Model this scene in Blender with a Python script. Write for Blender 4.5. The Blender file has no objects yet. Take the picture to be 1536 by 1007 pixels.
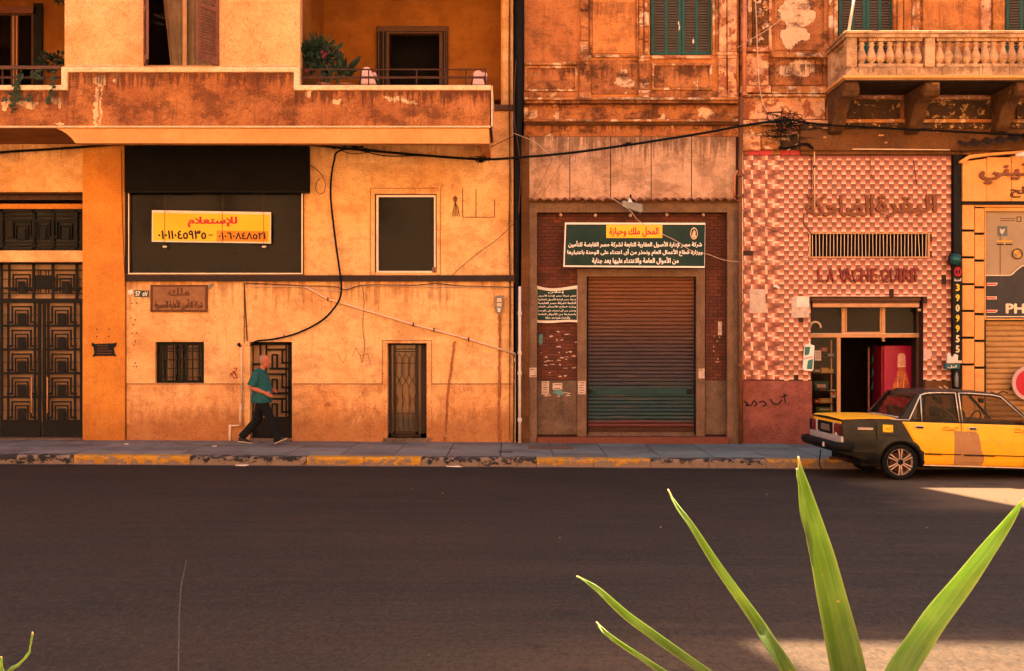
import bpy, bmesh, math, random
import numpy as np
from mathutils import Vector, Matrix, noise as mnoise
from mathutils.geometry import delaunay_2d_cdt
import unicodedata

random.seed(7)
SC = bpy.context.scene
COL = SC.collection
R = math.radians

# ------------------------------------------------------------------ camera, sky, sun, exposure
S, CX, CY, CAMZ, CD = 1848.0, 768.0, 505.0, 2.2, 24.0      # focal length in photo pixels, principal point, eye height, distance to the facades
cam_d = bpy.data.cameras.new('camera'); cam = bpy.data.objects.new('camera', cam_d); COL.objects.link(cam)
cam.location = (0, -CD, CAMZ); cam.rotation_euler = (R(90), 0, 0)
cam_d.sensor_width = 36; cam_d.lens = S / 1536 * 36; cam_d.shift_y = (CY - 503.5) / 1536
cam_d.clip_start = 0.05; cam_d.clip_end = 3000
SC.camera = cam

SUN_EL, SUN_DIR = R(60), Vector((0.30, -0.954, 0)).normalized()   # sun stands behind the far houses; light travels towards the camera
world = bpy.data.worlds.new('World'); SC.world = world; world.use_nodes = True
wn = world.node_tree.nodes; wl = world.node_tree.links
sky = wn.new('ShaderNodeTexSky'); sky.sky_type = 'NISHITA'; sky.sun_disc = False
sky.sun_elevation = SUN_EL
sky.sun_rotation = math.atan2(-SUN_DIR.x, -SUN_DIR.y)            # compass angle of the sun itself
sky.dust_density = 4.0; sky.ozone_density = 0.6; sky.air_density = 1.0
bg = wn['Background']; bg.inputs[1].default_value = 0.05
wl.new(sky.outputs[0], bg.inputs[0])
sun_d = bpy.data.lights.new('sun', 'SUN'); sun_d.energy = 5.0; sun_d.angle = R(0.53); sun_d.color = (1.0, 0.75, 0.48)
sun = bpy.data.objects.new('sun', sun_d); COL.objects.link(sun)
trav = Vector((SUN_DIR.x * math.cos(SUN_EL), SUN_DIR.y * math.cos(SUN_EL), -math.sin(SUN_EL)))
sun.rotation_euler = trav.to_track_quat('-Z', 'Y').to_euler(); sun.location = (-10, 30, 50)
vs = SC.view_settings
SC.display_settings.display_device = 'sRGB'
vs.view_transform = 'Standard'; vs.look = 'None'; vs.gamma = 1.0; vs.use_curve_mapping = False
vs.exposure = 3.25
SC.render.engine = 'CYCLES'
SC.cycles.use_denoising = True
SC.cycles.max_bounces = 8; SC.cycles.diffuse_bounces = 5; SC.cycles.glossy_bounces = 4
SC.cycles.transmission_bounces = 6; SC.cycles.transparent_max_bounces = 12
SC.cycles.caustics_reflective = False; SC.cycles.caustics_refractive = False
SC.cycles.sample_clamp_indirect = 6

# ------------------------------------------------------------------ helpers
def X(px, y=0.0): return (px - CX) * (CD + y) / S
def Z(py, y=0.0): return CAMZ + (CY - py) * (CD + y) / S
def GZ(x, y=0.0): return -0.006 * x                        # the street falls gently to the right

class MB:
    """collects shapes for one mesh object"""
    def __init__(s): s.v = []; s.f = []; s.uv = []
    def add(s, vs, fs, uvs=None):
        o = len(s.v); s.v += [tuple(v) for v in vs]
        for i, f in enumerate(fs):
            s.f.append([o + k for k in f]); s.uv.append(uvs[i] if uvs else None)
        return s
    def box(s, x0, x1, y0, y1, z0, z1):
        if x0 > x1: x0, x1 = x1, x0
        if y0 > y1: y0, y1 = y1, y0
        if z0 > z1: z0, z1 = z1, z0
        v = [(x0,y0,z0),(x1,y0,z0),(x1,y1,z0),(x0,y1,z0),(x0,y0,z1),(x1,y0,z1),(x1,y1,z1),(x0,y1,z1)]
        f = [(0,3,2,1),(4,5,6,7),(0,1,5,4),(1,2,6,5),(2,3,7,6),(3,0,4,7)]
        return s.add(v, f)
    def pb(s, px0, px1, py0, py1, yf, yb):
        """box whose front face covers photo pixels at depth yf"""
        return s.box(X(px0, yf), X(px1, yf), yf, yb, Z(py1, yf), Z(py0, yf))
    def bar(s, a, b, w, d=None):
        """square bar between two points"""
        a = Vector(a); b = Vector(b); d = d or w
        t = (b - a).normalized(); up = Vector((0, 1, 0)) if abs(t.y) < .9 else Vector((0, 0, 1))
        u = t.cross(up).normalized(); n = u.cross(t).normalized()
        vs = [p + u * (i * w / 2) + n * (j * d / 2) for p in (a, b) for i, j in ((-1,-1),(1,-1),(1,1),(-1,1))]
        return s.add(vs, [(0,3,2,1),(4,5,6,7),(0,1,5,4),(1,2,6,5),(2,3,7,6),(3,0,4,7)])
    def tube(s, pts, r, n=6, caps=True):
        pts = [Vector(p) for p in pts]; rs = r if isinstance(r, (list, tuple)) else [r] * len(pts)
        rings = []; prev = None
        for i, p in enumerate(pts):
            t = (pts[min(i+1, len(pts)-1)] - pts[max(i-1, 0)]).normalized()
            if prev is None:
                u = t.cross(Vector((0, 1, 0)) if abs(t.y) < .9 else Vector((1, 0, 0))).normalized()
            else:
                u = (prev - t * prev.dot(t)).normalized()
            prev = u; w = t.cross(u)
            rings.append([p + (u * math.cos(2*math.pi*k/n) + w * math.sin(2*math.pi*k/n)) * rs[i] for k in range(n)])
        v = [q for ring in rings for q in ring]; f = []
        for i in range(len(pts) - 1):
            for k in range(n):
                f.append((i*n+k, i*n+(k+1) % n, (i+1)*n+(k+1) % n, (i+1)*n+k))
        if caps: f.append(tuple(range(n))[::-1]); f.append(tuple((len(pts)-1)*n+k for k in range(n)))
        return s.add(v, f)
    def loft(s, rings, closed=True):
        n = len(rings[0]); v = [q for r in rings for q in r]; f = []
        for i in range(len(rings) - 1):
            for k in range(n if closed else n - 1):
                f.append((i*n+k, i*n+(k+1) % n, (i+1)*n+(k+1) % n, (i+1)*n+k))
        if closed: f.append(tuple(range(n))[::-1]); f.append(tuple((len(rings)-1)*n+k for k in range(n)))
        return s.add(v, f)
    def lathe(s, cx, cy, prof, n=12, z0=0.0):
        """prof: (radius, z)"""
        return s.loft([[(cx + r*math.cos(2*math.pi*k/n), cy + r*math.sin(2*math.pi*k/n), z0 + z) for k in range(n)] for r, z in prof])
    def prism(s, poly, y0, y1):
        """poly in (x, z), extruded along y"""
        n = len(poly)
        v = [(x, y0, z) for x, z in poly] + [(x, y1, z) for x, z in poly]
        f = [tuple(range(n)), tuple(range(2*n-1, n-1, -1))] + [(k, n+k, n+(k+1) % n, (k+1) % n) for k in range(n)]
        return s.add(v, f)
    def prismx(s, poly, x0, x1):
        """poly in (y, z), extruded along x"""
        n = len(poly)
        v = [(x0, y, z) for y, z in poly] + [(x1, y, z) for y, z in poly]
        f = [tuple(range(n)), tuple(range(2*n-1, n-1, -1))] + [(k, n+k, n+(k+1) % n, (k+1) % n) for k in range(n)]
        return s.add(v, f)
    def wall(s, px0, px1, py0, py1, yf, th, holes=()):
        """a wall with openings as one clean shell; pixels at depth yf"""
        xs = sorted({px0, px1, *[min(max(h[k], px0), px1) for h in holes for k in (0, 1)]})
        ys = sorted({py0, py1, *[min(max(h[k], py0), py1) for h in holes for k in (2, 3)]})
        inside = lambda i, j: 0 <= i < len(xs)-1 and 0 <= j < len(ys)-1 and not any(
            h[0] <= (xs[i]+xs[i+1])/2 <= h[1] and h[2] <= (ys[j]+ys[j+1])/2 <= h[3] for h in holes)
        P = lambda i, j, y: (X(xs[i], yf), y, Z(ys[j], yf))
        yb = yf + th
        for i in range(len(xs)-1):
            for j in range(len(ys)-1):
                if not inside(i, j): continue
                s.add([P(i,j+1,yf), P(i+1,j+1,yf), P(i+1,j,yf), P(i,j,yf)], [(0,1,2,3)])
                s.add([P(i,j+1,yb), P(i+1,j+1,yb), P(i+1,j,yb), P(i,j,yb)], [(3,2,1,0)])
                if not inside(i-1, j): s.add([P(i,j,yf), P(i,j,yb), P(i,j+1,yb), P(i,j+1,yf)], [(0,1,2,3)])
                if not inside(i+1, j): s.add([P(i+1,j,yf), P(i+1,j,yb), P(i+1,j+1,yb), P(i+1,j+1,yf)], [(3,2,1,0)])
                if not inside(i, j-1): s.add([P(i,j,yf), P(i,j,yb), P(i+1,j,yb), P(i+1,j,yf)], [(3,2,1,0)])
                if not inside(i, j+1): s.add([P(i,j+1,yf), P(i,j+1,yb), P(i+1,j+1,yb), P(i+1,j+1,yf)], [(0,1,2,3)])
        return s
    def mesh(s, name, mat=None, off=(0,0,0), smooth=False, merge=False):
        me = bpy.data.meshes.new(name)
        off = Vector(off)
        me.from_pydata([Vector(v) - off for v in s.v], [], s.f)
        if any(u is not None for u in s.uv):
            ul = me.uv_layers.new(name='UVMap'); k = 0
            for fi, f in enumerate(s.f):
                u = s.uv[fi]
                for j in range(len(f)):
                    ul.data[k].uv = u[j] if u else (0.5, 0.5); k += 1
        if merge or not smooth:
            bm = bmesh.new(); bm.from_mesh(me)
            if merge: bmesh.ops.remove_doubles(bm, verts=bm.verts, dist=1e-4)
            bmesh.ops.recalc_face_normals(bm, faces=bm.faces)
            bm.to_mesh(me); bm.free()
        if mat: me.materials.append(mat)
        if smooth: me.polygons.foreach_set('use_smooth', [True] * len(me.polygons))
        me.update()
        return me
    def build(s, name, mat, parent=None, local=False, smooth=False, kind=None, label=None, bevel=0, merge=False, seg=1):
        off = wloc(parent) if (parent is not None and not local) else (0,0,0)
        o = bpy.data.objects.new(name, s.mesh(name, mat, off, smooth, merge)); COL.objects.link(o)
        if parent is not None: o.parent = parent
        if kind: o['kind'] = kind
        if label: o['label'] = label
        if bevel:
            m = o.modifiers.new('bevel', 'BEVEL'); m.width = bevel; m.segments = seg; m.limit_method = 'ANGLE'; m.angle_limit = R(40)
        return o

def wloc(o):
    p = Vector((0,0,0))
    while o is not None: p += o.location; o = o.parent
    return p
def tag(o, label, cat, group=None):
    o['label'] = label; o['category'] = cat
    if group: o['group'] = group
    return o
def thing(name, label, cat, loc=(0,0,0), rz=0, group=None):
    o = bpy.data.objects.new(name, None); COL.objects.link(o)
    o.location = loc; o.rotation_euler = (0,0,rz); o.empty_display_size = .1
    return tag(o, label, cat, group)
def struct(mb, name, mat, **k):
    o = mb.build(name, mat, **k); o['kind'] = 'structure'; return o
def inst(name, me, loc, parent=None, rot=None, scale=None):
    o = bpy.data.objects.new(name, me); COL.objects.link(o)
    if parent is not None:
        o.parent = parent; o.location = Vector(loc) - wloc(parent)
    else: o.location = loc
    if rot: o.rotation_euler = rot
    if scale: o.scale = scale
    return o
def jag(cx, cz, rx, rz, n=22, amp=.35, seed=0):
    """ragged outline, for flakes, chips and torn paper"""
    rr = random.Random(seed); ph = [rr.uniform(0, 6.28) for _ in range(4)]
    out = []
    for k in range(n):
        a = 2*math.pi*k/n
        q = 1 + amp*(.5*math.sin(2*a+ph[0]) + .35*math.sin(3*a+ph[1]) + .3*math.sin(5*a+ph[2]) + .25*math.sin(9*a+ph[3])) + rr.uniform(-amp, amp)*.3
        out.append((cx + rx*q*math.cos(a), cz + rz*q*math.sin(a)))
    return out

# ------------------------------------------------------------------ lettering
FORMS = {}
for c_ in range(0xFE70, 0xFEFD):
    d_ = unicodedata.decomposition(chr(c_))
    if d_:
        t_, *r_ = d_.split(); FORMS[(t_.strip('<>'), ''.join(chr(int(x, 16)) for x in r_))] = chr(c_)
def shape_arabic(s):
    non = set('اأإآدذرزوؤةىء'); s2 = []; i = 0
    while i < len(s):
        if s[i] == 'ل' and i+1 < len(s) and s[i+1] in 'اأإآ': s2.append(s[i:i+2]); i += 2
        else: s2.append(s[i]); i += 1
    ar = lambda t: ('isolated', t) in FORMS
    out = []
    for i, t in enumerate(s2):
        if not ar(t): out.append(t); continue
        prev = i > 0 and ar(s2[i-1]) and s2[i-1] not in non and len(s2[i-1]) == 1
        nxt = i+1 < len(s2) and ar(s2[i+1]) and s2[i+1] != 'ء' and t not in non and len(t) == 1
        k = 'medial' if prev and nxt else 'final' if prev else 'initial' if nxt else 'isolated'
        out.append(FORMS.get((k, t)) or FORMS.get(('final' if prev else 'isolated', t)))
    return ''.join(out[::-1])
_tc = {}
def glyph_tris(s, bold=0.0, res=2):
    """outline of a line of text -> triangles with the non-zero winding rule (the bundled fonts overlap their own strokes)"""
    key = (s, bold, res)
    if key in _tc: return _tc[key]
    if not s.isascii() and any('\u0600' <= ch <= '\u06ff' for ch in s) and not all(ch in '٠١٢٣٤٥٦٧٨٩ –' for ch in s):
        body = shape_arabic(s)
    else: body = s
    cu = bpy.data.curves.new('lettering', 'FONT'); cu.body = body; cu.fill_mode = 'NONE'; cu.resolution_u = res
    o = bpy.data.objects.new('lettering', cu); COL.objects.link(o)
    dg = bpy.context.evaluated_depsgraph_get()
    me = bpy.data.meshes.new_from_object(o.evaluated_get(dg))
    co = [(v.co.x, v.co.y) for v in me.vertices]
    nxt = {}
    for e in me.edges:
        a, b = e.vertices; nxt.setdefault(a, []).append(b); nxt.setdefault(b, []).append(a)
    loops = []; seen = set()
    for st in range(len(co)):
        if st in seen or st not in nxt: continue
        lp = [st]; seen.add(st); cur = st
        # follow in index order to keep the winding
        while True:
            c = [q for q in nxt[cur] if q not in seen]
            if not c: break
            cur = min(c, key=lambda q: (q != cur + 1, q)); seen.add(cur); lp.append(cur)
        if len(lp) > 2: loops.append([co[i] for i in lp])
    bpy.data.objects.remove(o); bpy.data.curves.remove(cu); bpy.data.meshes.remove(me)
    # cluster loops into glyphs by x overlap
    loops.sort(key=lambda l: min(p[0] for p in l)); cl = []
    for l in loops:
        a, b = min(p[0] for p in l), max(p[0] for p in l)
        if cl and a <= cl[-1][1] + .01: cl[-1][0].append(l); cl[-1][1] = max(cl[-1][1], b)
        else: cl.append([[l], b])
    V = []; T = []
    shifts = [(0, 0)] if not bold else [(0, 0), (bold, 0), (bold/2, bold*.45), (bold/2, -bold*.45)]
    for ls, _ in cl:
        vs = []; es = []
        for dx, dy in shifts:
            for l in ls:
                o0 = len(vs); vs += [Vector((p[0]+dx, p[1]+dy)) for p in l]
                es += [(o0+k, o0+(k+1) % len(l)) for k in range(len(l))]
        r = delaunay_2d_cdt(vs, es, [], 0, 1e-5)
        nv = np.array([tuple(v) for v in r[0]]); fs = [f for f in r[2] if len(f) == 3]
        if not len(fs): continue
        c = nv[np.array(fs)].mean(axis=1)
        A = np.array([tuple(vs[a]) for a, b in es]); B = np.array([tuple(vs[b]) for a, b in es])
        w = np.zeros(len(c), int)
        for k0 in range(0, len(c), 512):
            cc = c[k0:k0+512]
            up = (A[None,:,1] <= cc[:,None,1]) & (B[None,:,1] > cc[:,None,1])
            dn = (A[None,:,1] > cc[:,None,1]) & (B[None,:,1] <= cc[:,None,1])
            side = (B[None,:,0]-A[None,:,0])*(cc[:,None,1]-A[None,:,1]) - (cc[:,None,0]-A[None,:,0])*(B[None,:,1]-A[None,:,1])
            w[k0:k0+512] = (up & (side > 0)).sum(1) - (dn & (side < 0)).sum(1)
        o0 = len(V); V += [tuple(p) for p in nv]
        T += [[o0+q for q in f] for f, ww in zip(fs, w) if ww != 0]
    _tc[key] = (V, T); return V, T
def text_mb(s, x0, x1, z0, z1, y, depth=.002, bold=.02, res=2, slant=0.0, rot=0.0):
    """text filling the box x0..x1, z0..z1 on the plane y, facing -y"""
    V, T = glyph_tris(s, bold, res)
    used = sorted({i for t in T for i in t})
    xs = [V[i][0] for i in used]; ys = [V[i][1] for i in used]
    a, b, c, d = min(xs), max(xs), min(ys), max(ys)
    sx = (x1-x0)/(b-a); sz = (z1-z0)/(d-c)
    mx, mz = (x0+x1)/2, (z0+z1)/2
    P = {}
    for i in used:
        px = x0+(V[i][0]-a)*sx; pz = z0+(V[i][1]-c)*sz; px += slant*(pz-z0)
        if rot: dx, dz = px-mx, pz-mz; px = mx+dx*math.cos(rot)-dz*math.sin(rot); pz = mz+dx*math.sin(rot)+dz*math.cos(rot)
        P[i] = (px, pz)
    idx = {i: k for k, i in enumerate(used)}; n = len(used)
    mb = MB(); vs = [(P[i][0], y-depth, P[i][1]) for i in used]
    fs = []
    for t in T:
        f = [idx[i] for i in t]
        p, q, r = (P[i] for i in t)
        if (q[0]-p[0])*(r[1]-p[1])-(r[0]-p[0])*(q[1]-p[1]) < 0: f = f[::-1]
        fs.append(f)
    if depth > .0035:
        cnt = {}
        for f in fs:
            for k in range(3):
                e = (f[k], f[(k+1) % 3]); cnt[e] = 1
        vs += [(P[i][0], y, P[i][1]) for i in used]
        for (a_, b_) in list(cnt):
            if (b_, a_) not in cnt: fs.append([a_, n+a_, n+b_, b_])
    mb.add(vs, fs); return mb
def ptext(s, px0, px1, py0, py1, y, **k): return text_mb(s, X(px0, y), X(px1, y), Z(py1, y), Z(py0, y), y, **k)
# ------------------------------------------------------------------ materials
class G:
    def __init__(s, name):
        s.m = bpy.data.materials.new(name); s.m.use_nodes = True; s.nt = s.m.node_tree; s.n = s.nt.nodes; s.l = s.nt.links
        s.b = s.n['Principled BSDF']
    def set(s, sock, v):
        if isinstance(v, bpy.types.NodeSocket): s.l.new(v, sock)
        elif isinstance(v, (int, float)) : sock.default_value = v
        else: sock.default_value = tuple(v) + ((1,) if len(v) == 3 and len(sock.default_value) == 4 else ())
    def pos(s): return s.n.new('ShaderNodeNewGeometry').outputs['Position']
    def obj(s): return s.n.new('ShaderNodeTexCoord').outputs['Object']
    def uv(s): return s.n.new('ShaderNodeTexCoord').outputs['UV']
    def rnd(s): return s.n.new('ShaderNodeObjectInfo').outputs['Random']
    def sep(s, v): x = s.n.new('ShaderNodeSeparateXYZ'); s.l.new(v, x.inputs[0]); return x.outputs
    def map(s, v, sc=(1,1,1), loc=(0,0,0), rot=(0,0,0)):
        x = s.n.new('ShaderNodeMapping'); s.l.new(v, x.inputs[0]); x.inputs[1].default_value = loc; x.inputs[2].default_value = rot; x.inputs[3].default_value = sc; return x.outputs[0]
    def noise(s, v, sc, det=4, rough=.55, dist=0.0, color=False):
        x = s.n.new('ShaderNodeTexNoise'); s.l.new(v, x.inputs['Vector']); x.inputs['Scale'].default_value = sc; x.inputs['Detail'].default_value = det
        x.inputs['Roughness'].default_value = rough; x.inputs['Distortion'].default_value = dist; return x.outputs[1 if color else 0]
    def vor(s, v, sc, feat='DISTANCE_TO_EDGE', out=0):
        x = s.n.new('ShaderNodeTexVoronoi'); x.feature = feat; s.l.new(v, x.inputs['Vector']); x.inputs['Scale'].default_value = sc; return x.outputs[out]
    def math(s, op, a, b=0.0, clamp=False):
        x = s.n.new('ShaderNodeMath'); x.operation = op; x.use_clamp = clamp; s.set(x.inputs[0], a); s.set(x.inputs[1], b); return x.outputs[0]
    def vmath(s, op, a, b=(0,0,0)):
        x = s.n.new('ShaderNodeVectorMath'); x.operation = op; s.set(x.inputs[0], a); s.set(x.inputs[1], b)
        return x.outputs['Value' if op in ('LENGTH', 'DISTANCE') else 'Vector']
    def step(s, v, lo, hi, a=0.0, b=1.0):
        x = s.n.new('ShaderNodeMapRange'); s.set(x.inputs[0], v); x.inputs[1].default_value = lo; x.inputs[2].default_value = hi; x.inputs[3].default_value = a; x.inputs[4].default_value = b
        x.interpolation_type = 'SMOOTHSTEP'; return x.outputs[0]
    def mix(s, f, a, b, mode='MIX'):
        x = s.n.new('ShaderNodeMix'); x.data_type = 'RGBA'; x.blend_type = mode; s.set(x.inputs[0], f); s.set(x.inputs[6], a); s.set(x.inputs[7], b); return x.outputs[2]
    def warp(s, v, sc, amt):
        c = s.noise(v, sc, 3, color=True); d = s.vmath('SUBTRACT', c, (.5,.5,.5)); x = s.n.new('ShaderNodeVectorMath'); x.operation = 'SCALE'
        s.l.new(d, x.inputs[0]); x.inputs[3].default_value = amt; return s.vmath('ADD', v, x.outputs[0])
    def blobs(s, v, items):
        """0 inside the listed (x, z, rx, rz) patches, growing outwards"""
        res = None
        for (x, z, rx, rz) in items:
            d = s.vmath('SUBTRACT', v, (x, 0, z)); d = s.vmath('MULTIPLY', d, (1/rx, 0, 1/rz)); l = s.vmath('LENGTH', d)
            res = l if res is None else s.math('MINIMUM', res, l)
        return res
    def bump(s, h, strength=.4, dist=.01, prev=None):
        x = s.n.new('ShaderNodeBump'); x.inputs['Strength'].default_value = strength; x.inputs['Distance'].default_value = dist; s.l.new(h, x.inputs['Height'])
        if prev is not None: s.l.new(prev, x.inputs['Normal'])
        return x.outputs[0]
    def out(s, col, rough=.85, normal=None, metal=0.0, spec=.3, **k):
        s.set(s.b.inputs['Base Color'], col); s.set(s.b.inputs['Roughness'], rough); s.b.inputs['Metallic'].default_value = metal
        s.b.inputs['Specular IOR Level'].default_value = spec
        if normal is not None: s.l.new(normal, s.b.inputs['Normal'])
        for a, b in k.items(): s.set(s.b.inputs[a.replace('_', ' ')], b)
        return s.m

def plaster(name, base, alt, stain, peel=None, blobs=(), peel_amt=0.0, streak=.3, crack=.5, crack_sc=1.6, grain=.18, mott=1.3, bumpst=.35, wear_top=None, dirt_low=None, rough=.9, worm=0.0, grime=0.0, drips=(), peel_sc=2.1):
    g = G(name); p = g.pos(); flat = g.map(p, (1, 1, 1))
    w = g.warp(p, 2.2, .35)
    c = g.mix(g.step(g.noise(w, mott, 6, .62), .33, .68), base, alt)
    m2 = g.noise(p, 7.5, 6, .7); c = g.mix(g.step(m2, .46, .74, 0, .38), c, stain)
    st = g.noise(g.map(g.warp(p, 1.4, .12), (7, 7, .55)), 1.3, 5, .65); c = g.mix(g.step(st, .52, .78, 0, streak), c, stain)
    pal = g.noise(g.map(p, (.8, .8, 1.5), (3, 1, 9)), 1.7, 5, .6); c = g.mix(g.step(pal, .52, .74, 0, .42), c, tuple(min(1, q*1.18+.03) for q in base))
    hgt = m2
    if worm:
        wv = g.noise(g.warp(p, 6, .22), 11, 3, .6, 1.6); line = g.math('ABSOLUTE', g.math('SUBTRACT', wv, .5)); ln = g.step(line, 0, .035, 1, 0)
        gate = g.step(g.noise(p, 1.9, 3), .45, .62)
        c = g.mix(g.math('MULTIPLY', g.math('MULTIPLY', ln, gate), worm), c, tuple(q*.55 for q in stain))
    if crack:
        cv = g.vor(g.warp(g.map(p, (1, 1, .8)), 3.1, .5), crack_sc); cr = g.step(cv, .0, .012, 1, 0)
        gate = g.step(g.noise(p, .9, 3), .5, .63); cr = g.math('MULTIPLY', cr, gate)
        c = g.mix(g.math('MULTIPLY', cr, crack), c, tuple(q*.3 for q in stain))
    mask = None
    if blobs:
        q = g.warp(g.warp(g.warp(p, 3.0, .36), 13, .13), 45, .035); mask = g.step(g.blobs(q, blobs), .93, 1.0, 1, 0)
    if peel_amt:
        q = g.warp(g.warp(p, 9, .07), 40, .03); nz = g.noise(q, peel_sc, 7, .72); m = g.step(nz, .70 - peel_amt, .712 - peel_amt); mask = m if mask is None else g.math('MAXIMUM', mask, m)
    if mask is not None:
        pc = g.mix(g.noise(p, 5, 5, .7), peel, tuple(q*.72 for q in peel)); edge = g.math('MULTIPLY', mask, g.math('SUBTRACT', 1.0, mask))
        c = g.mix(mask, c, pc); c = g.mix(g.math('MULTIPLY', edge, 3.2, True), c, tuple(q*.25 for q in stain))
        hgt = g.math('SUBTRACT', hgt, g.math('MULTIPLY', mask, 1.6))
    if dirt_low is not None:
        z = g.sep(p)[2]; dz = g.math('ADD', z, g.math('MULTIPLY', g.noise(g.map(p, (3, 3, 1)), 2.5, 5, .7), -.9)); c = g.mix(g.step(dz, dirt_low[0]-.45, dirt_low[0]+.15, dirt_low[1], 0), c, tuple(q*.6 for q in stain))
    if drips:
        zz = g.sep(p)[2]; fall = g.noise(g.map(g.warp(p, 2.5, .05), (9, 9, .35), (1, 5, 2)), 1.4, 6, .75)
        xx = g.sep(p)[0]
        for it in drips:
            zl, ln, amt = it[:3]
            dd = g.math('DIVIDE', g.math('SUBTRACT', zl, zz), ln); below = g.step(dd, -.02, .02); thr = g.math('ADD', .38, g.math('MULTIPLY', dd, .26))
            gt = g.step(g.noise(g.map(p, (1, 1, .5), (4, 0, 6)), 1.7, 3, .6), .36, .56, .12, 1)
            mk = g.math('MULTIPLY', gt if len(it) < 4 else g.math('MULTIPLY', g.math('GREATER_THAN', xx, it[3]), g.math('LESS_THAN', xx, it[4])), g.math('MULTIPLY', g.math('MULTIPLY', below, g.step(g.math('SUBTRACT', fall, thr), 0, .10)), g.step(dd, .6, 1.15, amt, 0))); c = g.mix(mk, c, tuple(q*.42 for q in stain))
    if grime:
        gz = g.noise(g.warp(g.map(p, (1, 1, 1.6), (7, 2, 4)), 4, .2), 1.5, 7, .72); c = g.mix(g.step(gz, .47, .60, 0, grime), c, tuple(q*.45 for q in stain))
    fine = g.noise(p, 42, 2, .9); c = g.mix(g.step(fine, .40, .72, 0, min(.9, grain*2.6)), c, tuple(q*.4 for q in stain)); c = g.mix(g.step(g.noise(g.map(p, (1,1,1), (9,9,9)), 47, 2, .9), .50, .75, 0, min(.9, grain*1.8)), c, tuple(min(1, q*1.3+.06) for q in base))
    n = g.bump(hgt, bumpst, .02); n = g.bump(g.noise(p, 38, 5, .75), .35, .008, n)
    return g.out(c, rough, n, spec=.15)

def simple(name, col, rough=.6, metal=0.0, var=.25, sc=8.0, spec=.2, obj=False, bump=0.0, dark=None):
    g = G(name); p = g.obj() if obj else g.pos()
    n = g.noise(p, sc, 6, .65); n2 = g.noise(g.warp(p, sc*.4, .2), sc*.23, 4, .6)
    d = dark or tuple(q*.45 for q in col)
    c = g.mix(g.step(n, .38, .75, 0, var), col, d); c = g.mix(g.step(n2, .45, .75, 0, var), c, d)
    r = g.step(n, .2, .8, max(.02, rough-.12), min(1, rough+.12))
    return g.out(c, r, g.bump(n, bump, .005) if bump else None, metal, spec)

M = {}
# base colours of the place
M['wallA'] = plaster('orange_plaster', (.86, .50, .215), (.77, .37, .125), (.42, .125, .03), peel=(.66, .36, .17), peel_amt=.012, worm=.55, crack=.35, streak=.30, dirt_low=(.3, .55), mott=.8, grime=.30, drips=[(Z(422), .9, .5), (Z(411), .5, .3), (Z(217), .5, .35)])
M['wallA_dado'] = plaster('orange_dado_plaster', (.82, .42, .16), (.73, .315, .10), (.36, .10, .028), peel=(.62, .34, .17), peel_amt=.02, worm=.6, crack=.35, streak=.38, dirt_low=(.45, .7), mott=1.5, grime=.32, drips=[(Z(576), .4, .25)])
M['pilaster'] = plaster('ochre_pilaster_plaster', (.66, .25, .035), (.56, .19, .03), (.33, .095, .02), streak=.25, crack=.2, dirt_low=(.3, .5), mott=1.4, worm=.3)
M['bay'] = plaster('cracked_salmon_plaster', (.78, .40, .17), (.70, .29, .095), (.42, .12, .035), peel=(.74, .42, .22), peel_amt=.03, worm=.8, crack=.75, crack_sc=2.4, streak=.2, mott=1.2)
M['parapet'] = plaster('rust_stained_parapet_plaster', (.46, .165, .045), (.28, .080, .023), (.13, .036, .015), peel=(.82, .50, .25),
    blobs=[(X(40,-1.9), Z(155,-1.9), .20, .085), (X(85,-1.9), Z(153,-1.9), .1, .09), (X(8,-1.9), Z(153,-1.9), .09, .11), (X(593,-1.9), Z(147,-1.9), .26, .045), (X(617,-1.9), Z(152,-1.9), .13, .03), (X(505,-1.9), Z(150,-1.9), .055, .06),
           (X(144,-1.9), Z(165,-1.9), .028, .52), (X(151,-1.9), Z(165,-1.9), .02, .5), (X(147,-1.9), Z(120,-1.9), .1, .11), (X(172,-1.9), Z(118,-1.9), .05, .1), (X(460,-1.9), Z(142,-1.9), .08, .04), (X(88,-1.9), Z(187,-1.9), .09, .03)],
    peel_amt=-.01, crack=.6, crack_sc=3.2, streak=.85, worm=.9, mott=1.7, grime=.6, drips=[(Z(136,-1.9), .40, .8, X(441,-1.9), 9), (Z(136,-1.9), .40, .7, -30, X(102,-1.9)), (Z(109,-1.9), .45, .75, X(102,-1.9), X(441,-1.9))])
M['soffit'] = plaster('orange_soffit_paint', (.66, .29, .09), (.58, .235, .065), (.45, .16, .05), streak=.1, crack=.15, mott=.7, grain=.1)
M['coping'] = plaster('cream_coping_paint', (.80, .52, .30), (.72, .42, .22), (.42, .19, .09), streak=.3, crack=.2, mott=2.5)
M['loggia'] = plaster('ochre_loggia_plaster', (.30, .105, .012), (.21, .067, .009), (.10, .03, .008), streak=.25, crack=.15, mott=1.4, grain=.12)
M['upperB'] = plaster('weathered_orange_stucco', (.48, .175, .052), (.29, .092, .030), (.115, .036, .017), peel=(.78, .47, .27),
    blobs=[(X(933,0), Z(125), .20, .11), (X(935,0), Z(107), .08, .07), (X(800,0), Z(174), .10, .11), (X(836,0), Z(175), .06, .06), (X(1060,0), Z(170), .18, .12), (X(992,0), Z(176), .07, .07), (X(787,0), Z(170), .06, .12),
           (X(1195,0), Z(20), .38, .30), (X(1190,0), Z(55), .30, .2), (X(1195,0), Z(105), .42, .16), (X(1170,0), Z(165), .2, .13), (X(1200,0), Z(155), .14, .05)],
    peel_amt=.09, crack=.8, crack_sc=2.2, streak=.95, worm=.9, mott=1.5, bumpst=.7, grime=.85, drips=[(Z(150), .35, .9), (Z(187), .25, .8), (Z(97), .45, .85), (Z(84), .3, .7)])
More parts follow.
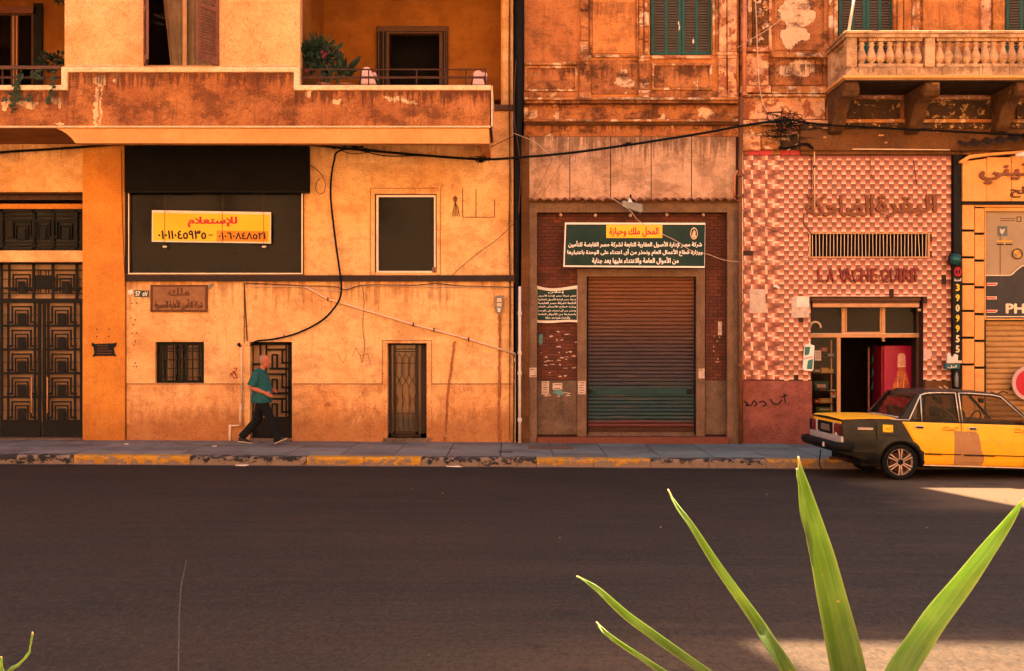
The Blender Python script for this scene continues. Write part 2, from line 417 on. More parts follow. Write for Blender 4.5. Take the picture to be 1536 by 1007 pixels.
M['fieldB'] = plaster('smooth_orange_stucco', (.60, .225, .060), (.46, .155, .040), (.23, .07, .024), streak=.6, crack=.35, mott=1.6, worm=.6, grime=.45, drips=[(Z(4), .8, .4)])
M['ledgeB'] = plaster('dirty_stucco_moulding', (.50, .20, .06), (.30, .09, .025), (.10, .034, .016), peel=(.82, .54, .34), peel_sc=5, peel_amt=.16, streak=.8, crack=.4, mott=2.6, grime=.7)
M['paleB'] = plaster('flaking_white_stucco', (.74, .42, .23), (.58, .23, .09), (.30, .085, .03), peel=(.32, .085, .028), peel_sc=3.6, peel_amt=.18, streak=.7, crack=.5, mott=3, grime=.5)
M['panel'] = plaster('pinkish_concrete_panel', (.54, .32, .20), (.44, .235, .135), (.18, .08, .04), grime=.45, drips=[(Z(205), .8, .7)], streak=.55, crack=.12, mott=2.2, grain=.12)
M['marble'] = plaster('grimy_brown_stone', (.20, .11, .062), (.13, .068, .038), (.07, .036, .022), peel=(.40, .26, .16), peel_amt=.02, streak=.4, crack=.3, mott=3.0, rough=.7)
M['slabstone'] = plaster('grey_brown_stone_slab', (.16, .095, .058), (.10, .058, .038), (.045, .026, .018), peel=(.33, .2, .12), peel_amt=.03, streak=.45, crack=.3, mott=4, rough=.7)
M['granite'] = simple('red_granite', (.15, .040, .024), .45, var=.5, sc=60)
M['frieze'] = plaster('sooty_peeling_frieze', (.075, .036, .016), (.045, .021, .011), (.02, .011, .007), peel=(.60, .33, .12), peel_sc=7, peel_amt=.145, streak=.3, crack=.4, mott=5)
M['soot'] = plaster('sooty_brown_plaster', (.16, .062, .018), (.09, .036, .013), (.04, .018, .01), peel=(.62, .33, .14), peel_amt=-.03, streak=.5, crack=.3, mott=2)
M['darkband'] = simple('dark_brown_paint', (.026, .011, .009), .6, var=.3, sc=14)
M['black'] = simple('black_paint', (.006, .005, .005), .6, var=.2, spec=.15)
M['blackbox'] = simple('black_fascia_board', (.0065, .0052, .0045), .85, var=.3, sc=5, spec=.08)
M['iron'] = simple('dark_wrought_iron', (.006, .0052, .0048), .6, .0, var=.3, sc=30, spec=.15)
M['rustiron'] = simple('rusty_iron', (.06, .022, .012), .75, .2, var=.6, sc=25)
M['wire'] = simple('black_cable_sheath', (.004, .0035, .0035), .7, spec=.12)
M['wirebrown'] = simple('brown_wire', (.07, .025, .012), .7)
M['wirepale'] = simple('pale_wire', (.55, .36, .24), .6)
M['conduit'] = simple('cream_conduit', (.70, .46, .29), .55, var=.3, sc=20)
M['whitepipe'] = simple('white_pipe', (.62, .50, .42), .5, var=.35, sc=12)
M['terrapipe'] = simple('terracotta_painted_pipe', (.50, .17, .08), .6, var=.5, sc=5)
M['rustpipe'] = simple('rust_brown_pipe', (.17, .06, .022), .65, var=.6, sc=6)
M['wood'] = simple('worn_brown_wood', (.095, .038, .019), .65, var=.5, sc=14)
M['woodpink'] = simple('faded_red_wood', (.19, .068, .038), .7, var=.5, sc=12)
M['woodpale'] = simple('pale_varnished_wood', (.50, .24, .10), .5, var=.35, sc=9)
M['alu'] = simple('pale_metal_frame', (.62, .47, .36), .4, .3, var=.3, sc=12)
M['white'] = simple('off_white_paint', (.72, .58, .48), .6, var=.25)
M['teal'] = simple('dark_green_shutter_paint', (.012, .062, .048), .55, var=.35, sc=20)
M['louvre'] = simple('dusty_louvre_paint', (.10, .075, .055), .7, var=.5, sc=30)
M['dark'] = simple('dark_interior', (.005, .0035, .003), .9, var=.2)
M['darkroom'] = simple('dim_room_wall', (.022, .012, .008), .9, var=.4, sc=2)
M['tileroof'] = simple('clay_awning_tile', (.26, .085, .04), .8, var=.6, sc=18)
M['darktile'] = simple('dark_awning_tile', (.05, .032, .024), .8, var=.6, sc=18)
M['lampgrey'] = simple('grey_metal_lamp', (.16, .15, .14), .45, .4)
M['bulb'] = simple('dusty_bulb', (.55, .38, .24), .25)
M['paper'] = simple('torn_paper', (.58, .43, .33), .85, var=.55, sc=55, dark=(.2, .1, .07))
M['pinkcloth'] = simple('pale_pink_cloth', (.60, .36, .31), .9, var=.3, sc=20)
M['leafdark'] = simple('dark_green_leaf', (.012, .024, .012), .6, var=.5, sc=9)
M['leafmid'] = simple('mid_green_leaf', (.026, .042, .016), .6, var=.5, sc=9)
M['flower'] = simple('pink_petal', (.20, .03, .06), .7)
M['clay'] = simple('clay_pot', (.28, .10, .05), .8)
M['rubber'] = simple('tyre_rubber', (.0045, .0042, .0042), .8, obj=True, spec=.15)
M['plaque'] = simple('copper_plaque', (.27, .115, .05), .6, .0, var=.5, sc=14)
M['plaquedark'] = simple('bronze_relief', (.10, .035, .018), .5, .3, var=.4, sc=30)
M['bluish'] = simple('enamel_number_plate', (.025, .055, .05), .4)
M['printwhite'] = simple('white_print', (.78, .68, .58), .6, var=.1)
M['printblack'] = simple('black_print', (.014, .012, .012), .6, var=.1)
M['printred'] = simple('crimson_print', (.48, .02, .03), .6, var=.15)
M['printyellow'] = simple('yellow_print', (.78, .47, .03), .6, var=.15)
M['signgreen'] = simple('green_sign_face', (.006, .027, .020), .6, var=.25, sc=3)
M['redspray'] = simple('red_spray_paint', (.30, .02, .03), .8)
M['letterpink'] = simple('dark_red_relief_letter', (.20, .030, .020), .6, var=.4, sc=20)
M['letterbrown'] = simple('brown_relief_letter', (.20, .062, .024), .6, var=.5, sc=20)
M['pinkdado'] = plaster('pink_painted_dado', (.30, .090, .060), (.22, .060, .040), (.10, .028, .02), grime=.3, peel=(.4, .19, .13), peel_amt=.0, streak=.3, crack=.3, mott=2, dirt_low=(.2, .4))
M['yclad'] = plaster('amber_cladding_panel', (.72, .34, .10), (.66, .28, .075), (.42, .16, .05), streak=.12, crack=.05, mott=1.2, grain=.1)
M['tan'] = simple('tan_window_film', (.33, .22, .13), .5, var=.25, sc=3)
M['sackcloth'] = simple('curtain_cloth', (.55, .40, .28), .9, var=.5, sc=6)
M['graffiti'] = simple('black_spray_paint', (.03, .012, .012), .8)

def glass(name, tint=(.008,.0065,.005), alpha=.55, rough=.06, spec=.10):
    """a pane you can partly see through: tinted transparent with a plain dielectric reflection"""
    g = G(name); tr = g.n.new('ShaderNodeBsdfTransparent'); tr.inputs[0].default_value = (1, .93, .84, 1); mx = g.n.new('ShaderNodeMixShader'); mx.inputs[0].default_value = alpha
    p = g.pos(); d = g.noise(p, 3, 5, .7)
    g.out(g.mix(g.step(d, .4, .8, 0, .5), tint, tuple(q*2.2 for q in tint)), g.step(d, .3, .8, rough, rough+.12), spec=spec)
    g.l.new(tr.outputs[0], mx.inputs[1]); g.l.new(g.b.outputs[0], mx.inputs[2]); g.l.new(mx.outputs[0], g.n['Material Output'].inputs[0]); return g.m
M['glass'] = glass('dark_window_glass')
M['glassblack'] = glass('black_window_glass', (.013,.010,.0075), .8)
M['brownfield'] = plaster('brown_stained_stucco', (.46, .165, .05), (.36, .115, .035), (.17, .055, .02), streak=.6, crack=.4, mott=1.3, worm=.5, grime=.5)
M['glassbrown'] = simple('brown_frosted_glass', (.38, .215, .115), .4, var=.6, sc=3.5, spec=.2)
M['cargl'] = glass('car_window_glass', (.006,.005,.0045), .22, .02, .30)

# asphalt
g = G('worn_asphalt'); p = g.pos()
c = g.mix(g.step(g.noise(g.map(p, (.25, 1.0, 1)), 1.1, 6, .6), .35, .7), (.0180, .0135, .0108), (.029, .0205, .0150))
c = g.mix(g.step(g.noise(g.map(p, (.12, 2.2, 1), (5, 0, 0)), 1.4, 6, .68), .42, .68, 0, .8), c, (.0105, .0085, .0075))
c = g.mix(g.step(g.noise(g.map(p, (.05, 5, 1), (2, 0, 0)), 1.2, 5, .7), .48, .64, 0, .5), c, (.036, .022, .015))
c = g.mix(g.step(g.noise(p, .55, 5, .6), .5, .72, 0, .55), c, (.042, .020, .0125))
c = g.mix(g.step(g.noise(p, 75, 3, .95), .50, .68, 0, .55), c, (.070, .052, .038)); c = g.mix(g.step(g.noise(p, 95, 3, .95), .48, .68, 0, .6), c, (.008, .007, .007))
c = g.mix(g.step(g.vor(g.map(p, (1, 1, 1)), 5.0, 'F1'), .0, .035, .75, 0), c, (.10, .08, .06))
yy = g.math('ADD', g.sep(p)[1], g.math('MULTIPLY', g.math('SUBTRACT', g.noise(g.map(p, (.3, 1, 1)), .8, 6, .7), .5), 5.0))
c = g.mix(g.math('MULTIPLY', g.step(yy, -17.2, -13.6, .8, 0), g.step(g.sep(p)[0], -2.2, 1.6)), c, (.085, .053, .031)); c = g.mix(g.math('MULTIPLY', g.step(g.sep(p)[0], -1, -5, 0, .55), g.step(g.sep(p)[1], -8, -13)), c, (.0145, .0135, .0125))  # near right: paler orange tone paints extra sunlight into the road patch
c = g.mix(g.step(g.noise(g.map(p, (1, .6, 1), (3, 3, 0)), 19, 4, .95), .42, .62, 0, .55), c, (.006, .0052, .0048)); c = g.mix(g.step(g.noise(g.map(p, (1, .6, 1), (8, 3, 0)), 23, 4, .95), .50, .66, 0, .45), c, (.060, .045, .034)); xd = g.math('ADD', g.sep(p)[0], g.math('MULTIPLY', g.noise(p, .7, 5, .7), 2.5)); c = g.mix(g.math('MULTIPLY', g.step(xd, 6.0, 7.6, 0, .8), g.step(g.sep(p)[1], -8.6, -7.6)), c, (.085, .053, .031))  # last mix: orange tone paints sunlight into the wedge by the taxi
c = g.mix(g.step(g.vor(g.warp(g.map(p, (.5, 1, 1)), 1.1, .5), .9, 'F1'), .05, .13, .45, 0), c, (.010, .0085, .008))
cr = g.vor(g.warp(g.map(p, (.35, .8, 1)), 1.3, .8), .42); c = g.mix(g.math('MULTIPLY', g.step(cr, 0, .004, 1, 0), .6), c, (.012, .01, .01))
n = g.bump(g.noise(p, 150, 3, .85), .5, .006); n = g.bump(g.noise(p, 3, 5), .2, .02, n)
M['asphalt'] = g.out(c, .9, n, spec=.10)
# pavement slabs
g = G('grey_paving_slab'); p = g.pos()
c = g.mix(g.step(g.noise(p, 2.2, 6, .65), .35, .7), (.195, .170, .150), (.145, .130, .118)); c = g.mix(g.step(g.sep(p)[0], -3.0, 5.0, 0, .75), c, (.105, .16, .145))
c = g.mix(g.step(g.rnd(), 0, 1, 0, .55), c, (.075, .065, .058)); c = g.mix(g.step(g.noise(g.warp(p, 2, .3), 1.1, 6, .7), .5, .66, 0, .5), c, (.07, .05, .04)); c = g.mix(g.step(g.noise(p, 60, 3, .8), .5, .7, 0, .3), c, (.07, .055, .045))
M['slab'] = g.out(c, .85, g.bump(g.noise(p, 45, 4), .3, .004), spec=.25)
# kerb stones
def kerb(name, col, wear):
    g = G(name); p = g.pos(); q = g.warp(p, 14, .05); nz = g.noise(g.map(q, (1, 1, 1.6)), 6.5, 6, .72); z = g.sep(p)[2]
    stone = g.mix(g.noise(p, 9, 5, .7), (.13, .085, .06), (.22, .155, .11))
    m = g.step(g.math('ADD', nz, g.math('MULTIPLY', g.step(z, -.02, .16), .16)), wear, wear+.015)
    c = g.mix(m, stone, g.mix(g.step(g.noise(p, 4, 5), .4, .7, 0, .5), col, tuple(k*.45 for k in col)))
    return g.out(c, .85, g.bump(g.math('ADD', m, nz), .4, .006), spec=.2)
M['kerby'] = kerb('worn_yellow_kerb_paint', (.42, .195, .016), .60)
M['kerbk'] = kerb('worn_black_kerb_paint', (.022, .02, .02), .62)
# red brick cladding
g = G('thin_red_brick'); p = g.pos(); c = g.mix(g.rnd(), (.14, .036, .018), (.07, .022, .013)); c = g.mix(g.step(g.noise(p, 5, 5), .4, .75, 0, .5), c, (.07, .022, .015))
c = g.mix(g.step(g.noise(g.map(p, (1,1,2.5)), 30, 4, .7), .66, .68), c, (.6, .4, .28)) if False else c
M['brick'] = g.out(c, .8, g.bump(g.noise(p, 50, 4), .3, .004), spec=.25)
M['mortar'] = simple('dark_mortar', (.045, .02, .014), .9)
# pink woven-look tile: printed gradient along each tile (UV v)
g = G('pink_gradient_tile'); p = g.pos(); v = g.sep(g.uv())[1]
dk = g.mix(g.noise(p, 2.1, 3), (.20, .024, .014), (.13, .020, .009)); lt = g.mix(g.noise(p, 3.3, 3), (.72, .22, .14), (.60, .17, .075))
c = g.mix(g.step(v, .12, .95), dk, lt); c = g.mix(g.step(v, .68, 1.0, 0, .9), c, (.90, .60, .43))
c = g.mix(g.step(g.noise(g.warp(g.map(p, (1.4,1,.7)), 3, .2), 1.9, 6, .72), .48, .64, 0, .38), c, (.13, .040, .022)); c = g.mix(g.step(g.noise(p, 42, 2, .9), .45, .7, 0, .3), c, (.10, .03, .02)); M['pinktile'] = g.out(c, .38, g.bump(g.noise(p, 60, 3), .15, .003), spec=.45)
M['redtile'] = simple('red_strip_tile', (.42, .02, .03), .4, var=.5, sc=15)
# roller shutter with faded painted bands
g = G('banded_roller_shutter'); p = g.pos(); z = g.math('ADD', g.sep(p)[2], g.math('MULTIPLY', g.math('SUBTRACT', g.noise(g.map(p, (.8, 1, 6)), 1.5, 5), .5), .28))
c = g.mix(g.step(z, Z(540), Z(420)), (.075, .030, .018), (.15, .050, .016)); c = g.mix(g.math('MULTIPLY', g.step(z, Z(548), Z(478), 1, 0), .7), c, (.030, .026, .032))
c = g.mix(g.math('MULTIPLY', g.step(z, Z(600), Z(555), 1, 0), .85), c, (.012, .040, .038)); c = g.mix(g.step(z, Z(637), Z(627), 1, 0), c, (.10, .022, .016))
c = g.mix(g.step(g.noise(g.map(p, (1.2, 1, 9)), 3.5, 6, .7), .5, .72, 0, .6), c, (.022, .014, .011)); c = g.mix(g.step(g.noise(g.map(p, (.4,1,14)), 3, 4), .55, .75, 0, .35), c, (.30, .13, .05))
M['shutter'] = g.out(c, .6, g.bump(g.noise(p, 40, 3), .2, .003), spec=.3)
M['shuttery'] = simple('tan_roller_shutter', (.42, .22, .075), .55, var=.35, sc=6)
# foreground leaf
g = G('sunlit_strap_leaf'); uvs = g.sep(g.uv()); ob = g.obj()
vein = g.noise(g.map(g.uv(), (34, .9, 1)), 2.0, 4, .7)
c = g.mix(g.step(vein, .40, .62), (.035, .105, .008), (.11, .22, .02)); c = g.mix(g.step(g.noise(g.map(g.uv(), (9, .5, 1)), 2.0, 2), .4, .65, 0, .5), c, (.17, .27, .03)); c = g.mix(g.step(g.noise(ob, 16, 5, .6), .45, .75, 0, .6), c, (.16, .27, .025))
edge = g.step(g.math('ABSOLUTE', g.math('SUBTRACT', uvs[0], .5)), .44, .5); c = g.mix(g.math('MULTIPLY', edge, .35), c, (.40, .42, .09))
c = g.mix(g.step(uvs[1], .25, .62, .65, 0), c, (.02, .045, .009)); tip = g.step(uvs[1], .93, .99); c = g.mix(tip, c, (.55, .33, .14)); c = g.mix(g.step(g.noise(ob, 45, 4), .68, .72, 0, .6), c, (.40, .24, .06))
g.out(c, .42, g.bump(vein, .4, .002), spec=.4)
tl = g.n.new('ShaderNodeBsdfTranslucent'); g.set(tl.inputs[0], g.mix(g.step(uvs[1], .25, .9, .08, .5), c, (.26, .46, .012))); mx = g.n.new('ShaderNodeMixShader'); mx.inputs[0].default_value = .5
g.l.new(g.b.outputs[0], mx.inputs[1]); g.l.new(tl.outputs[0], mx.inputs[2]); g.l.new(mx.outputs[0], g.n['Material Output'].inputs[0]); M['leaf'] = g.m
# ------------------------------------------------------------------ street (setting)
def sheet(mb, x0, x1, y0, y1, z, nx=24):
    for i in range(nx):
        a = x0+(x1-x0)*i/nx; b = x0+(x1-x0)*(i+1)/nx
        mb.add([(a,y0,z+GZ(a)),(b,y0,z+GZ(b)),(b,y1,z+GZ(b)),(a,y1,z+GZ(a))], [(0,1,2,3)])
KY = -3.2
gm = simple('dry_ground', (.16, .12, .09), .95, var=.3)
b = MB(); b.box(-400, 400, -400, 400, -1.2, -1.0); struct(b, 'ground', gm)
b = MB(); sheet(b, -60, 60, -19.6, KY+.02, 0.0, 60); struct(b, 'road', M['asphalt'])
b = MB()                                                             # bed under the slabs
for i in range(60):
    a = -60+i*2; b.add([(a,KY+.28,.131+GZ(a)),(a+2,KY+.28,.131+GZ(a+2)),(a+2,1.2,.131+GZ(a+2)),(a,1.2,.131+GZ(a))], [(0,1,2,3)])
pave = struct(b, 'pavement', M['mortar'])
# slabs that can be told apart
rr = random.Random(3)
xs = -11.7; SL = .46
slabm = {}
cols = int(23.4/.92)
rows = [(KY+.285, KY+1.0), (KY+1.005, KY+1.74), (KY+1.745, KY+2.48), (KY+2.485, KY+3.195)]
for r_, (ya, yb) in enumerate(rows):
    w, d = .92, yb-ya
    key = round(d, 3)
    if key not in slabm:
        m_ = MB(); m_.box(-w/2+.009, w/2-.009, -d/2+.010, d/2-.010, -.03, 0); slabm[key] = m_.mesh('paving_slab', M['slab'])
    for k in range(cols+1):
        x = xs + k*w + (r_ % 2)*.0; y = (ya+yb)/2
        inst('paving_slab', slabm[key], (x, y, .14+GZ(x)+rr.uniform(-.0025, .0025)), pave, (rr.uniform(-.003,.003), math.atan(.006)+rr.uniform(-.002,.002), 0))
b = MB()
for x0, x1 in ((-60, -12.2), (12.3, 60)): sheet(b, x0, x1, KY+.28, 0, .14, 20)
b.build('paving_beyond', M['slab'], pave)
b = MB(); b.box(-60, -12, KY, KY+.28, -.3, .2); b.box(13.6, 60, KY, KY+.28, -.3, .06); kerb_o = struct(b, 'kerb', M['kerbk'])
rr = random.Random(5)
def kx(px): return (px-CX)*(CD+KY)/S
edges = [-62, 110, 285, 460, 632, 805, 976, 1150, 1325, 1498, 1671]
for i in range(len(edges)-1):
    x0, x1 = kx(edges[i]), kx(edges[i+1])
    for h_ in range(2):
        a, c_ = x0+(x1-x0)*h_/2, x0+(x1-x0)*(h_+1)/2; gap = .002 if h_ == 0 else .006
        m_ = MB(); L = (c_-a)/2-gap; dy = rr.uniform(-.006, .006); dz = rr.uniform(-.006, .004)
        m_.prismx([(0+dy, -.25), (0+dy, .105+dz), (.012+dy, .138+dz), (.03+dy, .15+dz), (.278, .15+dz), (.278, -.25)], -L, L)
        inst('kerb_stone', m_.mesh('kerb_stone', M['kerby'] if i % 2 else M['kerbk']), ((a+c_)/2, KY, GZ((a+c_)/2)), kerb_o, (0, math.atan(.006), 0))
# gutter line and small litter
b = MB(); gmat = simple('gutter_dust', (.15, .085, .055), .95, var=.6, sc=14)
for i in range(60):
    a = -12+i*.45; w1 = .13+.09*mnoise.noise((a*1.7, 0, 0)); w2 = .13+.09*mnoise.noise(((a+.45)*1.7, 0, 0))
    b.add([(a,KY-w1,.004+GZ(a)),(a+.45,KY-w2,.004+GZ(a+.45)),(a+.45,KY+.01,.004+GZ(a+.45)),(a,KY+.01,.004+GZ(a))], [(0,1,2,3)])
struct(b, 'gutter', gmat)
def litter(px, py, y, w, label):
    x = X(px, y); z = GZ(x)+(.006 if y < KY else .143); m_ = MB()
    pl = [(a, c) for a, c in jag(0, 0, w, w*.5, 9, .4, px)]
    v = [(x+a, y+c, z+.004+.012*abs(math.sin(k*2.1))) for k, (a, c) in enumerate(pl)]; n = len(v)
    m_.add(v+[(p[0], p[1], z) for p in v], [tuple(range(n)), tuple(range(2*n-1, n-1, -1))]+[(k, n+k, n+(k+1) % n, (k+1) % n) for k in range(n)])
    tag(m_.build('paper_scrap', M['white']), label, 'litter', 'scraps of litter along the kerb')
litter(363, 700, KY-.12, .10, 'long pale scrap of litter in the gutter below the walking man')
litter(683, 700, KY-.1, .10, 'small pale scrap of litter in the gutter below the yellow and black kerb joint')
litter(190, 672, -1.0, .03, 'tiny white crumb of litter on the pavement left of the walking man')
litter(322, 674, -1.3, .035, 'small white crumb of litter on the pavement just behind the walking man')
b = MB(); rr = random.Random(77)
for k in range(22):
    x = rr.uniform(-9, 8); y = rr.uniform(-16, KY-.3); w = rr.uniform(.006, .022); b.add([(x-w,y-w,.001+GZ(x)),(x+w,y-w*.6,.001+GZ(x)),(x+w*.3,y+w,.001+GZ(x)),(x,y,w*.8+GZ(x))], [(0,1,3),(1,2,3),(2,0,3)])
tag(b.build('road_grit', M['slabstone'], kind='stuff'), 'pale chips and crumbs scattered over the asphalt', 'grit')
sm = simple('pale_tar_seam', (.075, .052, .038), .9, var=.6, sc=6)
def seam(name, pts, w):
    mb = MB()
    for (x0, y0), (x1, y1) in zip(pts, pts[1:]):
        d = Vector((x1-x0, y1-y0, 0)).normalized(); n = Vector((-d.y, d.x, 0))*w/2
        mb.add([(x0+n.x, y0+n.y, .004+GZ(x0)), (x0-n.x, y0-n.y, .004+GZ(x0)), (x1-n.x, y1-n.y, .004+GZ(x1)), (x1+n.x, y1+n.y, .004+GZ(x1))], [(0,1,2,3)])
    struct(mb, name, sm)
seam('road_seam', [(-3.17, -12.0), (-2.9, -13.2), (-2.62, -14.3), (-2.18, -15.95), (-1.9, -17)], .009)
seam('road_seam', [(2.4, -7.0), (4.4, -8.3), (6.2, -9.2), (9, -10.8)], .012)
# iron covers in the pavement
b = MB(); x = X(825, -.9); b.box(x-.42, x+.42, -1.45, -.75, .13+GZ(x), .147+GZ(x)); struct(b, 'pavement_hatch', M['slabstone'])
b = MB(); x = X(758, -2); b.box(x-.13, x+.13, -2.1, -1.95, .13+GZ(x), .146+GZ(x)); struct(b, 'pavement_valve_cover', M['iron'])
# near side: kerb, pavement, sunlit houses opposite (out of frame; they bounce the daylight)
b = MB(); b.box(-60, 60, -20, -19.6, -.3, .15); struct(b, 'near_kerb', M['slabstone'])
b = MB(); b.box(-60, 60, -34, -20, -.3, .14); struct(b, 'near_pavement', simple('near_paving', (.46, .38, .29), .9, var=.15))
opp = thing('unseen_bounce_block', 'unseen sunlit cream block across the street behind the viewpoint, there to bounce daylight', 'building', (0, -30, .14))
mo = plaster('cream_bounce_block_plaster', (.72, .50, .30), (.66, .42, .24), (.4, .22, .12), streak=.3)
b = MB(); b.box(-45, 45, -42, -30, -.3, 19); b.build('wall', mo, opp)
wm = MB(); wm.box(-.55, .55, -.04, .05, 0, 1.7); wme = wm.mesh('window', M['wood'])
for fl in range(4):
    for k in range(26): inst('window', wme, (-43+k*3.4, -30, 3.2+fl*3.6), opp)
# ------------------------------------------------------------------ building A: orange plaster house on the left
A = thing('plaster_house', 'orange plaster house on the left with projecting upper bay, loggia and geometric iron gate', 'building', (X(385), 0, .14))
XL = -90                                                              # left of frame
BY = -1.85                                                            # face of the bay
holes = [(XL-5, 124, 288, 372+4), (XL-5, 124, 393, 690), (187+3, 453, 288, 411), (562, 655, 291, 409), (233, 306, 513, 575), (375, 438, 513, 657), (581, 640, 515, 657)]
b = MB(); b.wall(XL, 770, 205, 690, 0, .42, holes); b.build('wall', M['wallA'], A)
# plinth layer with scored joint
for q in ((190,366),(438.5,574),(647,749),(752,769)):
    b = MB(); b.wall(q[0], q[1], 577, 690, -.022, .021); b.build('plinth', M['wallA_dado'], A, bevel=.004)
b = MB(); b.wall(124.2, 187, 205, 690, -.07, .069); b.build('pilaster', M['pilaster'], A, bevel=.008)
# raised surround of the narrow door
b = MB(); b.wall(574, 647, 511.5, 690, -.035, .034, [(581, 640, 515, 690)]); b.build('door_surround', M['wallA_dado'], A, bevel=.003)
b = MB(); b.wall(556, 660, 283, 411.5, -.03, .029, [(562, 655, 291, 412)]); b.build('window_surround', M['wallA'], A, bevel=.003)
b = MB(); b.pb(188, 769.5, 413, 422, -.075, 0.02); b.build('string_course', M['darkband'], A, bevel=.004)
for q in ((190,366,576.2),(438.5,574,576.2),(647,769,576.2)):
    b = MB(); b.pb(q[0], q[1], q[2]-.7, q[2]+.6, -.0035, 0); b.build('joint_line', M['rustpipe'], A)
for q in ((188.5,412,690),(189.2,424,690)):
    b = MB(); b.pb(q[0]-.5, q[0]+.4, q[1], q[2], -.004, 0); b.build('joint_line', M['rustpipe'], A)
for q in ((556,657,282.2,283),(555.2,556,282.2,412),(660,660.8,282.2,412),(573.2,574,511,662),(647,647.8,511,662),(573.2,647.8,510.4,511.3)):
    b = MB(); b.pb(*q, -.0045, 0); b.build('joint_line', M['rustpipe'], A)
# scored panel and scars on the wall
b = MB()
for (x0, y0, x1, y1) in ((694,283,694,326),(694,326,742,326),(742,326,742,300),(714,284,714,327)): b.bar((X(x0), -.003, Z(y0)), (X(x1), -.003, Z(y1)), .012, .008)
b.build('scored_panel', M['rustiron'], A)
scar = plaster('raked_scar', (.40, .14, .045), (.26, .08, .03), (.09, .03, .015), peel=(.62, .36, .17), peel_amt=.05, streak=.6, mott=6)
def rough_strip(pts, w, y, name, mat, par, d=.012, seed=1):
    rr = random.Random(seed); mb = MB(); N = 26; L = []; Rr = []
    for k in range(N+1):
        t = k/N*(len(pts)-1); i = min(int(t), len(pts)-2); f = t-i
        x = X(pts[i][0]+(pts[i+1][0]-pts[i][0])*f, y); z = Z(pts[i][1]+(pts[i+1][1]-pts[i][1])*f, y)
        L.append((x-w/2+rr.uniform(-.25, .25)*w, z)); Rr.append((x+w/2+rr.uniform(-.25, .25)*w, z))
    mb.prism(L+Rr[::-1], y-d, y+.002); return mb.build(name, mat, par)
rough_strip([(682,512),(672,590),(667,662)], .045, -.0225, 'wall_scar', scar, A, seed=2)
rough_strip([(750,472),(749,560),(748,662)], .05, -.0225, 'wall_scar', scar, A, seed=3)
for k, (cx, cy, rx, rz) in enumerate([(492,607,.05,.05),(283,528,.03,.02),(520,540,.15,.02)]):
    if k < 1:
        b = MB(); b.prism(jag(X(cx), Z(cy), rx, rz, 16, .5, k+3), -.03, -.0215); b.build('wall_chip', scar, A)
# drilled holes left of the grille window
b = MB()
for (hx, hy) in ((198,455),(205,455),(198,500),(205,500),(203,480),(200,487),(203,545),(201,550),(205,550),(147,494),(165,494),(147,505),(165,505),(196,477),(203,512),(201,518),(426,503),(353,381)):
    b.lathe(0, 0, [(0.0,0),(0.011,0)], 6) if False else b.box(X(hx)-.012, X(hx)+.012, -.072 if hx < 187 else -.003, .0, Z(hy)-.012, Z(hy)+.012)
b.build('drill_holes', M['dark'], A, kind='stuff')

# the solid mass behind and above (keeps the sky out; unseen height shaped to shade the road)
b = MB(); b.box(-30, 0.02, 3.2, 14, -.3, 9.2); b.box(-30, .20, 0.0, 14, 9.2, 27.4)
b.box(-30, X(-130, BY)-.01, -1.85, 3.2, 5.72, 9.2); b.box(-30, X(XL)-.01, .01, 3.2, -.3, 5.7); b.box(-30, X(735, BY), BY+.02, -.001, 9.0, 19.8)
b.build('upper_shade_mass', M['bay'], A)
b = MB(); sk = SUN_DIR.x/-SUN_DIR.y; b.add([(x, y, z) for z in (27.4, 32.5) for x, y in ((-30,.5),(-3.2,.5),(-3.2-sk*13,13.5),(-30,13.5))], [(0,3,2,1),(4,5,6,7),(0,1,5,4),(1,2,6,5),(2,3,7,6),(3,0,4,7)]); b.build('roof_shade_mass', M['bay'], A)  # unseen top block, added with a slanted side to shape the road's shade
b = MB(); b.box(-.22, .02, .42, 3.2, -.3, 9.2); b.build('party_wall', M['bay'], A); b = MB(); b.box(.021, X(786)-.001, .9, 1.2, -.3, 7.3); b.build('gap_filler', M['dark'], A)  # dark filler added in the gap to block the bright sky slit
b = MB(); b.box(-30, -.22, .42, 3.2, Z(205)+.0, Z(205)+.15); b.build('floor_slab', M['soffit'], A)

# bay / balcony box at first floor
zt = lambda py: Z(py, BY)
xr = X(735, BY); xl = X(XL-40, BY)
b = MB()                                                              # parapet face with stepped top
px = lambda v: X(v, BY)
poly = [(px(-130), zt(190)), (px(735), zt(190)), (px(735), zt(135)), (px(441), zt(135)), (px(441), zt(109)), (px(102), zt(109)), (px(102), zt(136)), (px(-130), zt(136))]
b.prism(poly, BY, BY+.12); b.build('parapet', M['parapet'], A)
b = MB(); b.box(px(735)-.12, px(735)-.001, BY+.12, -.001, zt(190), zt(135)); b.build('parapet_return', M['parapet'], A)
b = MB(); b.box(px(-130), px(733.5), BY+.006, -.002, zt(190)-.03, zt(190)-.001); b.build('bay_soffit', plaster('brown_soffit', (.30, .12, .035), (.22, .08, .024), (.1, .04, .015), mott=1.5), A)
yb2 = BY+.02; cvx = [(75,190.5),(84,192.5),(93,196.5),(101,201.5),(108,208),(113,215)]
b = MB(); b.prism([(X(p, yb2), Z(q, yb2)) for p, q in cvx+[(733.5,215.5),(733.5,190.5)]], yb2, yb2+.22); b.box(px(733.5)-.14, px(733.5), yb2+.22, -.003, Z(215.5, yb2), zt(190)-.031); b.build('edge_beam', M['soffit'], A)
b = MB(); b.box(px(-130), px(735.5), BY-.012, BY+.05, zt(191.5), zt(189.2)); b.build('drip_edge', M['coping'], A)
b = MB(); b.box(px(-130), px(735)-.12, BY+.12, -.001, zt(140), zt(136.5)); b.build('balcony_floor', M['slabstone'], A)
b = MB()                                                              # coping, one stepped strip
